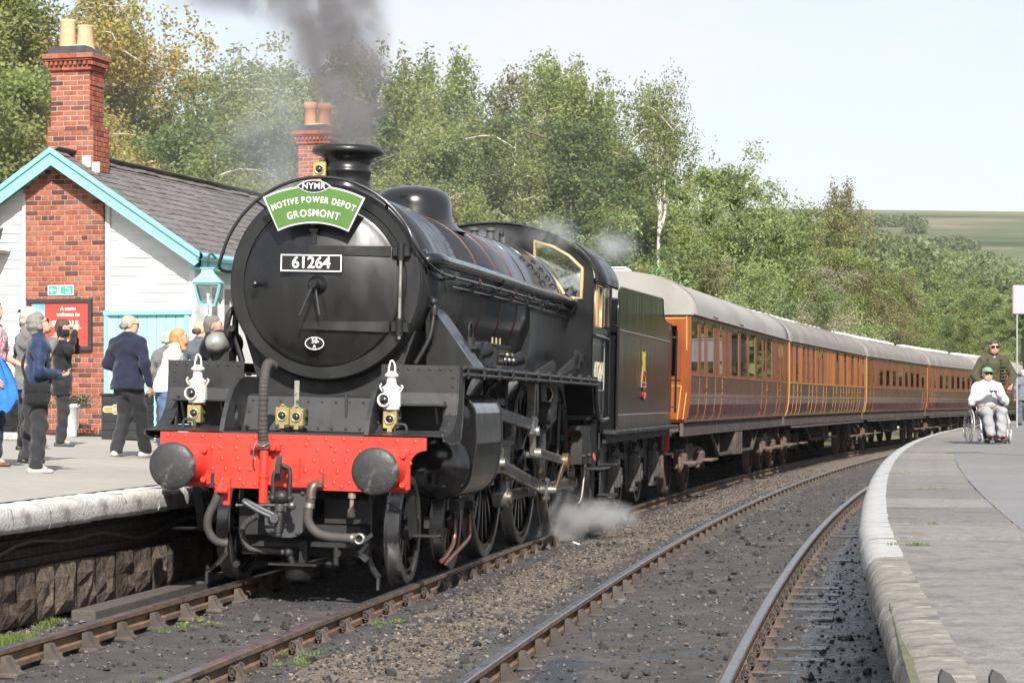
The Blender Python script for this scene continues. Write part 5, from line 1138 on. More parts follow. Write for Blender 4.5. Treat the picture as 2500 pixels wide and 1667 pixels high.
# --- slide bars, crosshead, rods
for sg in (-1, 1):
    mo_ = empty('motion', (0, 0, 0), (0, 0, 0), loco); X = sg*1.02
    PZ = .62; dy = .08; pins = [(y+dy, PZ) for y in DRY]
    def rod(p0, p1, w, h, x, m, name, fl=True):
        q = MB(); q.bar((x, *p0), (x, *p1), w, h, bv=.006); 
        if fl:
            d = Vector((0, p1[0]-p0[0], p1[1]-p0[1])).normalized(); a = Vector((x+sg*(w/2+.001), *p0))+d*.15; b = Vector((x+sg*(w/2+.001), *p1))-d*.15
            q.bar(a, b, .004, h*.5, mi=1)
        q.build(name, [m, m_steeld], mo_)
    rod(pins[0], pins[1], .045, .11, sg*.94, m_steeld, 'coupling_rod'); rod(pins[1], pins[2], .045, .11, sg*.98, m_steel, 'coupling_rod')
    rod((4.75, .99), pins[1], .05, .13, sg*1.06, m_steel, 'connecting_rod')
    for i_, (y, z) in enumerate(pins):
        q = MB(); q.cyl((sg*.88, y, z), (sg*1.03, y, z), .105, n=20); q.cyl((sg*1.03, y, z), (sg*1.07, y, z), .06, n=12)
        if i_ == 1: q.box((sg*1.06, y, z), (.10, .26, .27), bv=.03); q.cyl((sg*1.10, y, z), (sg*1.20, y, z), .05, n=12)
        else: q.box((sg*.99, y, z+.10), (.09, .17, .18), bv=.015)
        q.build('crank_pin', m_steel, mo_)
    q = MB()
    for (y, z) in (pins[2], pins[1], pins[0]): q.cyl((sg*1.0, y, z+.19), (sg*1.0, y, z+.24), .024, n=8)
    q.build('oil_cap', m_brass, mo_)
    q = MB(); q.bar((sg*1.16, y-.0, PZ), (sg*1.16, 8.15, 1.02), .03, .10, bv=.008) if False else None
    y1 = pins[1][0]; q.bar((sg*1.19, pins[1][0], PZ), (sg*1.19, 8.55, .93), .03, .11, bv=.01); q.cyl((sg*1.17, 8.55, .93), (sg*1.24, 8.55, .93), .10, n=18); q.build('return_crank', mat('bronze_bush', (.28, .18, .10), .35, metal=.7, var=.25), mo_)
    rod((6.55, 1.08), (8.45, .95), .04, .09, sg*1.18, m_steel, 'eccentric_rod')
    # slide bars and crosshead
    q = MB(); q.box((X, 4.6, 1.20), (.08, 2.3, .05), bv=.006); q.box((X, 4.6, .93), (.09, 2.3, .07), bv=.006); q.build('slide_bar', m_steeld, mo_)
    q = MB(); q.box((X, 4.75, 1.03), (.14, .40, .26), bv=.02); q.cyl((X-.02, 3.42, 1.04), (X-.02, 4.7, 1.04), .04, n=12); q.cyl((X+sg*.06, 4.75, 1.0), (X+sg*.12, 4.75, 1.0), .06, n=12); q.build('crosshead', m_steel, mo_)
    q = MB(); q.cyl((X+sg*.14, 3.62, 1.02), (X+sg*.14, 3.62, 1.22), .05, n=10); q.cyl((X+sg*.14, 3.62, .82), (X+sg*.14, 3.62, .92), .06, n=10); q.box((X+sg*.12, 3.6, 1.30), (.1, .25, .14), bv=.01); q.build('gland_fittings', mat('gland_steel', (.25, .24, .22), .4, metal=.6, var=.4, vscale=8), mo_)
    # valve gear
    q = MB(); q.bar((sg*1.15, 3.42, 1.56), (sg*1.15, 6.2, 1.38), .05, .12, bv=.01); q.box((sg*1.15, 6.3, 1.36), (.10, .32, .22), bv=.03); q.build('valve_spindle_guide', mat('valve_gear_grey', (.16, .155, .15), .42, metal=.5, var=.3), mo_)
    q = MB(); q.bar((sg*1.15, 6.35, 1.30), (sg*1.15, 6.45, 1.06), .06, .14, bv=.012); q.cyl((sg*1.08, 6.45, 1.07), (sg*1.24, 6.45, 1.07), .055, n=12); q.cyl((sg*1.08, 6.35, 1.31), (sg*1.23, 6.35, 1.31), .05, n=12); q.build('combination_lever', mat('polished_steel', (.46, .43, .38), .3, metal=.75, var=.2), mo_)
    q = MB(); lk = [(6.45, 1.30), (6.75, 1.30), (6.85, 1.55), (6.80, 1.82), (6.55, 1.82), (6.52, 1.55)]; holed(q, lk, [[(6.60, 1.40), (6.66, 1.40), (6.73, 1.56), (6.70, 1.75), (6.63, 1.75), (6.62, 1.56)]], sg*1.06, sg*1.14, 'yz'); q.build('expansion_link', m_steel, mo_)
    q = MB(); br = [(7.0, 1.86), (8.35, 1.86), (8.25, 1.42), (7.55, 1.30), (7.15, 1.52)]; holed(q, br, [[(7.45, 1.78), (7.95, 1.78), (7.9, 1.55), (7.5, 1.48)]], sg*1.10, sg*1.13, 'yz'); q.cyl((sg*1.12, 7.15, 1.50), (sg*1.24, 7.15, 1.50), .13, n=18); q.bar((sg*1.05, 7.6, 1.35), (sg*1.05, 7.2, .95), .05, .12); q.build('motion_bracket', m_plt, mo_)
    q = MB(); q.tube([(sg*1.2, 7.2, 1.62), (sg*1.22, 7.3, 1.70), (sg*1.2, 7.25, 1.78), (sg*1.15, 7.4, 1.84)], .012, 6, smooth_path=4); q.cyl((sg*1.2, 7.18, 1.58), (sg*1.2, 7.18, 1.64), .03, n=8); q.build('oil_feed', m_brass, mo_)
    q = MB(); q.cyl((sg*.98, 4.4, 1.5), (sg*.98, 4.4, 1.86), .03); q.tube([(sg*1.12, 3.6, 1.40), (sg*1.12, 3.62, 1.66), (sg*1.12, 3.8, 1.76), (sg*1.12, 4.4, 1.84)], .02, 8, smooth_path=4); q.box((sg*1.1, 4.4, 1.62), (.08, .5, .08), bv=.01); q.build('oil_pipe', m_frm, mo_)
    q = MB(); q.cyl((sg*1.05, 8.9, 1.0), (sg*1.05, 8.95, 1.6), .025); q.build('brake_hanger', m_frm, mo_); q = MB(); q.bar((sg*.85, 8.4, 1.75), (sg*.85, 10.2, 1.45), .05, .14); q.build('reach_rod', m_frm, mo_)
    for y_ in (6.0, 9.2): q = MB(); q.box((sg*.9, y_, 1.5), (.05, .15, .7)); q.build('frame_stay', m_frm, mo_)
    q = MB(); q.cyl((sg*1.0, 9.4, 1.2), (sg*1.0, 10.2, 1.15), .03); q.build('feed_pipe', m_frm, mo_)
    for y in (6.7, 9.1): q = MB(); q.box((sg*.76, y, .7), (.09, .12, .55), bv=.02); q.bar((sg*.70, y, .95), (sg*.70, y, 1.3), .04, .05); q.build('brake_block', m_frm, mo_)
# sand pipe and small uprights near the rear drivers
q = MB(); q.tube([(1.12, 10.75, 1.0), (1.13, 10.72, .75), (1.12, 10.6, .45), (1.1, 10.5, .36)], .012, 6, smooth_path=4); q.cyl((1.13, 10.74, .80), (1.13, 10.76, 1.02), .024, n=8); lp_(q, 'sand_pipe', mat('pale_pipe', (.35, .32, .29), .5, metal=.4))
# --- cab
cab = empty('cab', (0, 0, 0), (0, 0, 0), loco)
def roof_arc(x0, z0, zt, n): return [(x0*math.cos(math.pi*i/n), z0+(zt-z0)*math.sin(math.pi*i/n)) for i in range(n+1)]
outer = [(-1.25, 1.93)]+[(-1.25, 3.12)]+[(x, z) for x, z in roof_arc(1.25, 3.12, 3.80, 24)][::-1][1:-1]+[(1.25, 3.12), (1.25, 1.93)]
win = [(.50, 3.60), (.50, 3.35), (.70, 3.19), (.83, 3.03), (.90, 2.90), (1.10, 2.90), (1.10, 3.27), (.93, 3.42), (.73, 3.53)]
q = MB(); holed(q, outer, [win, [(-x, z) for x, z in win][::-1]], 10.33, 10.36); q.build('cab_front', m_blk, cab)
def cab_win(sg):
    e = empty('cab_window', (0, 0, 0), (0, 0, 0), cab); w2 = [(sg*x, z) for x, z in win]; cx_ = sum(p[0] for p in w2)/len(w2); cz_ = sum(p[1] for p in w2)/len(w2)
    q = MB(); q.tube([(x, 10.325, z) for x, z in w2], .024, 8, closed=True); q.build('window_frame', m_wood_or, e)
    q = MB(); holed(q, w2, [], 10.34, 10.346); q.build('pane', glass_mat('cab_glass', (.75, .8, .8), .04, .80), e)
cab_win(1); cab_win(-1)
for sg in (-1, 1):
    side = [(10.33, 1.93), (10.33, 3.14), (12.15, 3.14), (12.15, 3.02), (12.05, 2.80), (11.95, 2.48), (11.62, 2.48), (11.56, 2.30), (11.56, 1.55), (11.45, 1.40), (10.95, 1.40), (10.62, 1.50), (10.45, 1.75), (10.42, 1.93)]
    h1 = [(10.48, 2.56), (11.08, 2.56), (11.08, 3.08), (10.48, 3.08)]; h2 = [(11.22, 2.56), (11.90, 2.56), (12.0, 2.84), (12.02, 3.08), (11.22, 3.08)]
    q = MB(); holed(q, side, [h1, h2], sg*1.235, sg*1.25, 'yz'); q.build('cab_side', m_blk, cab)
    e = empty('side_window', (0, 0, 0), (0, 0, 0), cab); q = MB()
    for hh in (h1,): q.tube([(sg*1.25, y, z) for y, z in hh], .017, 6, closed=True)
    q.bar((sg*1.25, 10.62, 2.58), (sg*1.25, 10.62, 3.06), .03, .03); q.build('window_frame', m_wood_or, e)
    q = MB(); holed(q, h1, [], sg*1.24, sg*1.243, 'yz'); q.box((sg*1.30, 11.15, 2.82), (.09, .01, .5)); q.build('pane', glass_mat('cab_glass2', (.6, .68, .68), .04, .62), e)
    q = MB(); q.tube([(sg*1.27, 10.35, 2.45), (sg*1.28, 11.0, 2.44), (sg*1.27, 11.7, 2.43)], .022, 8); q.cyl((sg*1.30, 11.62, 1.45), (sg*1.30, 11.62, 2.42), .016, n=8); q.tube([(sg*1.28, 10.42, 1.9), (sg*1.29, 10.48, 1.62), (sg*1.29, 10.70, 1.45), (sg*1.29, 11.1, 1.40), (sg*1.29, 11.6, 1.41)], .030, 8, smooth_path=5); q.build('cab_handrail', m_blk, cab)
    q = MB(); q.tube([(sg*1.252, *p) for p in [(10.45, 2.35), (11.45, 2.35), (11.48, 2.32), (11.48, 1.80), (11.45, 1.77), (10.55, 1.77)]], .004, 4); q.build('lining', m_lineg, cab)
me = text_mesh('61264', .345, .002, .004, mats=m_cream, name='numerals'); me.transform(Matrix.Translation((1.254, 10.98, 1.99)) @ Matrix.Rotation(R_(90), 4, 'Z') @ UPRIGHT); link('numerals', me, cab)
q = MB(); n = 24; A0 = roof_arc(1.30, 3.12, 3.83, n); vs = []
for y in (10.26, 12.45):
    for (x, z) in A0: vs.append((x, y, z))
    for (x, z) in A0: vs.append((x*.985, y, z-.022))
m = 2*(n+1); fs = []
for i in range(n): fs += [(i, i+1, m+i+1, m+i), (n+1+i, m+n+1+i, m+n+2+i, n+2+i), (i, n+1+i, n+2+i, i+1), (m+i, m+i+1, m+n+2+i, m+n+1+i)]
q.add(vs, fs, 0, True); q.build('cab_roof', m_smk, cab)
q = MB()
for y in np.arange(10.4, 12.4, .14): q.rivet((1.14, y, 3.46), (.7, 0, .7), .012, .008)
q.box((1.26, 11.4, 3.14), (.03, 2.1, .03)); q.build('rivets', m_smk, cab)
q = MB(); q.box((0, 11.1, 1.42), (2.4, 1.5, .04)); q.box((0, 10.8, 2.3), (1.6, .6, 1.5)); q.cyl((.3, 10.45, 2.6), (.3, 10.45, 2.64), .12); q.build('cab_floor', m_frm, cab)
q = MB(); q.prism([(9.75, 1.33), (10.75, 1.33), (10.75, 1.28), (10.62, 1.25), (10.62, .86), (9.95, .86), (9.95, 1.2), (9.75, 1.28)], 1.06, 1.20, axes='yz'); q.cyl((1.2, 10.0, .96), (1.24, 10.0, .96), .03, n=6); q.cyl((1.2, 10.5, .96), (1.24, 10.5, .96), .03, n=6)
q.cyl((1.15, 10.9, .85), (1.15, 10.9, 1.0), .06, n=10); q.cyl((1.15, 10.9, 1.0), (1.15, 10.92, 1.25), .03, .02, n=8); q.tube([(1.1, 10.7, 1.4), (1.12, 10.8, 1.2), (1.1, 11.2, 1.0), (1.05, 11.6, .95)], .035, 8, smooth_path=5); q.tube([(1.0, 9.4, 1.6), (1.02, 9.6, 1.3), (1.0, 9.9, 1.0)], .04, 8, smooth_path=4); lp_(q, 'injector', m_frm)
q = MB(); q.box((1.22, 11.25, .78), (.24, .85, .03), bv=.01); q.box((1.15, 11.3, 1.05), (.02, .5, .6)); q.box((1.22, 11.3, .33), (.24, .75, .03), bv=.01); q.box((1.15, 11.3, .55), (.02, .3, .5)); lp_(q, 'cab_step', m_plt)
q = MB(); q.lathe([(0, .055), (.02, .055)], (1.21, 10.95, .93), (1, 0, 0), 14); lp_(q, 'reflector', mat('dull_red', (.3, .05, .04), .4))

# ================================================================== tender
ten = empty('tender', LOC, LROT); tag(ten, 'black six-wheeled tender with crest coupled behind the locomotive', 'tender')
side = [(12.42, 1.26), (19.55, 1.26), (19.55, 2.62), (19.42, 2.86), (18.48, 2.88), (18.24, 2.94), (18.12, 3.06), (18.05, 3.20), (17.9, 3.215), (12.75, 3.15), (12.55, 3.10), (12.45, 2.85), (12.42, 2.5)]
for sg in (-1, 1):
    q = MB(); holed(q, side, [], sg*1.285, sg*1.30, 'yz')
    b_ = q.build('tank_side', m_tend, ten)
    q = MB(); q.tube([(sg*1.292, y, z) for y, z in side[2:]], .014, 6); q.build('beading', m_blk, ten)
    q = MB()
    for z, m in ((2.585, .010), (1.455, .010)): q.box((sg*1.302, 15.95, z), (.003, 6.7, m))
    q.build('lining_grey', m_lineg, b_)
    q = MB(); q.box((sg*1.302, 15.95, 2.555), (.003, 6.6, .010)); q.box((sg*1.302, 15.95, 1.49), (.003, 6.6, .010)); q.box((sg*1.302, 12.62, 2.02), (.003, .012, 1.06)); q.box((sg*1.302, 19.27, 2.02), (.003, .012, 1.06)); q.build('lining_red', m_liner, b_)
    q = MB(); q.box((sg*1.25, 16.2, 1.225), (.22, 8.2, .06), bv=.012); q.box((sg*1.18, 16.2, 1.14), (.05, 8.0, .12)); q.build('tender_footplate', m_plt, ten)
    fr = [(12.3, 1.18), (20.2, 1.18), (20.2, .62), (19.9, .45), (18.6, .45), (18.4, .75), (17.5, .80), (17.3, .45), (16.1, .45), (15.9, .78), (15.0, .78), (14.8, .45), (13.6, .45), (13.3, .80), (12.45, .82), (12.3, .9)]
    q = MB(); holed(q, fr, [[(15.05, .88), (15.85, .88), (15.7, 1.06), (15.2, 1.06)], [(17.55, .9), (18.3, .9), (18.2, 1.06), (17.7, 1.06)]], sg*.98, sg*1.01, 'yz'); q.build('tender_frame', m_frm, ten)
    for y in (14.2, 16.7, 19.25):
        e = empty('axlebox', (sg*1.06, y, .62), (0, 0, 0), ten)
        q = MB(); q.box((0, 0, 0), (.16, .34, .40), bv=.02); q.box((sg*.09, 0, -.05), (.05, .26, .28), bv=.015); q.box((sg*.12, 0, -.08), (.03, .10, .12), bv=.01); q.box((0, -.24, -.02), (.10, .09, .50), bv=.01); q.box((0, .24, -.02), (.10, .09, .50), bv=.01); q.box((0, 0, -.30), (.08, .62, .06), bv=.01); q.build('axlebox_body', mat('axlebox_grey', (.060, .058, .055), .55, var=.35, vscale=5, c2=(.10, .09, .075), c2_lo=.5, c2_hi=.7, c2scale=6), e)
        q = MB()
        for i in range(6): q.box((0, 0, .27+i*.016), (.09, 1.05-.15*i, .014))
        for dy in (-.5, .5): q.cyl((0, dy, .25), (0, dy, .50), .02, n=8)
        q.cyl((0, 0, .24), (0, 0, .4), .05, n=8); q.build('spring', m_frm, e)
    q = MB(); q.box((sg*1.12, 12.45, 1.0), (.03, .55, .42)); q.box((sg*1.22, 12.5, .80), (.22, .6, .025), bv=.008); q.box((sg*1.2, 12.5, .40), (.2, .6, .025), bv=.008); q.box((sg*1.12, 12.5, .6), (.02, .35, .45)); q.box((sg*1.15, 19.9, 1.0), (.02, .5, .35)); q.box((sg*1.2, 19.9, .78), (.2, .5, .025), bv=.008); q.build('tender_step', m_plt, ten)
    q = MB(); q.cyl((sg*1.32, 12.32, 1.3), (sg*1.32, 12.32, 2.62), .018, n=8); q.cyl((sg*1.30, 12.32, 2.62), (sg*1.24, 12.32, 2.62), .018, n=8); q.cyl((sg*1.33, 19.95, 1.45), (sg*1.33, 19.95, 2.78), .018, n=8); q.cyl((sg*1.28, 19.5, 2.66), (sg*1.33, 19.95, 2.66), .014, n=8); q.cyl((sg*1.28, 19.5, 1.55), (sg*1.33, 19.95, 1.55), .014, n=8); q.build('tender_handrail', m_blk, ten)
for y in (14.2, 16.7, 19.25):
    for rt in (True, False): wheel(y, .62, wm_t, ten, rt)
q = MB(); q.box((0, 12.46, 2.1), (2.55, .03, 1.7)); q.box((0, 19.5, 2.05), (2.57, .04, 1.58)); q.box((0, 16.0, 1.29), (2.56, 7.0, .04)); q.box((0, 17.2, 2.72), (2.56, 4.6, .03)); q.prism([(-1.285, 2.8), (1.285, 2.8), (.6, 3.0), (0, 3.12), (-.6, 3.0)], 12.9, 17.6); q.build('tank', m_blk, ten)
q = MB(); q.box((0, 20.2, 1.02), (2.44, .05, .40)); q.build('rear_beam', m_redp, ten)
q = MB(); q.box((1.17, 20.18, 1.0), (.06, .03, .44)); q.build('rear_beam_edge', m_redp, ten)
for y in (14.2, 16.7, 19.25): q = MB(); q.cyl((-.9, y, .62), (.9, y, .62), .07); q.build('axle', m_frm, ten)
for x in (-.85, .85): q = MB(); q.cyl((x, 20.2, 1.05), (x, 20.65, 1.05), .09); q.cyl((x, 20.62, 1.05), (x, 20.68, 1.05), .2, n=24); q.build('buffer', m_frm, ten)
# lumps of coal in the bunker
q = MB(); 
for i in range(260):
    x = random.uniform(-1.15, 1.15); y = random.uniform(13.0, 17.5); z = 2.92+.22*(1-abs(x)/1.2)+random.uniform(-.03, .06); q.sphere((x, y, z), random.uniform(.05, .12), 5, 3, sc=(1, random.uniform(.7, 1.2), .8))
o = q.build('coal', mat('coal', (.012, .012, .013), .35, var=.3), ten); o['kind'] = 'stuff'
for p in o.data.polygons: p.use_smooth = False
# crest: yellow lion over a ring and pale band
cr = empty('crest', (1.304, 15.55, 0), (0, 0, R_(90)), ten); m_yel = mat('crest_yellow', (.72, .55, .06), .5); m_crr = mat('crest_red', (.33, .05, .035), .5)
q = MB(); lion = [(-.30, 1.90), (-.20, 1.92), (-.17, 2.05), (-.08, 2.10), (.0, 2.0), (.06, 2.08), (.20, 1.90), (.28, 1.91), (.17, 2.12), (.20, 2.20), (.12, 2.26), (.20, 2.30), (.14, 2.36), (.02, 2.34), (-.04, 2.27), (-.12, 2.34), (-.24, 2.35), (-.22, 2.20), (-.16, 2.16), (-.22, 2.06)]
holed(q, lion, [], -.004, -.001); q.build('lion', m_yel, cr)
q = MB(); q.tube([(.20*math.cos(R_(i*15)), -.003, 1.93+.135*math.sin(R_(i*15))) for i in range(24)], .012, 5, closed=True); q.tube([(.17*math.cos(R_(i*15)), -.003, 1.76+.10*math.sin(R_(i*15)) ) for i in range(12, 25)], .02, 5); q.build('wheel_ring', m_crr, cr)
q = MB(); q.box((0, -.003, 1.875), (.64, .004, .085)); q.build('band', m_lineg, cr); text_obj('BRITISH RAILWAYS', .060, cr, (0, -.0065, 1.875), m_blk, 'crest_lettering', .0008, 0, sx=.95)

# ================================================================== headboard and lamps carried on the front
hb = empty('headboard', LOC, LROT); tag(hb, 'green arched headboard with white lettering mounted above the smokebox door', 'headboard')
HX, HZ, HY = -.06, 2.44, 1.37
def sector(r0, r1, a, n=24): return [(HX+r1*math.sin(R_(-a+2*a*i/n)), HZ+r1*math.cos(R_(-a+2*a*i/n))) for i in range(n+1)]+[(HX+r0*math.sin(R_(a-2*a*i/n)), HZ+r0*math.cos(R_(a-2*a*i/n))) for i in range(n+1)]
q = MB(); q.prism(sector(.735, 1.068, 25.8), HY, HY+.015); q.build('edge_plate', m_alu, hb)
q = MB(); q.prism(sector(.750, 1.053, 24.9), HY-.004, HY+.002); q.build('green_panel', m_hbg, hb)
def lens_poly(w, h, n=14):
    k = (h*h+w*w)/(2*h); R2 = ((w/2)**2+(h/2)**2)/(h); a = math.asin((w/2)/R2); c = R2-h/2
    up = [(R2*math.sin(-a+2*a*i/n), R2*math.cos(-a+2*a*i/n)-c) for i in range(n+1)]; dn = [(x, -z) for x, z in up[::-1]][1:-1]; return up+dn
q = MB(); q.prism([(HX+x, 3.500+z) for x, z in lens_poly(.315, .118)], HY-.010, HY+.01); q.build('badge_edge', m_alu, hb)
q = MB(); q.prism([(HX+x, 3.500+z) for x, z in lens_poly(.285, .100)], HY-.014, HY-.006); q.build('badge', m_blk, hb)
text_obj('NYMR', .074, hb, (HX, HY-.016, 3.500), m_wtext, 'lettering', .003, .0008, space=1.08)
def arc_text(txt, size, r, parent, gap, sx):
    ms = []; tot = 0
    for ch in txt:
        if ch == ' ': ms.append((None, size*.30)); tot += size*.30; continue
        me = text_mesh(ch, size, .003, .0012, mats=m_wtext); me.transform(Matrix.Diagonal((sx, 1, 1, 1))); xs = [v.co.x for v in me.vertices]; w = max(xs)-min(xs); me.transform(Matrix.Translation((-(max(xs)+min(xs))/2, 0, 0))); ms.append((me, w+gap)); tot += w+gap
    a = -tot/2/r
    for me, w in ms:
        t = a+w/2/r; a += w/r
        if me is None: continue
        me.transform(Matrix.Translation((HX+r*math.sin(t), HY-.007, HZ+r*math.cos(t))) @ Matrix.Rotation(t, 4, 'Y') @ UPRIGHT); link('letter', me, parent)
arc_text('MOTIVE POWER DEPOT', .076, .940, hb, .0105, .80); arc_text('GROSMONT', .088, .822, hb, .0125, .88)
q = MB(); q.box((HX, HY+.08, 3.18), (.06, .15, .03)); q.box((HX-.05, HY+.25, 3.45), (.04, .5, .03)); q.box((HX+.15, HY+.25, 3.45), (.04, .5, .03)); q.build('mounting', m_smk, hb)
def brass_lamp(x, y, z, label):
    e = empty('brass_lamp', LOC, LROT); tag(e, label, 'lamp', 'brass box lamps on the locomotive front')
    q = MB(); q.box((x, y+.045, z), (.122, .09, .155), bv=.006); q.box((x, y+.045, z+.082), (.05, .03, .02)); q.box((x, y+.01, z-.088), (.04, .02, .03)); q.cyl((x-.012, y+.03, z+.095), (x+.012, y+.03, z+.095), .012, n=8); q.build('lamp_case', m_brass, e)
    q = MB(); q.lathe([(0, .036), (-.008, .045), (-.014, .044), (-.014, .034), (-.004, .034)], (x, y, z+.004), (0, 1, 0), 20); q.build('lens_ring', mat('lens_ring_brass', (.60, .52, .28), .3, metal=.6), e)
    q = MB(); q.lathe([(-.022, 0), (-.020, .012), (-.012, .026), (-.003, .034)], (x, y, z+.004), (0, 1, 0), 20); q.build('lens', m_lens, e)
    q = MB(); q.box((x+.03, y+.11, z), (.09, .05, .14), bv=.006); q.cyl((x+.07, y+.06, z+.01), (x+.09, y+.06, z+.01), .018, n=8); q.box((x, y+.04, z-.13), (.03, .03, .06)); q.build('lamp_back', m_frm, e)
for (x, y, z, l) in [(-.968, .88, 1.472, 'brass box lamp under the ivory oil lamp at the left'), (-.172, .86, 1.470, 'left one of the paired brass box lamps in the middle'), (-.045, .86, 1.463, 'right one of the paired brass box lamps in the middle'), (.776, .88, 1.462, 'brass box lamp under the white oil lamp at the right'), (-.22, 2.18, 3.72, 'brass box lamp beside the chimney above the headboard')]:
    brass_lamp(x, y, z, l)
def oil_lamp(x, y, z, m, label, tilt):
    e = empty('oil_lamp', LOC, LROT); tag(e, label, 'lamp', 'oil headlamps on the buffer beam platform')
    q = MB(); q.lathe([(0, 0), (0, .072), (.012, .077), (.175, .073), (.185, .080), (.20, .080), (.205, .062), (.225, .042), (.285, .040), (.29, .060), (.305, .058), (.33, .03), (.335, 0)], (x, y, z), (0, 0, 1), 24); q.box((x+.07, y, z+.09), (.02, .07, .13), bv=.006); q.build('lamp_body', m, e)
    lx, ly = x-.030-.02*tilt, y-.072
    q = MB(); q.lathe([(.05, .050), (-.012, .052), (-.022, .060), (-.03, .058), (-.03, .047), (-.012, .046)], (lx, ly, z+.085), (.12*tilt+.10, 1, 0), 24); q.build('lens_ring', m, e)
    q = MB(); q.lathe([(-.045, 0), (-.042, .016), (-.03, .034), (-.014, .0465)], (lx, ly, z+.085), (.12*tilt+.10, 1, 0), 24); q.build('lens', m_lens, e)
    q = MB(); pts = [(x-.028, y, z+.20)]+[(x-.028+.001*i, y-.01, z+.20+.19*i/5) for i in range(1, 5)]+[(x-.015, y, z+.41), (x+.0, y, z+.425), (x+.015, y, z+.41), (x+.03, y, z+.36), (x+.03, y, z+.20)]
    q.tube(pts, .0075, 8, smooth_path=3); q.tube([(x-.08, y, z+.16), (x-.10, y, z+.20), (x-.085, y, z+.225)], .007, 6, smooth_path=3); q.tube([(x+.08, y, z+.16), (x+.10, y, z+.20), (x+.085, y, z+.215)], .007, 6, smooth_path=3); q.build('handle', m, e)
    q = MB(); q.box((x+.02, y+.03, z-.10), (.05, .015, .30)); q.box((x+.03, y+.02, z-.008), (.10, .08, .012)); q.build('lamp_iron', m_frm, e)
oil_lamp(-.955, .93, 1.565, m_ivory, 'ivory oil headlamp with round dark lens at the left of the buffer beam', 0); oil_lamp(.775, .93, 1.545, m_wlamp, 'white oil headlamp with round dark lens at the right of the buffer beam', .6)
q = MB(); q.box((-.075, .98, 1.66), (.045, .016, .24), bv=.004); q.box((-.075, .96, 1.54), (.05, .04, .03)); q.build('centre_lamp_iron', mat('worn_ivory_iron', (.24, .23, .18), .6, var=.5, vscale=12, c2=(.04, .04, .04), c2_lo=.5, c2_hi=.55, c2scale=14), loco)

for o_ in list(COL.objects):
    if o_.name.split('.')[0] in SMALL: o_['kind'] = 'stuff'
# ================================================================== teak coaches (local x = right, y = backwards along the coach)
def teak_mat(name, c, c2, rough=.3):
    return mat(name, c, rough, var=.22, vscale=2.2, c2=c2, c2_lo=.42, c2_hi=.62, c2scale=1.4, stretch=(1, 1.6, .35), bump=.12, bscale=2.2, bdist=.02, coat=.22, rvar=.08, objrand=.22, spec=.35)
m_teak = teak_mat('varnished_teak', (.255, .068, .021), (.155, .043, .018))
m_teak_l = teak_mat('pale_teak', (.50, .155, .030), (.36, .10, .024))
m_teak_d = teak_mat('dark_teak', (.125, .036, .022), (.09, .028, .020), .22)
m_goldl = mat('yellow_lining', (.50, .27, .06), .45, var=.1)
m_croof = mat('coach_roof', (.30, .287, .265), .8, var=.10, vscale=1.0, c2=(.20, .19, .172), c2_lo=.52, c2_hi=.75, c2scale=.7, stretch=(1, .5, 1), bump=.15, bscale=15)
m_croof_d = mat('coach_roof_grey', (.21, .19, .172), .85, var=.14, vscale=1.0, c2=(.27, .25, .23), c2_lo=.5, c2_hi=.75, c2scale=.9, bump=.15, bscale=15)
m_under = mat('underframe_brown', (.065, .05, .043), .85, var=.4, vscale=3, c2=(.12, .085, .065), c2_lo=.5, c2_hi=.7, c2scale=2.5, bump=.4, bscale=25)
m_under_r = mat('brake_dust_brown', (.115, .075, .058), .9, var=.35, vscale=4, c2=(.06, .043, .036), c2_lo=.45, c2_hi=.65, c2scale=3)
m_int = mat('coach_interior', (.16, .11, .07), .8, var=.3, vscale=2)
m_cglass = glass_mat('coach_glass', (.55, .60, .58), .02, .70)
m_vent = mat('roof_vent_white', (.80, .80, .79), .6, var=.05)
m_seatb = mat('blue_seat_cover', (.10, .25, .45), .8, var=.3)
ZB, ZW, ZE, ZR = 1.25, 2.05, 3.05, 3.80
SIDE = [(1.255, ZB), (1.30, 1.36), (1.335, 1.55), (1.35, 1.75), (1.355, ZW), (1.355, ZE)]
def sx_at(z):
    for (x0, z0), (x1, z1) in zip(SIDE[:-1], SIDE[1:]):
        if z0 <= z <= z1: return x0+(x1-x0)*(z-z0)/(z1-z0)
    return SIDE[-1][0] if z > ZE else SIDE[0][0]
def side_patch(mb, y0, y1, z0, z1, out, sg, mi=0, thick=.02):
    """a panel that follows the side's curve, standing 'out' proud of it"""
    zs = [z0]+[z for _, z in SIDE if z0+.01 < z < z1-.01]+[z1]; vs = []
    for y in (y0, y1):
        for z in zs: vs.append((sg*(sx_at(z)+out), y, z))
        for z in zs: vs.append((sg*(sx_at(z)+out-thick), y, z))
    n = len(zs); m = 2*n; fs = []
    for i in range(n-1): fs += [(i, i+1, m+i+1, m+i), (n+i, m+n+i, m+n+i+1, n+i+1), (i, n+i, n+i+1, i+1), (m+i, m+i+1, m+n+i+1, m+n+i)]
    fs += [(n-1, 2*n-1, m+2*n-1, m+n-1), (0, m, m+n, n)]
    mb.add(vs, fs, mi)
m_teak_r = teak_mat('red_teak', (.27, .062, .026), (.17, .043, .022))
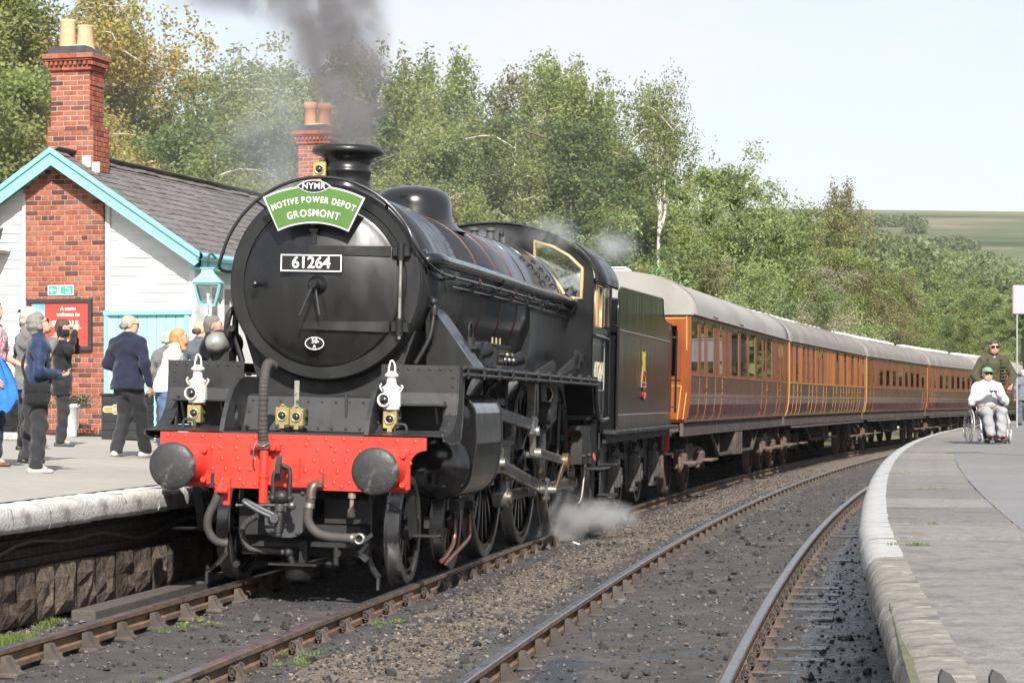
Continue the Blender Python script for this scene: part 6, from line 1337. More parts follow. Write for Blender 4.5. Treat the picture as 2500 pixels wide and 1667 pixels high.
def coach(s0, L, label, layout, roof_m, roof_vents, clere, gold_front, seed):
    rr = random.Random(seed); LB = L-.5
    pA = TP(s0+2, 0); pB = TP(s0+L-2, 0); ang = math.atan2(pB.x-pA.x, pB.y-pA.y); org = TP(s0, 0)
    # put the body on its bogie pivots
    org = pA-Vector((math.sin(ang), math.cos(ang), 0))*2
    c = empty('coach', org, (0, 0, -ang)); tag(c, label, 'coach', 'varnished teak coaches behind the tender')
    y0, y1 = .25, .25+LB
    # shell: far side, ends, floor, and the near side split at the windows
    q = MB(); q.box((0, (y0+y1)/2, ZB+.03), (2.5, LB, .06)); q.box((-1.33, (y0+y1)/2, (ZB+ZW)/2), (.04, LB, ZW-ZB)); q.box((-1.33, (y0+y1)/2, 2.98), (.04, LB, .14)); q.box((0, (y0+y1)/2, 2.6), (.04, LB, .9)) if layout['van'] else None
    for y in np.arange(y0, y1, 1.55): q.box((-1.33, y, 2.5), (.04, .5, .95))
    q.build('far_side', m_teak_d, c)
    q = MB()
    for y in np.arange(y0+1.0, y1-.5, 1.9): q.box((-.2, y, 1.75), (2.1, .12, 1.0), bv=.03); 
    for y in np.arange(y0+2.0, y1-.5, 3.8): q.box((-.55, y, 2.1), (1.4, .05, 1.7))
    q.build('seats', m_int, c)
    endp = [(-x, z) for x, z in SIDE]+[(1.355*math.cos(math.pi*(1-i/20)), ZE+(ZR-ZE-.05)*math.sin(math.pi*i/20)) for i in range(1, 20)]+[(x, z) for x, z in SIDE[::-1]]
    for k, yy in ((0, y0), (1, y1)):
        q = MB()
        ho = [[(.62, 2.02), (1.13, 2.02), (1.13, 2.86), (.62, 2.86)]] if k == 0 else []
        holed(q, endp, ho, yy, yy+.04); e = q.build('end', m_teak, c)
        if k == 0:
            q = MB(); q.box((.875, yy-.012, 2.44), (.60, .03, .96)); 
            q2 = MB(); holed(q2, [(.56, 1.96), (1.19, 1.96), (1.19, 2.92), (.56, 2.92)], ho, yy-.025, yy-.001); w_ = q2.build('end_window', m_teak, c)
            q = MB(); holed(q, ho[0], [], yy+.005, yy+.012); q.build('pane', m_cglass, w_)
            q = MB()
            for (a, b) in [((.50, ZB+.05), (.50, 1.86)), ((.50, 1.86), (1.20, 1.86)), ((1.20, 1.86), (1.13, ZB+.05)), ((1.29, ZW+.4), (1.29, 3.02)), ((.45, 2.98), (1.29, 2.98)), ((.80, 2.98), (.80, 3.45)), ((1.225, ZB+.05), (1.285, 1.75))]: q.bar((a[0], yy-.004, a[1]), (b[0], yy-.004, b[1]), .012, .018)
            q.build('end_lining', m_goldl, c)
    # corridor connection between coaches
    q = MB(); q.box((0, y1+.15, 2.2), (1.05, .34, 1.95), bv=.03); q.box((0, .08, 2.2), (1.05, .36, 1.95), bv=.03); q.build('gangway', m_under, c)
    sg = 1; bm_ = m_teak_l if layout['bright'] else m_teak_r if seed > 2 else m_teak
    # lower panels with beading: each panel a part
    wins = layout['windows']                     # (y centre, width, kind)
    xs = layout['panels']
    for i, (a, b, door) in enumerate(xs):
        if a >= LB-.05: continue
        b = min(b, LB)
        if i == len(xs)-1 or xs[i+1][0] >= LB-.05: b = LB
        q = MB(); side_patch(q, y0+a+.006, y0+b-.006, ZB, ZW-.012, 0, sg); pn = q.build('door_panel' if door else 'panel', m_teak_d, c)
        if door:
            for yy in (a+.02, b-.02): q = MB(); side_patch(q, y0+yy-.016, y0+yy+.016, ZB+.02, ZW-.03, .004, sg); q.build('beading', m_goldl if layout['gold'] else m_teak_l, pn)
            q = MB(); q.bar((1.365, y0+b-.16, 1.85), (1.365, y0+b-.06, 1.85), .02, .025); q.build('handle', m_teak_l, pn)
            q = MB(); q.box((1.318, y0+a+.03, 1.42), (.03, .07, .06)); q.build('hinge', m_teak_d, pn)
    q = MB()
    for z, h in ((ZW+.0, .028), (1.70, .018), (ZB+.02, .03), (ZE-.03, .03)): side_patch(q, y0, y1, z-h/2, z+h/2, .010, sg)
    q.build('waist_moulding', m_goldl if layout['gold'] else m_teak_l, c)
    # upper zone: fascia boards between windows, one by one
    ys = sorted(w for w in wins if w[0]+w[1]/2 < LB-.05); cur = 0.0
    def boards(a, b, m, w=.105):
        n = max(1, round((b-a)/w)); st = (b-a)/n
        for k in range(n):
            q = MB(); side_patch(q, y0+a+k*st+.003, y0+a+(k+1)*st-.003, ZW+.014, ZE-.045, rr.uniform(-.002, .002), sg); q.build('board', m, c)
    for (yc, w, kind) in ys:
        a, b = yc-w/2, yc+w/2
        if a > cur+.02: boards(cur, a, bm_, .125 if not layout['van'] else .10)
        zlo, zhi = (ZW+.06, ZE-.07) if kind == 'tall' else (ZW+.10, 2.72) if kind == 'mid' else (2.74, ZE-.06)
        if kind == 'drop': zlo, zhi = ZW+.05, ZE-.07
        q = MB(); side_patch(q, y0+a+.002, y0+b-.002, ZW+.014, zlo, .0, sg); side_patch(q, y0+a+.002, y0+b-.002, zhi, ZE-.045, .0, sg); side_patch(q, y0+a+.002, y0+a+.035, zlo, zhi, .004, sg, 0, .01); side_patch(q, y0+b-.035, y0+b-.002, zlo, zhi, .004, sg, 0, .01)
        if kind == 'mid': side_patch(q, y0+a+.002, y0+b-.002, 2.66, 2.72, .006, sg)
        w_ = q.build('window', m_teak, c)
        q = MB(); x = 1.350; q.add([(x, y0+a+.03, zlo), (x, y0+b-.03, zlo), (x, y0+b-.03, zhi), (x, y0+a+.03, zhi)], [(0, 1, 2, 3)]); q.build('pane', m_cglass, w_)
        if kind == 'drop' or (kind == 'tall' and rr.random() < .35):
            q = MB(); zz = zhi-rr.uniform(.2, .42); x = 1.343; q.add([(x, y0+a+.04, zz), (x, y0+b-.04, zz), (x, y0+b-.04, zhi), (x, y0+a+.04, zhi)], [(0, 1, 2, 3)]); q.build('blind', m_under, w_)
        cur = b
    boards(cur, LB, bm_, .125)
    for (a, b) in ((y0-.004, y0+.06), (y1-.03, y1+.006)): q = MB(); side_patch(q, a, b, ZB, ZE-.02, .008, sg); q.build('corner_post', m_goldl if gold_front else m_teak, c)
    # roof
    nA = 20; A0 = [(1.385*math.cos(math.pi*i/nA), ZE-.01+(ZR-ZE)*(math.sin(math.pi*i/nA)**.85)) for i in range(nA+1)]
    q = MB(); sec = [(y0-.04, 1.0, 0), (y0+.9, 1, 0), (y1-.9, 1, 0), (y1+.04, 1, 0)]
    if clere != 'bow': sec = [(y0-.04, .985, -.25), (y0+.35, 1, -.06), (y0+1.1, 1, 0), (y1-1.1, 1, 0), (y1-.35, 1, -.06), (y1+.04, .985, -.25)]
    vs = []
    for (yy, k, dz) in sec:
        for (x, z) in A0: vs.append((x*k, yy, z+dz*(z-ZE)/(ZR-ZE)))
    n1 = nA+1; fs = [(j*n1+i, j*n1+i+1, (j+1)*n1+i+1, (j+1)*n1+i) for j in range(len(sec)-1) for i in range(nA)]+[tuple(range(n1)), tuple(range((len(sec)-1)*n1, len(sec)*n1))]
    q.add(vs, fs, 0, True); q.f[-1:], q.sm[-2:] = q.f[-1:], [False, False]; ro = q.build('roof', roof_m, c)
    q = MB()
    for (x, z) in A0[1:4]: pass
    q.tube([(A0[0][0]+.01, y0-.03, ZE), (A0[0][0]+.01, (y0+y1)/2, ZE), (A0[0][0]+.01, y1+.03, ZE)], .02, 6); q.tube([(x*1.004, y0+.75, z*1.003) for x, z in A0[1:10]], .012, 5) 
    for yy in layout.get('roof_ribs', []): q.tube([(x*1.004, y0+yy, z*1.003) for x, z in A0[2:7]], .010, 5)
    if layout.get('roof_ribs'):
        yy = layout['roof_ribs']; x, z = A0[6]; q.tube([(x*1.004, y0+yy[0], z*1.003), (x*1.004, y0+yy[-1], z*1.003)], .010, 5)
    q.build('gutter', m_croof_d, ro)
    for yy in roof_vents:
        q = MB(); q.box((-.05, y0+yy, ZR+.03), (.42, .30, .09), bv=.02); q.box((-.05, y0+yy, ZR+.09), (.30, .36, .03), bv=.01); q.build('roof_vent', m_vent, ro)
    for yy in layout.get('eave_blocks', []):
        q = MB(); q.box((1.37, y0+yy, ZE+.03), (.07, .55, .07), bv=.01); q.build('eave_board', m_teak_d, ro)
    # underframe
    q = MB(); q.box((1.20, (y0+y1)/2, 1.13), (.06, LB, .22)); q.box((-1.20, (y0+y1)/2, 1.13), (.06, LB, .22)); q.box((0, (y0+y1)/2, 1.15), (2.3, LB, .1)); q.build('solebar', m_under, c)
    q = MB(); q.box((1.33, (y0+y1)/2, .98), (.22, LB*.86, .035)); (q.build("footboard", m_under, c) if layout["step"] else None)
    yt0, yt1 = y0+LB*.30, y0+LB*.70
    q = MB()
    for x in (-1.12, 1.12):
        q.bar((x, yt0-.7, 1.02), (x, yt0+.5, .60), .05, .05); q.bar((x, yt0+.5, .60), (x, yt1-.5, .60), .06, .05); q.bar((x, yt1-.5, .60), (x, yt1+.7, 1.02), .05, .05); q.bar((x, yt0+.5, .60), (x, yt0+.5, 1.05), .05, .05); q.bar((x, yt1-.5, .60), (x, yt1-.5, 1.05), .05, .05)
    q.build('truss_rod', m_under, c)
    q = MB(); yb = (yt0+yt1)/2; q.box((1.0, yb-.4, .78), (.45, 1.2, .46), bv=.02); 
    for k in (-.6, -.2, .2): q.box((1.23, yb-.2+k, .78), (.03, .03, .44))
    q.build('battery_box', m_under, c)
    q = MB(); q.cyl((.75, yb+1.1, .72), (.75, yb+1.9, .72), .26, n=18); q.build('dynamo', m_under, c)
    for yb_ in (y0+2.2, y1-2.2):
        e = empty('bogie', (0, yb_, 0), (0, 0, 0), c)
        q = MB()
        for x in (-1.0, 1.0):
            q.box((x, 0, .72), (.07, 3.3, .14)); q.box((x, -1.2, .60), (.08, .5, .3)); q.box((x, 1.2, .60), (.08, .5, .3)); q.bar((x, -.5, .70), (x, .5, .70), .09, .34); q.box((x*1.06, 0, .50), (.16, .8, .08), bv=.02)
        q.box((0, 0, .75), (2.0, .5, .2)); q.build('bogie_frame', m_under, e)
        for yy in (-1.2, 1.2):
            q = MB(); q.box((1.06, yy, .56), (.20, .30, .32), bv=.03)
            for k in range(4): q.box((1.06, yy, .70+.017*k), (.08, .9-.16*k, .018))
            q.build('axlebox', m_under_r, e)
        q = MB(); q.box((1.26, -1.2, .56), (.22, 1.0, .05), bv=.015); q.box((1.26, 1.15, .56), (.22, .9, .05), bv=.015); q.tube([(1.1, -1.7, .66), (1.12, -1.8, .52), (1.1, -1.72, .42)], .03, 6, smooth_path=3); q.build('step_board', m_under_r, e)
        for yy in (-1.2, 1.2):
            for rt in (True, False): link('wheel', cw_m, e, (.755 if rt else -.755, yy, .53), (0, 0, 0 if rt else math.pi))
    q = MB()
    for yy in (y0-.1, y1+.1):
        for x in (-.85, .85): q.cyl((x, yy-.22, 1.05), (x, yy+.22, 1.05), .08, n=10); q.cyl((x, yy-.25 if yy < 1 else yy+.21, 1.05), (x, yy-.21 if yy < 1 else yy+.25, 1.05), .19, n=18)
    q.build('buffer_gear', m_under, c)
    q = MB(); q.box((1.1, y1-.05, 1.0), (.10, .12, .42)); q.build('end_step', m_under_r, c)
    return c
q = MB(); q.lathe([(-.065, .40), (-.065, .53), (.03, .53), (.05, .555), (.068, .555), (.068, .40), (-.065, .40)], (0, 0, 0), (-1, 0, 0), 36); q.lathe([(-.03, .41), (-.03, .0)], (0, 0, 0), (-1, 0, 0), 36); q.lathe([(.03, .41), (.03, .0)], (0, 0, 0), (-1, 0, 0), 36); cw_m = q.mesh('wheel', [m_under_r])
LC = 19.25; S0 = 23.35
lay1 = dict(windows=[(.56, .98, 'tall'), (1.66, .62, 'drop'), (2.78, 1.0, 'tall'), (4.35, .55, 'drop'), (6.65, 1.32, 'drop'), (8.26, 1.30, 'drop'), (9.78, 1.28, 'drop'), (11.35, 1.2, 'tall'), (12.42, .55, 'drop'), (13.5, 1.2, 'tall'), (15.83, .5, 'tall'), (16.55, .5, 'tall')],
    panels=[(0, 1.2, 0), (1.2, 2.25, 1), (2.25, 3.5, 0), (3.5, 4.6, 1), (4.6, 5.7, 0), (5.7, 11.9, 0), (11.9, 13.0, 1), (13.0, 15.4, 0), (15.4, 16.2, 1), (16.2, 17.9, 0)], van=False, gold=False, bright=False, step=False, eave_blocks=[3.2, 7.5])
lay2 = dict(windows=[(.5, .4, 'top'), (1.6, .6, 'tall'), (3.0, .5, 'top'), (4.0, .5, 'top'), (5.2, .5, 'top'), (6.4, .5, 'top'), (7.4, .5, 'top'), (11.3, .75, 'top'), (13.5, .75, 'top'), (15.7, .75, 'top'), (17.6, .7, 'top'), (19.2, .5, 'tall')],
    panels=[(0, .9, 0), (.9, 1.7, 1), (1.7, 2.5, 1), (2.5, 4.2, 0), (4.2, 5.0, 1), (5.0, 6.0, 1), (6.0, 7.6, 0), (7.6, 8.4, 1), (8.4, 10.2, 0), (10.2, 11.0, 1), (11.0, 12.2, 0), (12.2, 13.0, 1), (13.0, 13.9, 0), (13.9, 14.7, 1), (14.7, 15.6, 0), (15.6, 16.4, 1), (16.4, 17.4, 0), (17.4, 18.2, 1), (18.2, 19.9, 0)], van=True, gold=True, bright=True, step=True, roof_ribs=[6.0, 9.0, 11.8, 14.4])
lay3 = dict(windows=[(.6, .5, 'mid'), (1.9, .6, 'mid')]+[(3.9+1.95*i, 1.15, 'mid') for i in range(8)], panels=[(0, 1.0, 0), (1.0, 1.9, 1)]+[(1.9+1.94*i, 1.9+1.94*(i+1), 0) for i in range(8)]+[(17.42, 18.2, 1), (18.2, 19.3, 0)], van=False, gold=False, bright=False, step=True, roof_ribs=[4.5, 7, 9.5, 12])
v_all = [2.0+1.15*i for i in range(15)]
coach(S0, 18.4, 'first teak coach directly behind the tender with tall windows and pale roof', lay1, m_croof, [1.2, 4.4], 'bow', False, 1)
coach(S0+18.4, 20.4, 'second teak coach, the bright orange brake van with vertical boards', lay2, m_croof_d, v_all, '', True, 2)
coach(S0+38.8, 19.8, 'third teak coach from the tender with a row of square windows', lay3, m_croof_d, v_all, '', True, 3)
coach(S0+58.6, 17.4, 'fourth teak coach from the tender, darker brown with square windows', lay3, m_croof_d, v_all[:13], '', False, 4)
coach(S0+76, 19, 'fifth and farthest teak coach, mostly hidden beyond the platform curve', lay3, m_croof, v_all[:10], 'bow', True, 5)
# ================================================================== trees
m_bark = mat('birch_bark', (.50, .47, .42), .85, var=.25, vscale=3, c2=(.12, .10, .085), c2_lo=.56, c2_hi=.64, c2scale=2.2, stretch=(1, 1, 2.2), bump=.4, bscale=20)
m_bark_d = mat('brown_bark', (.11, .088, .07), .9, var=.35, vscale=4, bump=.5, bscale=20)
def leafm(name, c, c2): return mat(name, c, .62, var=.28, vscale=.55, c2=c2, c2_lo=.42, c2_hi=.66, c2scale=.45, island=.32, objrand=.12, trans=.5, spec=.25, rvar=0)
LM = dict(green=leafm('birch_leaf', (0.229, 0.277, 0.094), (0.308, 0.325, 0.124)), yellow=leafm('birch_leaf_yellow', (0.360, 0.332, 0.116), (0.463, 0.347, 0.112)), dark=leafm('dark_leaf', (0.126, 0.181, 0.068), (0.171, 0.234, 0.089)),
          bright=leafm('bright_leaf', (0.275, 0.345, 0.135), (0.325, 0.375, 0.155)), pale=leafm('sallow_leaf', (0.370, 0.366, 0.245), (0.396, 0.349, 0.246)), olive=leafm('olive_leaf', (0.232, 0.224, 0.106), (0.293, 0.251, 0.124)), ash=leafm('pale_ash_leaf', (0.347, 0.472, 0.259), (0.285, 0.410, 0.169)))
def tree_proto(kind, seed, nleaf):
    """a tree 10 m tall: tapered trunk and limbs, crown of leaf-sized faces"""
    r = np.random.default_rng(seed); mb = MB(); H = 10.0; clumps = []
    stems = []
    nst = {'birch': 1, 'forked': 4, 'bush': 4, 'round': 3, 'dense': 1}[kind]
    zf = {'birch': 0, 'forked': .60, 'bush': .03, 'round': .06, 'dense': 0}[kind]*H
    base = Vector((0, 0, -.8)); rt = {'birch': .13, 'forked': .092, 'bush': .08, 'round': .10, 'dense': .16}[kind]
    if kind == 'forked':
        tr = [base, Vector((.05, 0, 1.5)), Vector((-.05, .05, 3.2)), Vector((.0, 0, zf))]; mb.tube(tr, lambda t: rt*(1-.3*t), 7, smooth_path=4, caps=False)
    for k in range(nst):
        a = 6.283*k/nst+r.uniform(-.4, .4); sp = {'birch': .05, 'forked': .20, 'bush': .34, 'round': .30, 'dense': .03}[kind]*r.uniform(.6, 1.3)
        if kind == 'forked': a = [3.1, 2.4, .4, .1][k]+r.uniform(-.2, .2); sp = [.16, .05, .12, .30][k]
        top = H*({'birch': .97, 'forked': .97, 'bush': .85, 'round': .82, 'dense': .9}[kind])*r.uniform(.82, 1.0) if k else H*.96
        pts = [Vector((0, 0, zf if zf > .5 else base.z))]
        for j in range(1, 7):
            t = j/6; z = pts[0].z+(top-pts[0].z)*t; pts.append(Vector((math.cos(a)*sp*(z-pts[0].z)*(1-.25*t)+r.normal(0, .07), math.sin(a)*sp*(z-pts[0].z)*(1-.25*t)+r.normal(0, .07), z)))
        r0 = rt if nst == 1 else rt*.7 if kind == 'forked' else rt*.62
        mb.tube(pts, lambda t, r0=r0: max(.004, r0*(1-t)**1.05+.004), 6, smooth_path=3, caps=False); stems.append(pts)
    nb = {'birch': 46, 'forked': 15, 'bush': 16, 'round': 22, 'dense': 54}[kind]
    for st in stems:
        for i in range(nb):
            t = r.uniform({'birch': .22, 'forked': .30, 'bush': .15, 'round': .2, 'dense': .16}[kind], .985); f = t*6; j = min(5, int(f)); p = st[j].lerp(st[j+1], f-j)
            az = r.uniform(0, 6.283)
            prof = {'birch': math.sin(math.pi*min(1, (t-.12)/.95))**.7*2.0+.35, 'forked': 1.15*math.sin(math.pi*min(1, t*.92))+.35, 'bush': 1.7*(1-.5*t)+.4, 'round': 1.8*math.sin(math.pi*(.12+.78*t))+.3, 'dense': 2.4*math.sin(math.pi*(.1+.82*t))**.7+.3}[kind]*(r.uniform(.35, 1.2) if r.random() < .8 else r.uniform(1.1, 1.5))*(.78+.30*math.sin(3*az+seed)+.18*math.sin(t*17+az*2))
            up = {'birch': .55, 'forked': .8, 'bush': .7, 'round': .6, 'dense': .45}[kind]*r.uniform(.4, 1.3); drp = {'birch': .55, 'forked': .4, 'bush': .15, 'round': .15, 'dense': .22}[kind]
            d = Vector((math.cos(az), math.sin(az), 0)); bp = []
            for q_ in range(6):
                u = q_/5; bp.append(p+d*(prof*u)+Vector((0, 0, prof*(up*u-drp*u*u*1.2)))+Vector(r.normal(0, .05, 3))*u)
            if r.random() < (.75 if kind != 'forked' else 1): mb.tube(bp, lambda t_, r1=.012+.012*prof: r1*(1-.8*t_), 4, caps=False)
            for q_ in range(int(5+prof*3.2)):
                u = r.uniform(.25, 1.02)**.8; fj = min(4, int(u*5)); c = bp[fj].lerp(bp[fj+1], min(1.1, u*5-fj)); c = c+Vector(r.normal(0, .16+.10*prof*.4, 3))
                clumps.append((c.x, c.y, c.z, r.uniform(.6, 1.25)))
    for st in stems:
        for i in range(26):
            f = r.uniform(4.0, 6.0); j = min(5, int(f)); c = st[j].lerp(st[j+1], f-j)+Vector(r.normal(0, .16, 3)); clumps.append((c.x, c.y, c.z+.12, .8))
    C = np.array(clumps); n = nleaf; w = C[:, 3]/C[:, 3].sum(); idx = r.choice(len(C), n, p=w)
    sg = {'birch': (.105, .105, .17), 'forked': (.12, .12, .18), 'bush': (.17, .17, .15), 'round': (.17, .17, .14), 'dense': (.17, .17, .15)}[kind]
    P = C[idx, :3]+r.normal(0, 1, (n, 3))*np.array(sg)*C[idx, 3:4]
    if kind in ('birch', 'forked'): P[:, 2] -= np.abs(r.normal(0, .22, n))
    sz = ({'birch': .044, 'forked': .042, 'bush': .052, 'round': .050, 'dense': .056}[kind])*(.7+.7*r.random(n))
    nrm = r.normal(0, 1, (n, 3)); nrm[:, 2] += .35; nrm /= np.linalg.norm(nrm, axis=1)[:, None]; ref = r.normal(0, 1, (n, 3)); ref[:, 2] -= .5
    t1 = np.cross(nrm, ref); t1 /= np.linalg.norm(t1, axis=1)[:, None]; t2 = np.cross(nrm, t1)
    V = np.stack([P-t1*sz[:, None], P+t2*sz[:, None]*.62, P+t1*sz[:, None], P-t2*sz[:, None]*.62], 1).reshape(-1, 3)
    ok = V[:, 2].reshape(-1, 4).min(1) > -.2; V = V.reshape(-1, 4, 3)[ok].reshape(-1, 3)
    cm_ = np_mesh('crown', V, np.arange(len(V)).reshape(-1, 4), LM['green'])
    tm = mb.mesh('trunk', [m_bark if kind in ('birch', 'forked') else m_bark_d])
    return tm, cm_
PRO = {'birch': [tree_proto('birch', s_, 30000) for s_ in (11, 12, 13)], 'forked': [tree_proto('forked', 21, 8500)], 'bush': [tree_proto('bush', 31, 27000), tree_proto('bush', 32, 27000)], 'round': [tree_proto('round', 41, 27000)], 'dense': [tree_proto('dense', 51, 34000), tree_proto('dense', 52, 34000)]}
def terr1(x, y): return float(terr(np.array([x]), np.array([y]))[0])
def tree(px, topy, D, kind, leaf, label, group, wid=1.0, k=None, rot=None):
    X = (px-1250)/FPX*D; zt = 1.6+(980-topy)/FPX*D; zb = terr1(X, D); s = (zt-zb)/10.0
    pr = PRO[kind]; tm, cm_ = pr[random.randrange(len(pr)) if k is None else k]
    nm = {'birch': 'birch_tree', 'forked': 'birch_tree', 'bush': 'shrub', 'round': 'sallow_shrub', 'dense': 'broadleaf_tree'}[kind]
    e = empty(nm, (X, D, zb), (0, 0, random.uniform(0, 6.28) if rot is None else rot)); tag(e, label, 'shrub' if kind in ('bush', 'round') else 'tree', group)
    sc = (s*wid*random.uniform(.92, 1.08), s*wid*random.uniform(.92, 1.08), s)
    t = link('trunk', tm, e, scale=sc); c = link('crown', cm_, e, scale=sc)
    c.material_slots[0].link = 'OBJECT'; c.material_slots[0].material = LM[leaf]
    return e
ORD = ['first', 'second', 'third', 'fourth', 'fifth', 'sixth', 'seventh', 'eighth', 'ninth', 'tenth', 'eleventh', 'twelfth', 'thirteenth', 'fourteenth', 'fifteenth', 'sixteenth', 'seventeenth', 'eighteenth', 'nineteenth', 'twentieth', 'twenty-first']
CLR = dict(green='green', yellow='yellowing', dark='dark green', bright='bright green', pale='pale grey-green', olive='olive', ash='silvery green')
KND = dict(birch='birch', dense='broadleaf tree', bush='shrub', round='rounded shrub')
def row_labels(lst, where):
    od = sorted(range(len(lst)), key=lambda i: lst[i][0]); return {i: '%s %s, %s from the left %s' % (CLR[lst[i][4]], KND[lst[i][3]], ORD[k], where) for k, i in enumerate(od)}
gA = 'birches on the bank behind the station building'; lA = 'leafy birch on the wooded bank behind the station building'
gB = 'birches behind the locomotive and tender'; lB = 'tall leafy birch in the wood behind the locomotive'
gC = 'trees and shrubs behind the teak coaches'; lC = 'green tree or shrub lining the railway behind the teak coaches'
gD = 'trees beyond the far end of the train'; lD = 'tree beyond the far end of the train below the moor'
ROW = [(-60, -170, 92, 'birch', 'green'), (60, -190, 96, 'birch', 'yellow'), (190, -110, 90, 'birch', 'yellow'), (265, 10, 94, 'birch', 'yellow'), (330, 105, 98, 'birch', 'olive'), (400, 165, 92, 'birch', 'green'), (470, 150, 96, 'dense', 'green'), (555, 112, 92, 'birch', 'green'), (640, 125, 96, 'birch', 'green'), (720, 118, 93, 'birch', 'green'), (800, 135, 96, 'dense', 'green')]
LBL = row_labels(ROW, 'in the top row behind the station roof')
for i_, (px, ty, D, kd, lf) in enumerate(ROW):
    tree(px, ty, D, kd, lf, LBL[i_], gA, 1.0)
ROW = [(10, 150, 76, 'dense', 'green'), (120, 210, 78, 'birch', 'yellow'), (270, 240, 74, 'birch', 'yellow'), (350, 290, 77, 'bush', 'yellow'), (440, 300, 72, 'dense', 'dark'), (540, 330, 70, 'birch', 'green'), (600, 270, 78, 'dense', 'green'), (690, 300, 74, 'dense', 'dark'), (770, 310, 76, 'birch', 'green'), (50, 330, 66, 'bush', 'green'), (330, 400, 66, 'bush', 'yellow'), (560, 420, 64, 'bush', 'olive'), (470, 410, 63, 'round', 'green')]
LBL = row_labels(ROW, 'in the lower row behind the station roof')
for i_, (px, ty, D, kd, lf) in enumerate(ROW):
    tree(px, ty, D, kd, lf, LBL[i_], gA+', lower row', 1.15)
ROW = [(885, 82, 86, 'birch', 'green'), (945, 88, 88, 'birch', 'green'), (1035, 160, 84, 'birch', 'green'), (1120, 108, 86, 'birch', 'green'), (1200, 150, 90, 'birch', 'olive'), (1270, 130, 84, 'birch', 'green'), (1340, 112, 88, 'birch', 'green'), (1405, 150, 85, 'birch', 'green'), (1445, 200, 88, 'birch', 'olive'), (1495, 330, 86, 'birch', 'green')]
LBL = row_labels(ROW, 'in the top row behind the locomotive')
for i_, (px, ty, D, kd, lf) in enumerate(ROW):
    tree(px, ty, D, kd, lf, LBL[i_], gB, .95)
ROW = [(900, 330, 72, 'dense', 'green'), (985, 300, 70, 'birch', 'green'), (1080, 330, 72, 'dense', 'dark'), (1130, 430, 64, 'birch', 'green'), (1190, 300, 73, 'dense', 'green'), (1290, 280, 71, 'birch', 'green'), (1390, 270, 72, 'dense', 'dark'), (1475, 400, 74, 'birch', 'green'), (1430, 440, 66, 'bush', 'dark'), (1545, 460, 78, 'dense', 'green'), (1250, 470, 62, 'bush', 'olive'), (1030, 480, 62, 'bush', 'green'), (1505, 500, 68, 'bush', 'ash'), (1360, 480, 62, 'bush', 'green')]
LBL = row_labels(ROW, 'in the lower row behind the locomotive')
for i_, (px, ty, D, kd, lf) in enumerate(ROW):
    tree(px, ty, D, kd, lf, LBL[i_], gB+', lower row', 1.1)
tree(1608, 185, 70, 'forked', 'green', 'slender white birch with forked trunk standing clear above the first coach', None, .72, 0, 0.0)
ROW = [(1595, 480, 82, 'dense', 'green'), (1670, 430, 84, 'dense', 'bright'), (1725, 392, 92, 'dense', 'bright'), (1800, 420, 100, 'dense', 'bright'), (1850, 500, 104, 'dense', 'green'), (1640, 640, 70, 'bush', 'olive'), (1690, 560, 72, 'bush', 'bright'), (1770, 560, 84, 'dense', 'dark'), (1900, 540, 112, 'dense', 'green'), (1960, 560, 118, 'dense', 'green'), (1680, 640, 64, 'bush', 'bright'), (1760, 660, 70, 'bush', 'dark'), (1850, 610, 80, 'round', 'pale'), (1940, 650, 88, 'round', 'pale'), (2010, 700, 96, 'round', 'pale'), (1890, 700, 78, 'bush', 'bright'), (2040, 600, 122, 'dense', 'green'), (2090, 640, 126, 'birch', 'olive'), (2060, 740, 102, 'bush', 'bright'), (2120, 720, 118, 'bush', 'olive')]
LBL = row_labels(ROW, 'among trees behind the coaches')
for i_, (px, ty, D, kd, lf) in enumerate(ROW):
    tree(px, ty, D, kd, lf, LBL[i_], gC, 1.2 if kd in ('bush', 'round') else 1.0)
tree(2012, 424, 128, 'birch', 'olive', 'isolated tall birch rising above the hedge line against the moor', None, .9, 1)
ROW = [(2150, 650, 150, 'birch', 'green'), (2190, 655, 165, 'birch', 'olive'), (2235, 640, 185, 'dense', 'bright'), (2290, 650, 190, 'dense', 'bright'), (2345, 665, 200, 'birch', 'green'), (2390, 700, 195, 'dense', 'green'), (2440, 715, 190, 'dense', 'bright'), (2490, 735, 185, 'dense', 'bright'), (2540, 740, 190, 'dense', 'green'), (2170, 770, 140, 'bush', 'green'), (2220, 780, 150, 'birch', 'green'), (2270, 760, 160, 'birch', 'green'), (2320, 770, 165, 'bush', 'dark'), (2370, 780, 160, 'dense', 'green'), (2420, 790, 165, 'dense', 'green'), (2470, 800, 160, 'bush', 'bright'), (2530, 800, 165, 'bush', 'green'), (2350, 840, 150, 'bush', 'dark'), (2430, 850, 150, 'bush', 'green')]
LBL = row_labels(ROW, 'among trees beyond the train')
for i_, (px, ty, D, kd, lf) in enumerate(ROW):
    tree(px, ty, D, kd, lf, LBL[i_], gD, 1.15)
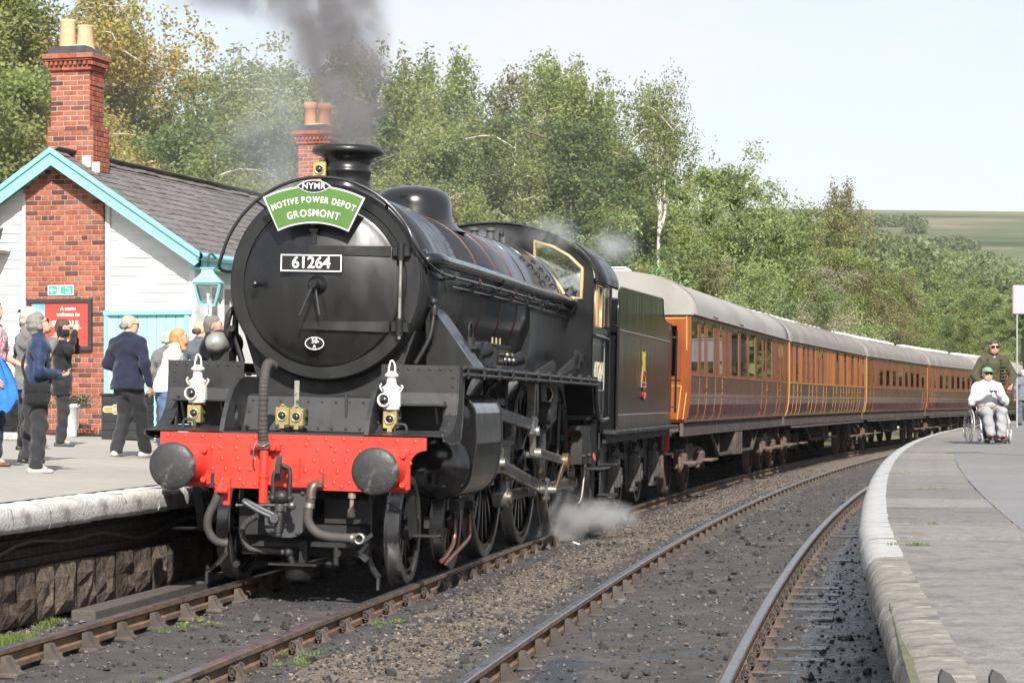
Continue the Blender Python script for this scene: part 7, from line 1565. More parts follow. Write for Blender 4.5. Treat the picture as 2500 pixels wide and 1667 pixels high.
# far woods on the lower slopes: one mass
def wood(name, crowns, nq, sz, m, label):
    Vs = []
    for (x, y, zt, w, h) in crowns:
        n = nq; a = RNG.random(n)*6.283; u = RNG.random(n)*1.25-.25; rr_ = np.sqrt(np.clip(1-u*u, 0, 1))*(.75+.3*RNG.random(n)); lump = 1+.18*np.sin(a*3+x)+.12*np.sin(a*5+u*7)
        P = np.stack([x+w*rr_*lump*np.cos(a), y+w*rr_*lump*np.sin(a), zt-h+h*u*lump], -1)
        nr = RNG.normal(0, 1, (n, 3)); nr /= np.linalg.norm(nr, axis=1)[:, None]; t1 = np.cross(nr, RNG.normal(0, 1, (n, 3))); t1 /= np.linalg.norm(t1, axis=1)[:, None]; t2 = np.cross(nr, t1); s_ = (sz*(.6+.8*RNG.random(n)))[:, None]
        Vs.append(np.stack([P-t1*s_, P+t2*s_*.7, P+t1*s_, P-t2*s_*.7], 1).reshape(-1, 3))
    V = np.concatenate(Vs); o = link(name, np_mesh(name, V, np.arange(len(V)).reshape(-1, 4), m)); tag(o, label, 'woodland', kind='stuff'); return o
m_far = leafm('far_wood_leaf', (0.171, 0.216, 0.098), (0.218, 0.246, 0.115))
cr = []
for i in range(190):
    D = RNG.uniform(330, 640); px = RNG.uniform(1880, 2620); X = (px-1250)/FPX*D
    zg = terr1(X, D); lim = 560+ (px-2080)*.28+RNG.uniform(-6, 40); ty = max(lim, 545); zt = min(zg+RNG.uniform(9, 15), 1.6+(980-ty)/FPX*D); cr.append((X, D, max(zt, zg+6), RNG.uniform(4.5, 7.5), RNG.uniform(5, 8)))
for i in range(70):
    px = 2070+RNG.uniform(0, 540); D = RNG.uniform(620, 700); X = (px-1250)/FPX*D; zt = 1.6+(980-(575+(px-2080)*.20+RNG.uniform(-14, 20)))/FPX*D; cr.append((X, D, zt, RNG.uniform(5, 8), RNG.uniform(6, 11)))
wood('woodland', cr, 1100, .36, m_far, 'distant dark green woodland below the moor at the right')
cr = []
for (p0_, y0_, p1_, y1_, D, n) in [(2370, 560, 2440, 600, 900, 12), (2260, 570, 2330, 590, 850, 8), (2230, 582, 2500, 584, 820, 26), (2215, 520, 2250, 570, 1100, 14), (2470, 590, 2520, 620, 760, 8), (2110, 545, 2260, 540, 1150, 16), (2260, 560, 2380, 556, 1000, 14), (2230, 545, 2236, 600, 980, 8)]:
    for i in range(n):
        t = (i+RNG.uniform(0, .8))/max(1, n); px = p0_+(p1_-p0_)*t; yy = y0_+(y1_-y0_)*t; X = (px-1250)/FPX*D; zg = terr1(X, D); cr.append((X, D, zg+RNG.uniform(2.5, 6), RNG.uniform(2, 4), 3.5))
wood('hedgerows', cr, 130, .7, m_far, 'dark hedgerow trees dotted over the distant hillside fields')

cr = []  # off-view wood, added so the tender reflects dark greenery
for i in range(90):
    D = RNG.uniform(175, 380); px = RNG.uniform(2600, 3050); X = (px-1250)/FPX*D; zg = terr1(X, D); cr.append((X, D, zg+RNG.uniform(7, 13), RNG.uniform(3.5, 6), RNG.uniform(5, 8)))
wood('unseen_wood', cr, 1300, .5, LM['dark'], 'unseen dark wood added right of the line for the tender to mirror')
# ================================================================== people (bodies grown as one continuous surface from a posed skeleton)
def surface_nets(prims, res, k=.03, wr=None, cut=None):
    """prims: (p0, p1, r0, r1, flat, flatdir) round cones; returns verts, quads of the smooth union"""
    lo = np.min([np.minimum(p[0], p[1])-max(p[2], p[3]) for p in prims], 0)-3*res; hi = np.max([np.maximum(p[0], p[1])+max(p[2], p[3]) for p in prims], 0)+3*res
    n = np.ceil((hi-lo)/res).astype(int)+1; ax = [lo[i]+res*np.arange(n[i]) for i in range(3)]
    F = np.full(tuple(n), 9.0, np.float32)
    for (p0, p1, r0, r1, fl, fd) in prims:
        p0 = np.asarray(p0, float); p1 = np.asarray(p1, float); m = max(r0, r1)*max(1, 1/fl)*0+max(r0, r1)+k*2+res*2
        a0 = np.maximum(0, np.floor((np.minimum(p0, p1)-m-lo)/res).astype(int)); a1 = np.minimum(n, np.ceil((np.maximum(p0, p1)+m-lo)/res).astype(int)+1)
        X, Y, Z = np.meshgrid(ax[0][a0[0]:a1[0]], ax[1][a0[1]:a1[1]], ax[2][a0[2]:a1[2]], indexing='ij'); P = np.stack([X, Y, Z], -1)-p0; d = p1-p0; L2 = d@d
        t = np.clip((P@d)/max(L2, 1e-9), 0, 1); Q = P-t[..., None]*d
        if fl != 1.0: fv = np.asarray(fd, float); fv = fv/np.linalg.norm(fv); c = Q@fv; Q = Q+(c*(1/fl-1))[..., None]*fv
        D = np.sqrt((Q*Q).sum(-1))-(r0+(r1-r0)*t)
        if fl != 1.0: D = D*max(fl, .6)
        S = F[a0[0]:a1[0], a0[1]:a1[1], a0[2]:a1[2]]; h = np.clip(.5+.5*(S-D)/k, 0, 1); F[a0[0]:a1[0], a0[1]:a1[1], a0[2]:a1[2]] = S+(D-S)*h-k*h*(1-h)
    if wr:
        X, Y, Z = np.meshgrid(*ax, indexing='ij'); F = F+wr[0]*(np.sin(Z*wr[1]+3*np.sin(X*9+wr[2])+2*np.sin(Y*11))*.6+np.sin(X*31+Z*23+wr[2])*.4).astype(np.float32)
    if cut is not None:
        X, Y, Z = np.meshgrid(*ax, indexing='ij'); F = np.maximum(F, (cut[0]-Z+cut[1]*np.sin(X*13+1)+.02*Y).astype(np.float32))
    ins = F < 0; nx, ny, nz = n; cs = sum(ins[i:nx-1+i, j:ny-1+j, l:nz-1+l].astype(np.int8) for i in (0, 1) for j in (0, 1) for l in (0, 1)); act = (cs > 0) & (cs < 8)
    ci = np.argwhere(act); idx = np.full(act.shape, -1, np.int64); idx[tuple(ci.T)] = np.arange(len(ci)); acc = np.zeros((len(ci), 3)); cnt = np.zeros(len(ci))
    offs = [(i, j, l) for i in (0, 1) for j in (0, 1) for l in (0, 1)]
    for a in offs:
        for axis in range(3):
            if a[axis]: continue
            b = list(a); b[axis] = 1; fa = F[tuple((ci+np.array(a)).T)]; fb = F[tuple((ci+np.array(b)).T)]; cr = (fa < 0) != (fb < 0)
            t = np.where(cr, fa/(fa-fb+1e-12), 0); pt = np.array(a)[None]+t[:, None]*(np.array(b)-np.array(a))[None]; acc[cr] += pt[cr]; cnt[cr] += 1
    V = lo+(ci+acc/np.maximum(cnt, 1)[:, None])*res; quads = []
    for axis in range(3):
        sl0 = [slice(None)]*3; sl1 = [slice(None)]*3; sl0[axis] = slice(0, -1); sl1[axis] = slice(1, None); ch = ins[tuple(sl0)] != ins[tuple(sl1)]; e = np.argwhere(ch); u, v = [(1, 2), (2, 0), (0, 1)][axis]
        e = e[(e[:, u] > 0) & (e[:, v] > 0) & (e[:, u] < n[u]-1) & (e[:, v] < n[v]-1)]
        du = np.zeros(3, int); du[u] = 1; dv = np.zeros(3, int); dv[v] = 1; q = np.stack([idx[tuple((e-du-dv).T)], idx[tuple((e-dv).T)], idx[tuple(e.T)], idx[tuple((e-du).T)]], 1)
        fl = ~ins[tuple(e.T)]; q[fl] = q[fl][:, ::-1]; quads.append(q)
    return V, np.concatenate(quads)
def sn_obj(name, prims, res, m, parent, k=.03, wr=None, extra=None, cut=None):
    V, Q = surface_nets(prims, res, k, wr, cut)
    if extra:
        for (v2, q2) in extra: Q = np.concatenate([Q, q2+len(V)]); V = np.concatenate([V, v2])
    return link(name, np_mesh(name, V, Q, m, None, True), parent)
def cap(a, b, r0, r1=None, fl=1.0, fd=(0, 1, 0)): return (np.asarray(a, float), np.asarray(b, float), r0, r0 if r1 is None else r1, fl, fd)
def V3(*a): return np.array(a, float)
m_skin = mat('skin', (.56, .33, .24), .55, var=.06, vscale=8, spec=.3, c2=(.50, .25, .18), c2_lo=.5, c2_hi=.7, c2scale=6)
m_sungl = mat('dark_lenses', (.01, .01, .011), .12, var=0, rvar=0)
def cloth(name, c, rough=.9, var=.12, **kw): return mat(name, c, rough, var=var, vscale=6, bump=.55, bscale=13, bdist=.035, sheen=.15, spec=.2, **kw)
m_eyed = mat('eye_dark', (.03, .02, .018), .3, var=0)
def hand(prims_out, wrist, d, palm_n, side, curl=.5, scale=1.0, spread=.15):
    """five separate bent fingers; d = direction of the palm, palm_n = direction the palm faces"""
    d = d/np.linalg.norm(d); pn = palm_n-d*(palm_n@d); pn = pn/np.linalg.norm(pn); s = np.cross(d, pn)*side; S = scale
    pr = [cap(wrist-d*.05, wrist+d*.005, .025*S, .024*S, .8, pn), cap(wrist+d*.015*S+s*.008, wrist+d*.075*S+s*.02*S, .030*S, .026*S, .55, pn), cap(wrist+d*.015*S-s*.008, wrist+d*.072*S-s*.018*S, .030*S, .026*S, .55, pn)]
    for i, (off, ln) in enumerate([(.031, .070), (.0105, .080), (-.0105, .074), (-.031, .058)]):
        b = wrist+d*(.088-.006*abs(i-1))*S+s*off*S; dd = d; p = b-d*.01
        for j, f in enumerate((.45, .32, .23)):
            ang = curl*(.5, .8, .7)[j]; dd = dd*math.cos(ang)+pn*math.sin(ang)*1.0; dd = dd/np.linalg.norm(dd); q = p+dd*ln*f*S; pr.append(cap(p, q, .0088*S, .0078*S)); p = q
    b = wrist+d*.03*S+s*.030*S; dd = d*.62+s*.62+pn*.35; dd = dd/np.linalg.norm(dd); q = b+dd*.042*S; pr.append(cap(b, q, .013*S, .011*S)); d2 = dd*.8+d*.3+pn*.4*curl; d2 = d2/np.linalg.norm(d2); pr.append(cap(q, q+d2*.034*S, .0105*S, .009*S))
    return surface_nets(pr, .0045*S, .006)
def person(label, loc, yaw, h=1.75, legs=None, arms=None, lean=0.0, head_yaw=0.0, head_pitch=0.0, build=1.0, top=None, trousers=None, shoes=None, hair=None, hairstyle='short', coat_len=.0, female=False, glasses=None, sleeves=True, seated=False, hands=True, hand_curl=(.5, .5), jacket_open=None, group=None, wr=.008, lean_side=0.0, res=.012, hand_dir=None):
    """local frame: faces +y, right hand at +x, z up, feet at 0"""
    k = h/1.75; e = empty('person', loc, (0, 0, yaw)); tag(e, label, 'person', group)
    ph = legs or {}; hipz = .93
    pel = V3(0, 0, hipz) if not seated else V3(0, -.05, seated)
    def up(z, y=0, x=0):      # a point of the leaning spine
        dz = z-hipz; return pel+V3(x*math.cos(lean_side)+dz*math.sin(lean_side), y*math.cos(lean)+dz*math.sin(lean), dz*math.cos(lean)*math.cos(lean_side)-y*math.sin(lean))
    b = build; sw = (.175 if female else .195)
    hip = {s: pel+V3(s*.088, 0, -.02) for s in (-1, 1)}
    knee = {}; ank = {}; toe = {}
    for s, nm in ((-1, 'L'), (1, 'R')):
        kn, an, td = ph.get(nm, (V3(s*.095, .015, .50), V3(s*.095, -.02, .085), V3(s*.15, 1, 0)))
        knee[s], ank[s] = V3(*kn), V3(*an); t = V3(*td); toe[s] = t/np.linalg.norm(t)
    sh = {s: up(1.395, -.01, s*(sw-.012)*(.6+.4*b)) for s in (-1, 1)}
    el = {}; wr_ = {}
    for s, nm in ((-1, 'L'), (1, 'R')):
        E, Wd = (arms or {}).get(nm, (V3(s*.255, -.03, 1.13), V3(s*.25, .07, .88))); el[s], wr_[s] = V3(*E), V3(*Wd)
    neck = up(1.485, -.015); hc = up(1.615, .012)
    hc = hc+V3(0, .05*math.sin(head_pitch), -.02*abs(math.sin(head_pitch)))
    cy_, sy_ = math.cos(head_yaw), math.sin(head_yaw); cp, sp_ = math.cos(-head_pitch), math.sin(-head_pitch)
    def HD(x, y, z):        # head-local (x right, y forward, z up) to person frame
        y2, z2 = y*cp-z*sp_, y*sp_+z*cp; return hc+V3(x*cy_-y2*sy_*-1*-1, 0, 0)*0+V3(x*cy_-y2*sy_, x*sy_+y2*cy_, z2)
    hs = 1.0
    head = [cap(HD(0, -.022, .045), HD(0, .012, .042), .083, .080, .92, HD(1, 0, 0)-hc), cap(HD(0, .035, -.01), HD(0, .042, -.055), .062, .050), cap(HD(0, .058, -.088), HD(0, .05, -.09), .027), cap(HD(-.03, .045, -.06), HD(.03, .045, -.06), .042, .042),
            cap(HD(0, .098, .012), HD(0, .116, -.022), .010, .0155), cap(HD(-.034, .088, .035), HD(.034, .088, .035), .016), cap(HD(-.016, .098, -.058), HD(.016, .098, -.058), .0095), cap(HD(0, .01, .0), neck, .062, .056)]
    for s in (-1, 1): head += [cap(HD(s*.080, -.012, .012), HD(s*.086, -.02, -.022), .020, .012, .55, HD(1, 0, 0)-hc), cap(HD(s*.045, .062, -.012), HD(s*.04, .06, -.02), .030)]
    torso = [cap(up(1.34, -.01, -sw*.48*b), up(1.34, -.01, sw*.48*b), .108*b, .108*b, .92), cap(up(1.47, -.02, -.035), sh[-1]*.9+neck*.1, .062, .060), cap(up(1.47, -.02, .035), sh[1]*.9+neck*.1, .062, .060), cap(up(1.30, .0), up(1.08, .0), .135*b, .122*b, .86), cap(up(1.10, .0), up(.93, -.005), .128*b, .145*b, .86), cap(neck, up(1.36), .055, .075)]
    if female: torso += [cap(up(1.28, .075, -.07), up(1.28, .075, .07), .062)]
    body = head+[cap(p[0], p[1], p[2]*.9, p[3]*.9, p[4], p[5]) for p in torso]
    for s in (-1, 1):
        body += [cap(hip[s], knee[s], .078*b, .052), cap(knee[s], ank[s], .050, .036), cap(ank[s], ank[s]+toe[s]*.10-V3(0, 0, .04), .034, .026), cap(sh[s], el[s], .046*b, .038), cap(el[s], wr_[s], .037, .025)]
    ex = []
    if hands:
        for s, nm in ((-1, 'L'), (1, 'R')):
            d = wr_[s]-el[s]; pn = V3(-s*.9, .25, -.1); cu = hand_curl[0 if s < 0 else 1]
            if hand_dir and nm in hand_dir: d, pn = V3(*hand_dir[nm][0]), V3(*hand_dir[nm][1])
            ex.append(hand(None, wr_[s]+d/np.linalg.norm(d)*.02, d, pn, -s, cu, .98*k if not female else .9))
    sn_obj('body', body, res, m_skin, e, .028, None, ex)
    if top is not None:
        tp = [cap(p[0], p[1], p[2]+(.016 if i_ not in (1, 2) else .006), p[3]+(.016 if i_ not in (1, 2) else .006), p[4], p[5]) for i_, p in enumerate(torso[:-1])]+[cap(neck+V3(0, -.0, -.01), up(1.36), .066, .085)]
        if coat_len > 0: tp += [cap(up(1.05, 0, -.03), up(.86-coat_len, -.01, -.045), .142*b, .172*b, .84), cap(up(1.05, 0, .03), up(.86-coat_len, -.01, .045), .142*b, .172*b, .84)]
        else: tp += [cap(up(1.0), up(.86), .15*b, .158*b, .86)]
        hem = None if seated else up(.93)[2]-coat_len-.01
        for s in (-1, 1):
            if sleeves is True: tp += [cap(sh[s], el[s], .064*b, .058*b), cap(el[s], wr_[s]*.97+el[s]*.03, .057*b, .047)]
            else: tp += [cap(sh[s], sh[s]*.35+el[s]*.65, .062*b, .060*b)]
        sn_obj('jacket' if sleeves is True else 'shirt', tp, res, top, e, .035, (wr, 46, random.random()*6), None, None if hem is None else (hem, .006))
        q = MB(); q.tube([tuple(neck+V3(.066*math.cos(R_(t)), .004+.060*math.sin(R_(t)), .018-.022*math.sin(R_(t)))) for t in range(100, 441, 20)], .017, 6); q.build('collar', top, e)
    if jacket_open is not None:
        sn_obj('shirt_front', [cap(up(1.44, .052), up(1.12, .10), .045, .055, .8, (0, 1, 0))], res, jacket_open, e, .02)
    if trousers is not None:
        tp = [cap(up(1.02), pel+V3(0, 0, -.06), .128*b, .138*b, .86)]
        for s in (-1, 1): tp += [cap(hip[s], knee[s], .102*b, .078*b), cap(knee[s], ank[s]+(ank[s]-knee[s])*.02, .076*b, .070*b)]
        sn_obj('trousers', tp, res, trousers, e, .03, (wr*1.2, 38, random.random()*6), None, None if seated else (.045, .003))
    if shoes is not None:
        for s in (-1, 1):
            a = ank[s]; gz = min(ank[s][2]-.085, ank[s][2]-.03) if not seated else ank[s][2]-.085
            f = toe[s]; base = V3(a[0], a[1], a[2]-.06)
            sn_obj('shoe', [cap(base-f*.055, base+f*.045, .043, .042, .9, (0, 0, 1)), cap(base+f*.04+V3(0, 0, -.004), base+f*.155+V3(0, 0, -.006), .042, .034, .72, (0, 0, 1)), cap(base+V3(0, 0, .04), base, .042)], .009, shoes, e, .02)
    if hair is not None:
        if hairstyle == 'bald': hp = [cap(HD(s*.066, -.045, .0), HD(s*.045, -.075, -.01), .030, .034) for s in (-1, 1)]+[cap(HD(-.045, -.082, -.005), HD(.045, -.082, -.005), .034, .034)]
        elif hairstyle == 'long': hp = [cap(HD(0, -.02, .062), HD(0, .02, .058), .088, .082), cap(HD(0, -.06, .02), HD(0, -.075, -.16), .075, .06), cap(HD(-.07, .0, .03), HD(-.075, .005, -.15), .032, .036), cap(HD(.07, .0, .03), HD(.075, .005, -.15), .032, .036), cap(HD(0, -.07, -.12), HD(0, -.06, -.24), .062, .03)]
        elif hairstyle == 'bob': hp = [cap(HD(0, -.025, .062), HD(0, .018, .070), .094, .082), cap(HD(0, -.05, .02), HD(0, -.062, -.03), .088, .07), cap(HD(-.068, -.005, .03), HD(-.072, -.01, -.02), .034), cap(HD(.068, -.005, .03), HD(.072, -.01, -.02), .034), cap(HD(-.04, .055, .088), HD(.05, .055, .088), .03)]
        else: hp = [cap(HD(0, -.022, .056), HD(0, .020, .062), .086, .074), cap(HD(0, -.045, .01), HD(0, -.055, -.02), .076, .062), cap(HD(-.06, -.02, .02), HD(-.062, -.02, .0), .028), cap(HD(.06, -.02, .02), HD(.062, -.02, .0), .028)]
        sn_obj('hair', hp, .0085, hair, e, .02, (.006 if hairstyle == 'bob' else .0025, 90, 2))
    q = MB()
    for s in (-1, 1): c = HD(s*.033, .098, .012); q.sphere(tuple(c), .0085, 8, 6)
    q.build('eyes', m_eyed, e)
    if glasses:
        q = MB()
        for s in (-1, 1):
            c = HD(s*.036, .112, .013); ux = HD(1, 0, 0)-hc; uz = HD(0, 0, 1)-hc; uy = HD(0, 1, 0)-hc; w, hh = (.030, .021) if glasses == 'dark' else (.026, .017)
            M = Matrix(((ux[0], uy[0], uz[0], c[0]), (ux[1], uy[1], uz[1], c[1]), (ux[2], uy[2], uz[2], c[2]), (0, 0, 0, 1)))
            if glasses == 'dark': q.box((0, 0, 0), (2*w, .012, 2*hh), M, bv=.005)
            else: q.tube([M @ Vector((w*math.cos(R_(t)), 0, hh*math.sin(R_(t)))) for t in range(0, 360, 30)], .003, 5, closed=True)
            a = HD(s*.066, .10, .018); b_ = HD(s*.088, -.02, .018); q.cyl(tuple(a), tuple(b_), .004, n=5)
        q.cyl(tuple(HD(-.012, .116, .016)), tuple(HD(.012, .116, .016)), .004, n=5); q.build('glasses', m_sungl, e)
    e['_k'] = k; e.scale = (k, k, k)
    return e, dict(HD=HD, up=up, wr=wr_, el=el, sh=sh, hc=hc)
def stand(px, D, py=None):
    X = (px-1250)/FPX*D; return Vector((X, D, plat_z(X, D)))
m_hair_g = mat('grey_hair', (.20, .19, .175), .8, var=.5, vscale=70, stretch=(1, 1, .3), bump=.8, bscale=120, bdist=.006); m_hair_w = mat('white_hair', (.40, .375, .345), .75, var=.2, vscale=30); m_hair_bl = mat('blonde_hair', (.42, .23, .085), .6, var=.3, vscale=30, stretch=(1, 1, .15)); m_hair_br = mat('brown_hair', (.075, .045, .03), .7, var=.3, vscale=30)
m_navy = cloth('navy_wool', (.018, .021, .042)); m_blueq = cloth('blue_quilted', (.016, .033, .080), .6); m_blk_c = cloth('black_cloth', (.016, .016, .018)); m_char = cloth('charcoal_trousers', (.030, .030, .033)); m_greyj = cloth('grey_tweed', (.17, .165, .158), c2=(.13, .125, .12), c2scale=60); m_whitej = cloth('white_jacket', (.72, .72, .74), .7, .05); m_jean = cloth('blue_jeans', (.10, .17, .30)); m_jeand = cloth('dark_jeans', (.025, .032, .062)); m_olive = cloth('olive_puffer', (.060, .055, .030), .6); m_greyt = cloth('light_grey_trousers', (.30, .305, .32)); m_purple = cloth('purple_fleece', (.20, .11, .25)); m_plaid = cloth('plaid_shirt', (.40, .13, .17), c2=(.62, .55, .58), c2scale=38, c2_lo=.48, c2_hi=.55); m_shoew = mat('white_trainers', (.62, .62, .64), .6, var=.15, vscale=25); m_shoeb = mat('black_shoes', (.018, .017, .016), .35); m_shoep = mat('beige_trainers', (.45, .38, .36), .8, var=.2, vscale=30); m_shoer = mat('maroon_shoes', (.16, .035, .045), .5); m_sock = cloth('white_socks', (.65, .65, .66))
PI = math.pi
# woman in the blue quilted jacket, facing right, reading her phone
p, J = person('woman in blue quilted jacket and dark trousers looking down at her phone', stand(92, 24.7), -PI/2+.25, 1.61, top=m_blueq, trousers=m_char, shoes=m_shoep, hair=m_hair_g, hairstyle='bob', coat_len=.12, female=True, glasses='dark', head_pitch=-.55, lean=.05, build=1.08,
    arms=dict(L=(V3(-.23, .02, 1.12), V3(-.06, .24, 1.08)), R=(V3(.25, .0, 1.10), V3(.06, .23, 1.06))), hand_curl=(.7, .7), wr=.010, hand_dir=dict(L=((.5, .8, .1), (0, -.3, 1)), R=((-.5, .8, .1), (0, -.3, 1))))
q = MB(); q.box((0, .33, 1.12), (.07, .14, .012), bv=.004); q.build('phone', m_sungl, p)
q = MB(); q.box((.22, -.02, .86), (.10, .27, .24), bv=.03); q.box((.235, -.02, .92), (.09, .275, .10), bv=.02); q.tube([(.17, .09, .97), (.14, .10, 1.2), (.04, .06, 1.42), (-.08, -.02, 1.47), (-.16, -.05, 1.42), (-.05, -.16, 1.2), (.12, -.12, .98)], .018, 6, smooth_path=5); bag = q.build('shoulder_bag', m_blk_c, None); bag.matrix_world = p.matrix_world; tag(bag, 'black shoulder bag hanging at the side of the woman in blue', 'bag')
bag.location = p.location; bag.rotation_euler = p.rotation_euler; bag.scale = p.scale
# white-haired man behind her with a camera
p, J = person('white-haired man in grey jacket raising a camera behind the woman in blue', stand(70, 27.4), -PI/2+.35, 1.74, top=m_greyj, trousers=m_char, shoes=m_shoeb, hair=m_hair_w, hairstyle='short', coat_len=.10, arms=dict(L=(V3(-.22, .12, 1.16), V3(-.06, .28, 1.38)), R=(V3(.25, .10, 1.14), V3(.08, .28, 1.37))), hand_curl=(.9, .9), build=1.1)
cm_o = MB(); cm_o.box((0, .34, 1.46), (.15, .07, .10), bv=.015); cm_o.cyl((0, .37, 1.46), (0, .45, 1.46), .042, .045, n=14); cm_o.box((0, .35, 1.52), (.06, .05, .03)); cm_o.tube([(.07, .33, 1.45), (.10, .25, 1.2), (.03, .2, 1.15), (-.06, .26, 1.3), (-.07, .33, 1.45)], .008, 5, smooth_path=4)
o = cm_o.build('camera_body', m_blk_c, None); o.name = 'camera_held'; o.location = p.location; o.rotation_euler = p.rotation_euler; o.scale = p.scale; tag(o, 'black camera with strap held up by the white-haired man', 'camera')
# railway official in peaked cap, mostly hidden
p, J = person('railway official in black peaked cap standing behind the other onlookers', stand(66, 32.0), -PI*.3, 1.80, top=m_blk_c, trousers=m_blk_c, shoes=m_shoeb, hair=m_hair_br, coat_len=.08)
q = MB(); c = J['HD'](0, -.005, .075); q.lathe([(0, .085), (.04, .088), (.06, .125), (.075, .128), (.088, .11), (.095, 0)], tuple(c), (0, 0, 1), 24); q.lathe([(0, .085), (-.008, .10), (-.022, .135)], tuple(J['HD'](0, .01, .075)), (0, 0, 1), 24, a0=R_(200), a1=R_(340)); q.build('peaked_cap', m_blk_c, p)
# man in long black coat, hand to his face
p, J = person('man in long black coat and glasses with one arm raised by the poster', stand(152, 34.2), -PI/2+.2, 1.77, top=m_blk_c, trousers=m_char, shoes=mat('teal_shoes', (.05, .07, .085), .7), hair=m_hair_br, coat_len=.22, glasses='clear', arms=dict(L=(V3(-.28, .20, 1.33), V3(-.10, .16, 1.56)), R=(V3(.27, .10, 1.30), V3(.10, .17, 1.57))), hand_curl=(.8, .8))
# man in plaid shirt cut by the left edge
p, J = person('man in red plaid shirt and dark jeans at the left edge', stand(-22, 26.0), -PI/2-.3, 1.78, top=m_plaid, trousers=m_jeand, shoes=mat('brown_shoes', (.12, .06, .035), .5), hair=m_hair_br, sleeves=False, build=1.12, arms=dict(L=(V3(-.27, .02, 1.14), V3(-.22, .24, 1.05)), R=(V3(.27, .0, 1.14), V3(.26, .16, .95))))
q = MB(); n = 9; rows = [(.20, 1.14, .05), (.24, 1.0, .10), (.26, .85, .13), (.25, .70, .15), (.22, .58, .12)]; vs = []
for (y, z, w) in rows:
    for i in range(n): t = i/(n-1)-.5; vs.append((.20+.03*math.sin(i*2.1+z*9), y+t*w*2, z+.02*math.sin(i*1.7)))
for (y, z, w) in rows:
    for i in range(n): t = i/(n-1)-.5; vs.append((.17+.03*math.sin(i*2.1+z*9), y+t*w*2, z+.02*math.sin(i*1.7)))
m_ = len(rows)*n; fs = [(j*n+i, j*n+i+1, (j+1)*n+i+1, (j+1)*n+i) for j in range(len(rows)-1) for i in range(n-1)]; fs += [tuple(v+m_ for v in reversed(f)) for f in fs]
q.add(vs, fs, 0, True); o = q.build('jacket_carried', cloth('bright_blue', (.03, .17, .52), .6), None); o.location = p.location; o.rotation_euler = p.rotation_euler; tag(o, 'bright blue jacket carried by the man in the plaid shirt', 'jacket')
# man in navy jacket walking away
p, J = person('bald man in navy jacket, black trousers and white trainers walking past the bin', stand(312, 30.6), -.45, 1.77, top=m_navy, trousers=m_char, shoes=m_shoew, hair=m_hair_g, hairstyle='bald', coat_len=.09, build=1.14, glasses='clear', head_yaw=-.75, lean=.03, wr=.006,
    legs=dict(L=(V3(-.09, .08, .50), V3(-.10, -.10, .10), V3(-.2, 1, -.05)), R=(V3(.10, .13, .51), V3(.12, .20, .088), V3(.45, 1, .05))), arms=dict(L=(V3(-.27, -.05, 1.14), V3(-.16, .14, 1.03)), R=(V3(.29, -.06, 1.14), V3(.30, .03, .89))))
# old man in grey suit
p, J = person('old man in grey suit jacket seen from behind by the aqua door', stand(408, 36.4), -.35, 1.68, top=m_greyj, trousers=cloth('dark_grey_trousers', (.06, .058, .056)), shoes=mat('red_brown_shoes', (.10, .03, .02), .5), hair=m_hair_w, hairstyle='bald', coat_len=.14, build=1.12, head_yaw=-.4, lean=.06)
# blonde woman in white jacket
p, J = person('woman with long blonde hair and white jacket leaning towards the engine', stand(402, 31.2), -PI/2+.15, 1.66, top=m_whitej, trousers=m_jean, shoes=m_shoew, hair=m_hair_bl, hairstyle='long', coat_len=.06, female=True, lean=.30, head_pitch=-.35, build=1.08, jacket_open=m_purple, arms=dict(L=(V3(-.24, .16, 1.12), V3(-.10, .36, 1.0)), R=(V3(.25, .14, 1.08), V3(.08, .32, .94))), wr=.006)
# man in black T-shirt
p, J = person('man with short grey hair in black T-shirt looking at the engine', stand(507, 29.6), -PI/2+.1, 1.77, top=m_blk_c, trousers=m_jeand, shoes=m_shoeb, hair=m_hair_g, sleeves=False, lean=.10, head_pitch=-.25, build=1.08, arms=dict(L=(V3(-.26, .10, 1.14), V3(-.12, .33, 1.06)), R=(V3(.27, .08, 1.14), V3(.12, .32, 1.04))))
# balding man further back
p, J = person('balding dark-haired man behind the blonde woman, only his head showing', stand(490, 35.0), -.2, 1.82, top=cloth('slate_jacket', (.10, .11, .13)), trousers=m_char, shoes=m_shoeb, hair=m_hair_br, hairstyle='bald', head_yaw=-.9)

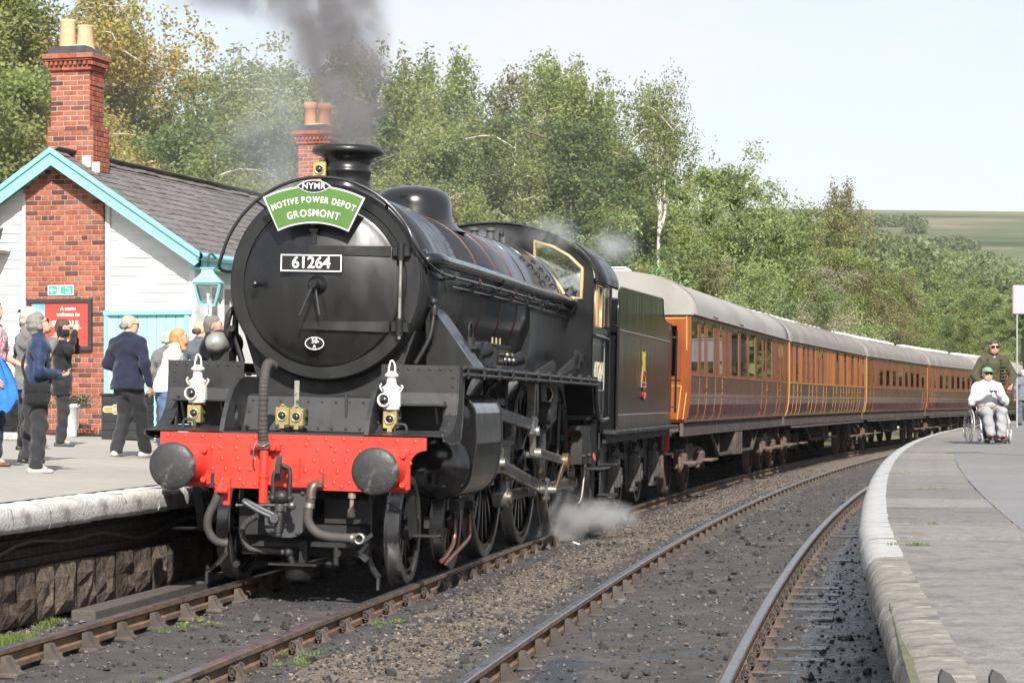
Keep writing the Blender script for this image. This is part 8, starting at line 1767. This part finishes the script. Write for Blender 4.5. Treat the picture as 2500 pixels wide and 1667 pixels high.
# ---------------------------------------------------------------- right platform: wheelchair user and companion
def rplat(px, D):
    X = (px-1250)/FPX*D; rho = math.hypot(X-CC[0], D-CC[1]); d = RAD-rho; return Vector((X, D, RZ+.004+max(0, min(.06, (d-5.7)*.012))))
WC = rplat(2412, 43.3); wyaw = PI+.10
wc = empty('wheelchair', WC, (0, 0, wyaw)); tag(wc, 'silver wheelchair with large spoked wheels on the right platform', 'wheelchair')
m_chrome = mat('chrome_tube', (.55, .56, .60), .25, metal=.9, var=.1); m_tyreg = mat('grey_tyre', (.32, .32, .30), .7); m_seatk = cloth('seat_black', (.015, .015, .016))
for s in (-1, 1):
    e = empty('wheel', (s*.31, -.08, .305), (0, R_(-3*s), 0), wc)
    q = MB(); q.tube([(0, .295*math.cos(R_(t)), .295*math.sin(R_(t))) for t in range(0, 360, 10)], .014, 8, closed=True); q.build('tyre', m_tyreg, e)
    q = MB(); q.tube([(s*.03, .265*math.cos(R_(t)), .265*math.sin(R_(t))) for t in range(0, 360, 12)], .009, 6, closed=True); q.tube([(0, .278*math.cos(R_(t)), .278*math.sin(R_(t))) for t in range(0, 360, 12)], .009, 6, closed=True)
    for i in range(16): t = R_(22.5*i); q.cyl((s*.012 if i % 2 else -s*.012, 0, 0), (0, .275*math.cos(t), .275*math.sin(t)), .0025, n=4)
    q.cyl((-.04, 0, 0), (.04, 0, 0), .024, n=10); q.build('rim', m_chrome, e)
    e2 = empty('caster', (s*.26, .42, .095), (0, 0, .15*s), wc); q = MB(); q.tube([(0, .080*math.cos(R_(t)), .080*math.sin(R_(t))) for t in range(0, 360, 15)], .016, 8, closed=True); q.build('tyre', m_tyreg, e2); q = MB(); q.cyl((-.018, 0, 0), (.018, 0, 0), .055, n=14); q.bar((.03, 0, 0), (.03, -.02, .16), .008, .03); q.bar((-.03, 0, 0), (-.03, -.02, .16), .008, .03); q.build('fork', m_chrome, e2)
q = MB()
for s in (-1, 1):
    q.tube([(s*.23, -.26, .90), (s*.23, -.24, .70), (s*.23, -.22, .42), (s*.23, -.10, .30)], .011, 8, smooth_path=3); q.tube([(s*.23, -.36, .93), (s*.23, -.28, .93), (s*.23, -.25, .88)], .016, 8, smooth_path=3)
    q.tube([(s*.23, -.22, .47), (s*.23, .20, .47), (s*.23, .30, .42), (s*.22, .42, .12), (s*.20, .48, .08)], .011, 8, smooth_path=4); q.tube([(s*.23, -.1, .28), (s*.23, .3, .26), (s*.24, .40, .24)], .011, 8); q.tube([(s*.25, -.22, .66), (s*.25, .10, .66), (s*.25, .16, .60), (s*.24, .16, .47)], .011, 8, smooth_path=4)
for z in (.28,): q.cyl((-.23, -.05, z), (.23, -.05, z), .011, n=8)
q.cyl((-.23, .0, .28), (.23, .0, .46), .008, n=6); q.cyl((.23, .01, .28), (-.23, .01, .46), .008, n=6); q.build('chair_frame', m_chrome, wc)
q = MB(); q.box((0, .0, .485), (.44, .42, .05), bv=.015); q.box((0, -.235, .70), (.44, .03, .42), bv=.012); q.build('seat', m_seatk, wc)
q = MB()
for s in (-1, 1): q.box((s*.25, -.04, .68), (.05, .28, .03), bv=.012)
q.build('armrest', m_seatk, wc)
q = MB()
for s in (-1, 1): q.box((s*.10, .52, .07), (.15, .22, .014), bv=.005)
q.build('footplate', m_seatk, wc)
p, J = person('man in white jacket and green cap sitting in the wheelchair using a phone', WC, wyaw, 1.70, seated=.56, top=m_whitej, trousers=m_greyt, shoes=m_shoer, hair=m_hair_w, glasses='dark', build=1.25, head_pitch=-.12, lean=.02, wr=.010,
    legs=dict(L=(V3(-.13, .40, .58), V3(-.11, .47, .19), V3(-.2, 1, 0)), R=(V3(.14, .40, .58), V3(.10, .50, .20), V3(.15, 1, .05))), arms=dict(L=(V3(-.30, .06, .76), V3(-.06, .30, .94)), R=(V3(.31, .06, .76), V3(.06, .30, .93))), hand_curl=(.8, .8), hand_dir=dict(L=((.6, .3, .6), (.2, -.6, .6)), R=((-.6, .3, .6), (-.2, -.6, .6))))
q = MB(); c = J['HD'](0, .0, .06); q.lathe([(0, .094), (.03, .092), (.06, .078), (.08, .045), (.088, 0)], tuple(c), (0, 0, 1), 20); q.prism([(-.075, .06), (.075, .06), (.06, .16), (.03, .185), (-.03, .185), (-.06, .16)], c[2]+.0, c[2]+.012, Matrix.Translation((c[0], c[1], 0)), axes='xy'); q.build('cap', cloth('green_cap', (.17, .30, .20), .8), p)
q = MB(); q.box((.0, .40, 1.0), (.15, .012, .08), bv=.004); q.build('phone', m_alu, p)
sn_obj('socks', [cap(V3(-.11, .46, .30), V3(-.11, .47, .20), .045, .045), cap(V3(.10, .48, .30), V3(.10, .50, .21), .045, .045)], .012, m_sock, p, .01)
sn_obj('folded_coat', [cap(V3(-.12, .16, .66), V3(.16, .20, .67), .07, .08, .6, (0, 0, 1)), cap(V3(.15, .2, .66), V3(.22, .26, .58), .07, .05)], .014, cloth('beige_coat', (.24, .18, .145)), p, .03, (.008, 40, 1))
PC = rplat(2424, 44.15); p, J = person('man in olive padded jacket and sunglasses pushing the wheelchair', PC, PI+.05, 1.85, top=m_olive, trousers=m_jeand, shoes=m_shoeb, hair=m_hair_br, glasses='dark', build=1.16, coat_len=.02, wr=.0, jacket_open=m_plaid, lean=.08, arms=dict(L=(V3(-.33, .08, 1.14), V3(-.24, .34, .98)), R=(V3(.34, .06, 1.14), V3(.25, .36, .96))), hand_curl=(1.0, 1.0))
q = MB()
for i in range(8):
    z = 1.02+i*.055; rr_ = .158+.02*math.sin(i*.5); q.tube([(rr_*1.24*math.cos(R_(t)), .02+rr_*1.02*math.sin(R_(t)), z) for t in range(115, 426, 15)], .022, 6)
q.sphere((0, -.06, 1.49), .12, 14, 8, sc=(1.15, .9, .5)); q.build('padding', m_olive, p)
p, J = person('person in grey suit at the right edge seen from behind', rplat(2497, 77), .1, 1.74, top=cloth('blue_grey_suit', (.15, .17, .20)), trousers=cloth('slate_trousers', (.10, .115, .14)), shoes=m_shoeb, hair=m_hair_w, coat_len=.14, res=.016)
# ================================================================== far structures, sign, fence, reflections' source building
wt_ = empty('water_tank', (20.6, 98, .85)); tag(wt_, 'dark grey panelled water tank beyond the right platform', 'water tank')
m_tank = mat('tank_grey', (.12, .13, .14), .6, var=.2, vscale=2)
q = MB(); q.box((2.4, 0, 2.83), (4.8, 3.0, .84)); q.build('tank_body', m_tank, wt_)
for i in range(10): q = MB(); q.box((.25+i*.48, -1.52, 2.83), (.05, .05, .84)); q.build('rib', m_tank, wt_)
q = MB(); q.box((2.4, 0, 2.39), (4.9, 3.1, .06)); q.box((2.4, 0, 3.27), (4.9, 3.1, .06)); q.build('rim', m_tank, wt_)
for x in (.2, 2.4, 4.6):
    for y in (-1.3, 1.3): q = MB(); q.box((x, y, 1.0), (.25, .25, 2.8)); q.build('leg', m_tank, wt_)
lp2 = empty('signal_post', rplat(2483, 70)); tag(lp2, 'thin grey post in front of the water tank', 'post')
q = MB(); q.cyl((0, 0, 0), (0, 0, 4.0), .028, .022, n=8); q.build('post', mat('post_grey', (.35, .36, .37), .5), lp2)
# platform sign at the right edge
D = 33.0; c = W(2515, 732, D); sg_ = empty('platform_sign', (c.x, c.y, RZ)); tag(sg_, 'pale pink sign board cut off by the right edge', 'sign')
q = MB(); q.box((0, 0, c.z-RZ), (.47, .03, .39), bv=.02); q.build('sign_board', mat('sign_pink', (.74, .36, .40), .5, var=.06), sg_)  # board in pale pink
q = MB()
for (a, b) in [((-.02, .10), (.16, .10)), ((-.02, .0), (.16, .0)), ((-.02, -.11), (.16, -.11))]: q.bar((a[0], -.018, c.z-RZ+a[1]), (b[0], -.018, c.z-RZ+b[1]), .004, .05)
q.bar((.16, -.018, c.z-RZ+.10), (.16, -.018, c.z-RZ-.11), .004, .05); q.build('marking', mat('sign_white', (.82, .80, .80), .5), sg_)
q = MB(); q.cyl((.12, .05, 0), (.12, .05, c.z-RZ+.15), .035, n=10); q.build('post', m_frame, sg_)
# pickets at the platform end, right below the camera's view
pf_ = empty('picket_fence', (.62, 5.0, .1)); tag(pf_, 'dark pointed fence pickets at the bottom right corner', 'fence')
m_pick = mat('dark_picket', (.06, .056, .055), .7, var=.3, vscale=8, bump=.3, bscale=40)
for i in range(9):
    x = (2308-1250)/FPX*5.0-.62+i*.1035; q = MB(); q.prism([(x-.012, 0), (x+.055, 0), (x+.055, .875), (x+.012, .945), (x-.005, .955), (x-.012, .94)], 0, .022); q.build('picket', m_pick, pf_)
for z in (.2, .65): q = MB(); q.box((.52, .04, z), (1.1, .04, .07)); q.build('rail', m_pick, pf_)
# building along the right platform, beside the camera: it is what the engine's flanks mirror
b2 = empty('platform_building', (TP(44, 9.6).x, TP(44, 9.6).y, RZ), (0, 0, -TPHI(44))); tag(b2, 'long station building on the right platform, outside the picture', 'building')
q = MB(); q.box((2.5, 0, 1.7), (5, 66, 3.4)); q.build('wall', mat('building_stone', (.15, .155, .155), .9, var=.2, vscale=2), b2)
q = MB(); q.prism([(-.5, 3.4), (5.5, 3.4), (2.5, 5.2)], -33.5, 33.5); q.build('roof', m_slate, b2)
for i in range(17):
    y = -31+i*3.7; q = MB(); q.box((-.03, y, 1.05), (.06, 1.2, 2.1)); q.build('door', m_aqua, b2); q = MB(); q.box((-.03, y+1.8, 1.6), (.05, 1.1, 1.5)); q.build('window', m_white, b2)
q = MB(); q.box((-.02, 0, 2.75), (.03, 66, .35)); q.build('name_band', m_white, b2)
random.seed(99)  # off-view trees, added for the engine's flanks to mirror
for i, (s_, d_) in enumerate([(8, 25), (20, 26), (32, 24), (46, 26), (58, 22), (70, 20), (82, 19), (94, 20), (108, 21), (122, 22), (138, 24), (155, 26), (175, 30)]):
    p = TP(s_, d_); e = empty('broadleaf_tree', (p.x, p.y, terr1(p.x, p.y)), (0, 0, i*1.3)); tag(e, 'unseen broadleaf tree behind the right building, added for the engine to mirror', 'tree', 'unseen trees for the engine to mirror')
    tm, cm_ = PRO['dense'][i % 2]; k = random.uniform(.9, 1.15); link('trunk', tm, e, scale=(k*1.3, k*1.3, k)); link('crown', cm_, e, scale=(k*1.3, k*1.3, k))

# ================================================================== smoke and steam
def vol_mat(name, col, dens, nscale, lo, hi, fall, aniso=0.2, seed=0.0, absorb=None):
    """noise-broken volume; fall(t, nodes) gives the density envelope from object coordinates"""
    m = bpy.data.materials.new(name); m.use_nodes = True; t = m.node_tree; t.nodes.clear(); L = t.links.new
    out = _n(t, 'ShaderNodeOutputMaterial'); pv = _n(t, 'ShaderNodeVolumePrincipled'); pv.inputs['Color'].default_value = (*col, 1); pv.inputs['Anisotropy'].default_value = aniso
    tcn = _n(t, 'ShaderNodeTexCoord'); mpn = _n(t, 'ShaderNodeMapping'); mpn.inputs['Location'].default_value = (seed, seed*.7, seed*1.3); L(tcn.outputs['Object'], mpn.inputs['Vector'])
    nz = _n(t, 'ShaderNodeTexNoise', Scale=nscale, Detail=5.0, Roughness=.6, Distortion=.6); L(mpn.outputs[0], nz.inputs['Vector'])
    mr = _n(t, 'ShaderNodeMapRange'); mr.inputs['From Min'].default_value = lo; mr.inputs['From Max'].default_value = hi; mr.inputs['To Max'].default_value = dens; L(nz.outputs['Fac'], mr.inputs['Value'])
    env = fall(t, tcn.outputs['Object'], nz.outputs['Fac']); mu = _n(t, 'ShaderNodeMath', operation='MULTIPLY'); L(mr.outputs[0], mu.inputs[0]); L(env, mu.inputs[1]); L(mu.outputs[0], pv.inputs['Density']); L(pv.outputs[0], out.inputs['Volume'])
    return m
def ellip(t, vec, c, r, soft=1.0, power=1.5):
    """1 at centre, 0 on the ellipsoid surface"""
    L = t.links.new; s = _n(t, 'ShaderNodeVectorMath', operation='SUBTRACT'); L(vec, s.inputs[0]); s.inputs[1].default_value = c; d = _n(t, 'ShaderNodeVectorMath', operation='DIVIDE'); L(s.outputs[0], d.inputs[0]); d.inputs[1].default_value = r
    ln = _n(t, 'ShaderNodeVectorMath', operation='LENGTH'); L(d.outputs[0], ln.inputs[0]); mr = _n(t, 'ShaderNodeMapRange'); mr.inputs['From Min'].default_value = 1.0; mr.inputs['From Max'].default_value = 0.0; L(ln.outputs['Value'], mr.inputs['Value']); pw = _n(t, 'ShaderNodeMath', operation='POWER'); L(mr.outputs[0], pw.inputs[0]); pw.inputs[1].default_value = power; return pw.outputs[0]
def combine(t, outs):
    r = outs[0]
    for o in outs[1:]: a = _n(t, 'ShaderNodeMath', operation='ADD'); t.links.new(r, a.inputs[0]); t.links.new(o, a.inputs[1]); r = a.outputs[0]
    return r
def volume_box(name, label, lo, hi, m, cat):
    q = MB(); c = [(a+b)/2 for a, b in zip(lo, hi)]; q.box((0, 0, 0), [b-a for a, b in zip(lo, hi)]); o = q.build(name, m, None, c); tag(o, label, cat, kind='stuff'); return o
ch = loco.matrix_basis @ Vector((0, CY, 3.95))
def smoke_env(t, v, n):
    o = [ellip(t, v, (.12, 0, -1.32), (.30, .32, .55), power=.7), ellip(t, v, (.12, 0, -.85), (.45, .45, .70), power=.8), ellip(t, v, (.02, 0, -.35), (.55, .55, .70), power=.9), ellip(t, v, (-.28, .1, .12), (.75, .65, .62), power=1.0), ellip(t, v, (-.98, .15, .22), (1.05, .7, .48), power=1.6), ellip(t, v, (-.75, .2, .75), (1.35, .8, .62), power=1.7), ellip(t, v, (-1.2, .2, 1.3), (1.6, .9, .8), power=1.7)]
    return combine(t, o)
sm_c = (ch.x-.10, ch.y, ch.z+1.42)
m_smoke = vol_mat('smoke_volume', (.43, .41, .42), 12.5, 2.3, .41, .66, smoke_env, .1, 3.1)
volume_box('smoke', 'dark grey coal smoke rising from the locomotive chimney', (sm_c[0]-2.3, sm_c[1]-1.0, ch.z+.0), (sm_c[0]+1.1, sm_c[1]+1.2, ch.z+2*1.42+1.2), m_smoke, 'smoke')
o = bpy.data.objects['smoke']; ctr = o.location.copy(); off = Vector(sm_c)-ctr
for p in o.data.vertices: p.co = p.co-off
o.location = Vector(sm_c)
def thin_env(t, v, n): return combine(t, [ellip(t, v, (0, 0, 0), (.75, .8, 1.3), power=1.3), ellip(t, v, (.25, 0, -.8), (.4, .5, .6), power=1.3)])
c2_ = W(640, 270, 27.0)
m_thin = vol_mat('thin_smoke_volume', (.80, .80, .81), 1.7, 1.7, .38, .68, thin_env, .2, 7.7)
volume_box('drifting_smoke', 'thin pale smoke drifting behind the headboard at the left of the chimney', (c2_.x-.8, c2_.y-.8, c2_.z-1.4), (c2_.x+.8, c2_.y+.8, c2_.z+1.4), m_thin, 'smoke')
def steam_env(t, v, n): return combine(t, [ellip(t, v, (-.42, 0, -.10), (.50, .6, .36), power=1.0), ellip(t, v, (.20, .3, .0), (.62, .6, .26), power=1.5), ellip(t, v, (-.25, .2, .26), (.35, .4, .36), power=1.6)])
cs_ = W(1425, 1262, 30.5)
m_steam = vol_mat('steam_volume', (.92, .92, .93), 13.0, 3.2, .40, .66, steam_env, .25, 1.3)
volume_box('steam', 'white steam blowing over the ballast beside the rear driving wheels', (cs_.x-1.1, cs_.y-.9, -.12), (cs_.x+1.3, cs_.y+1.4, cs_.z+.75), m_steam, 'steam')
o = bpy.data.objects['steam']; off = Vector(cs_)-o.location
for p in o.data.vertices: p.co = p.co-off
o.location = Vector(cs_)
def valve_env(t, v, n): return combine(t, [ellip(t, v, (-.50, -.2, .0), (.50, .5, .22), power=1.4), ellip(t, v, (.28, 0, .10), (.42, .5, .30), power=1.3), ellip(t, v, (1.05, .6, -.02), (.45, .6, .28), power=1.5)])
cv_ = W(1290, 592, 30.2)
m_vs = vol_mat('valve_steam_volume', (.92, .92, .93), 4.6, 3.4, .40, .70, valve_env, .25, 5.3)
volume_box('safety_valve_steam', 'wisps of pale steam drifting over the cab roof', (cv_.x-1.2, cv_.y-.9, cv_.z-.45), (cv_.x+1.6, cv_.y+1.4, cv_.z+.55), m_vs, 'steam')
o = bpy.data.objects['safety_valve_steam']; off = Vector(cv_)-o.location
for p in o.data.vertices: p.co = p.co-off
o.location = Vector(cv_)
# ---------------------------------------------------------------- thin smoke volume added to lighten the trees behind it
def veil_env(t, v, n): return combine(t, [ellip(t, v, (0, 0, 0), (9, 7.5, 8), power=.5)])
m_veil = vol_mat('smoke_veil_volume', (.86, .87, .89), .014, .12, .25, .75, veil_env, .0, 2.2)
volume_box('smoke_veil', 'thin smoke veil added to lighten the wooded bank', (-13, 52, -1), (4, 64, 14), m_veil, 'smoke')
# ---------------------------------------------------------------- valley air
hz_ = MB(); hz_.box((150, 1050, 77), (2500, 2180, 166)); m_hz = bpy.data.materials.new('haze_volume'); m_hz.use_nodes = True; t = m_hz.node_tree; t.nodes.clear()
o_ = t.nodes.new('ShaderNodeOutputMaterial'); pv = t.nodes.new('ShaderNodeVolumePrincipled'); pv.inputs['Color'].default_value = (.93, .96, 1.0, 1); pv.inputs['Density'].default_value = .00009; pv.inputs['Anisotropy'].default_value = .0; t.links.new(pv.outputs[0], o_.inputs['Volume'])
ho = hz_.build('haze', m_hz); tag(ho, 'thin pale haze filling the valley air', 'haze', kind='stuff')
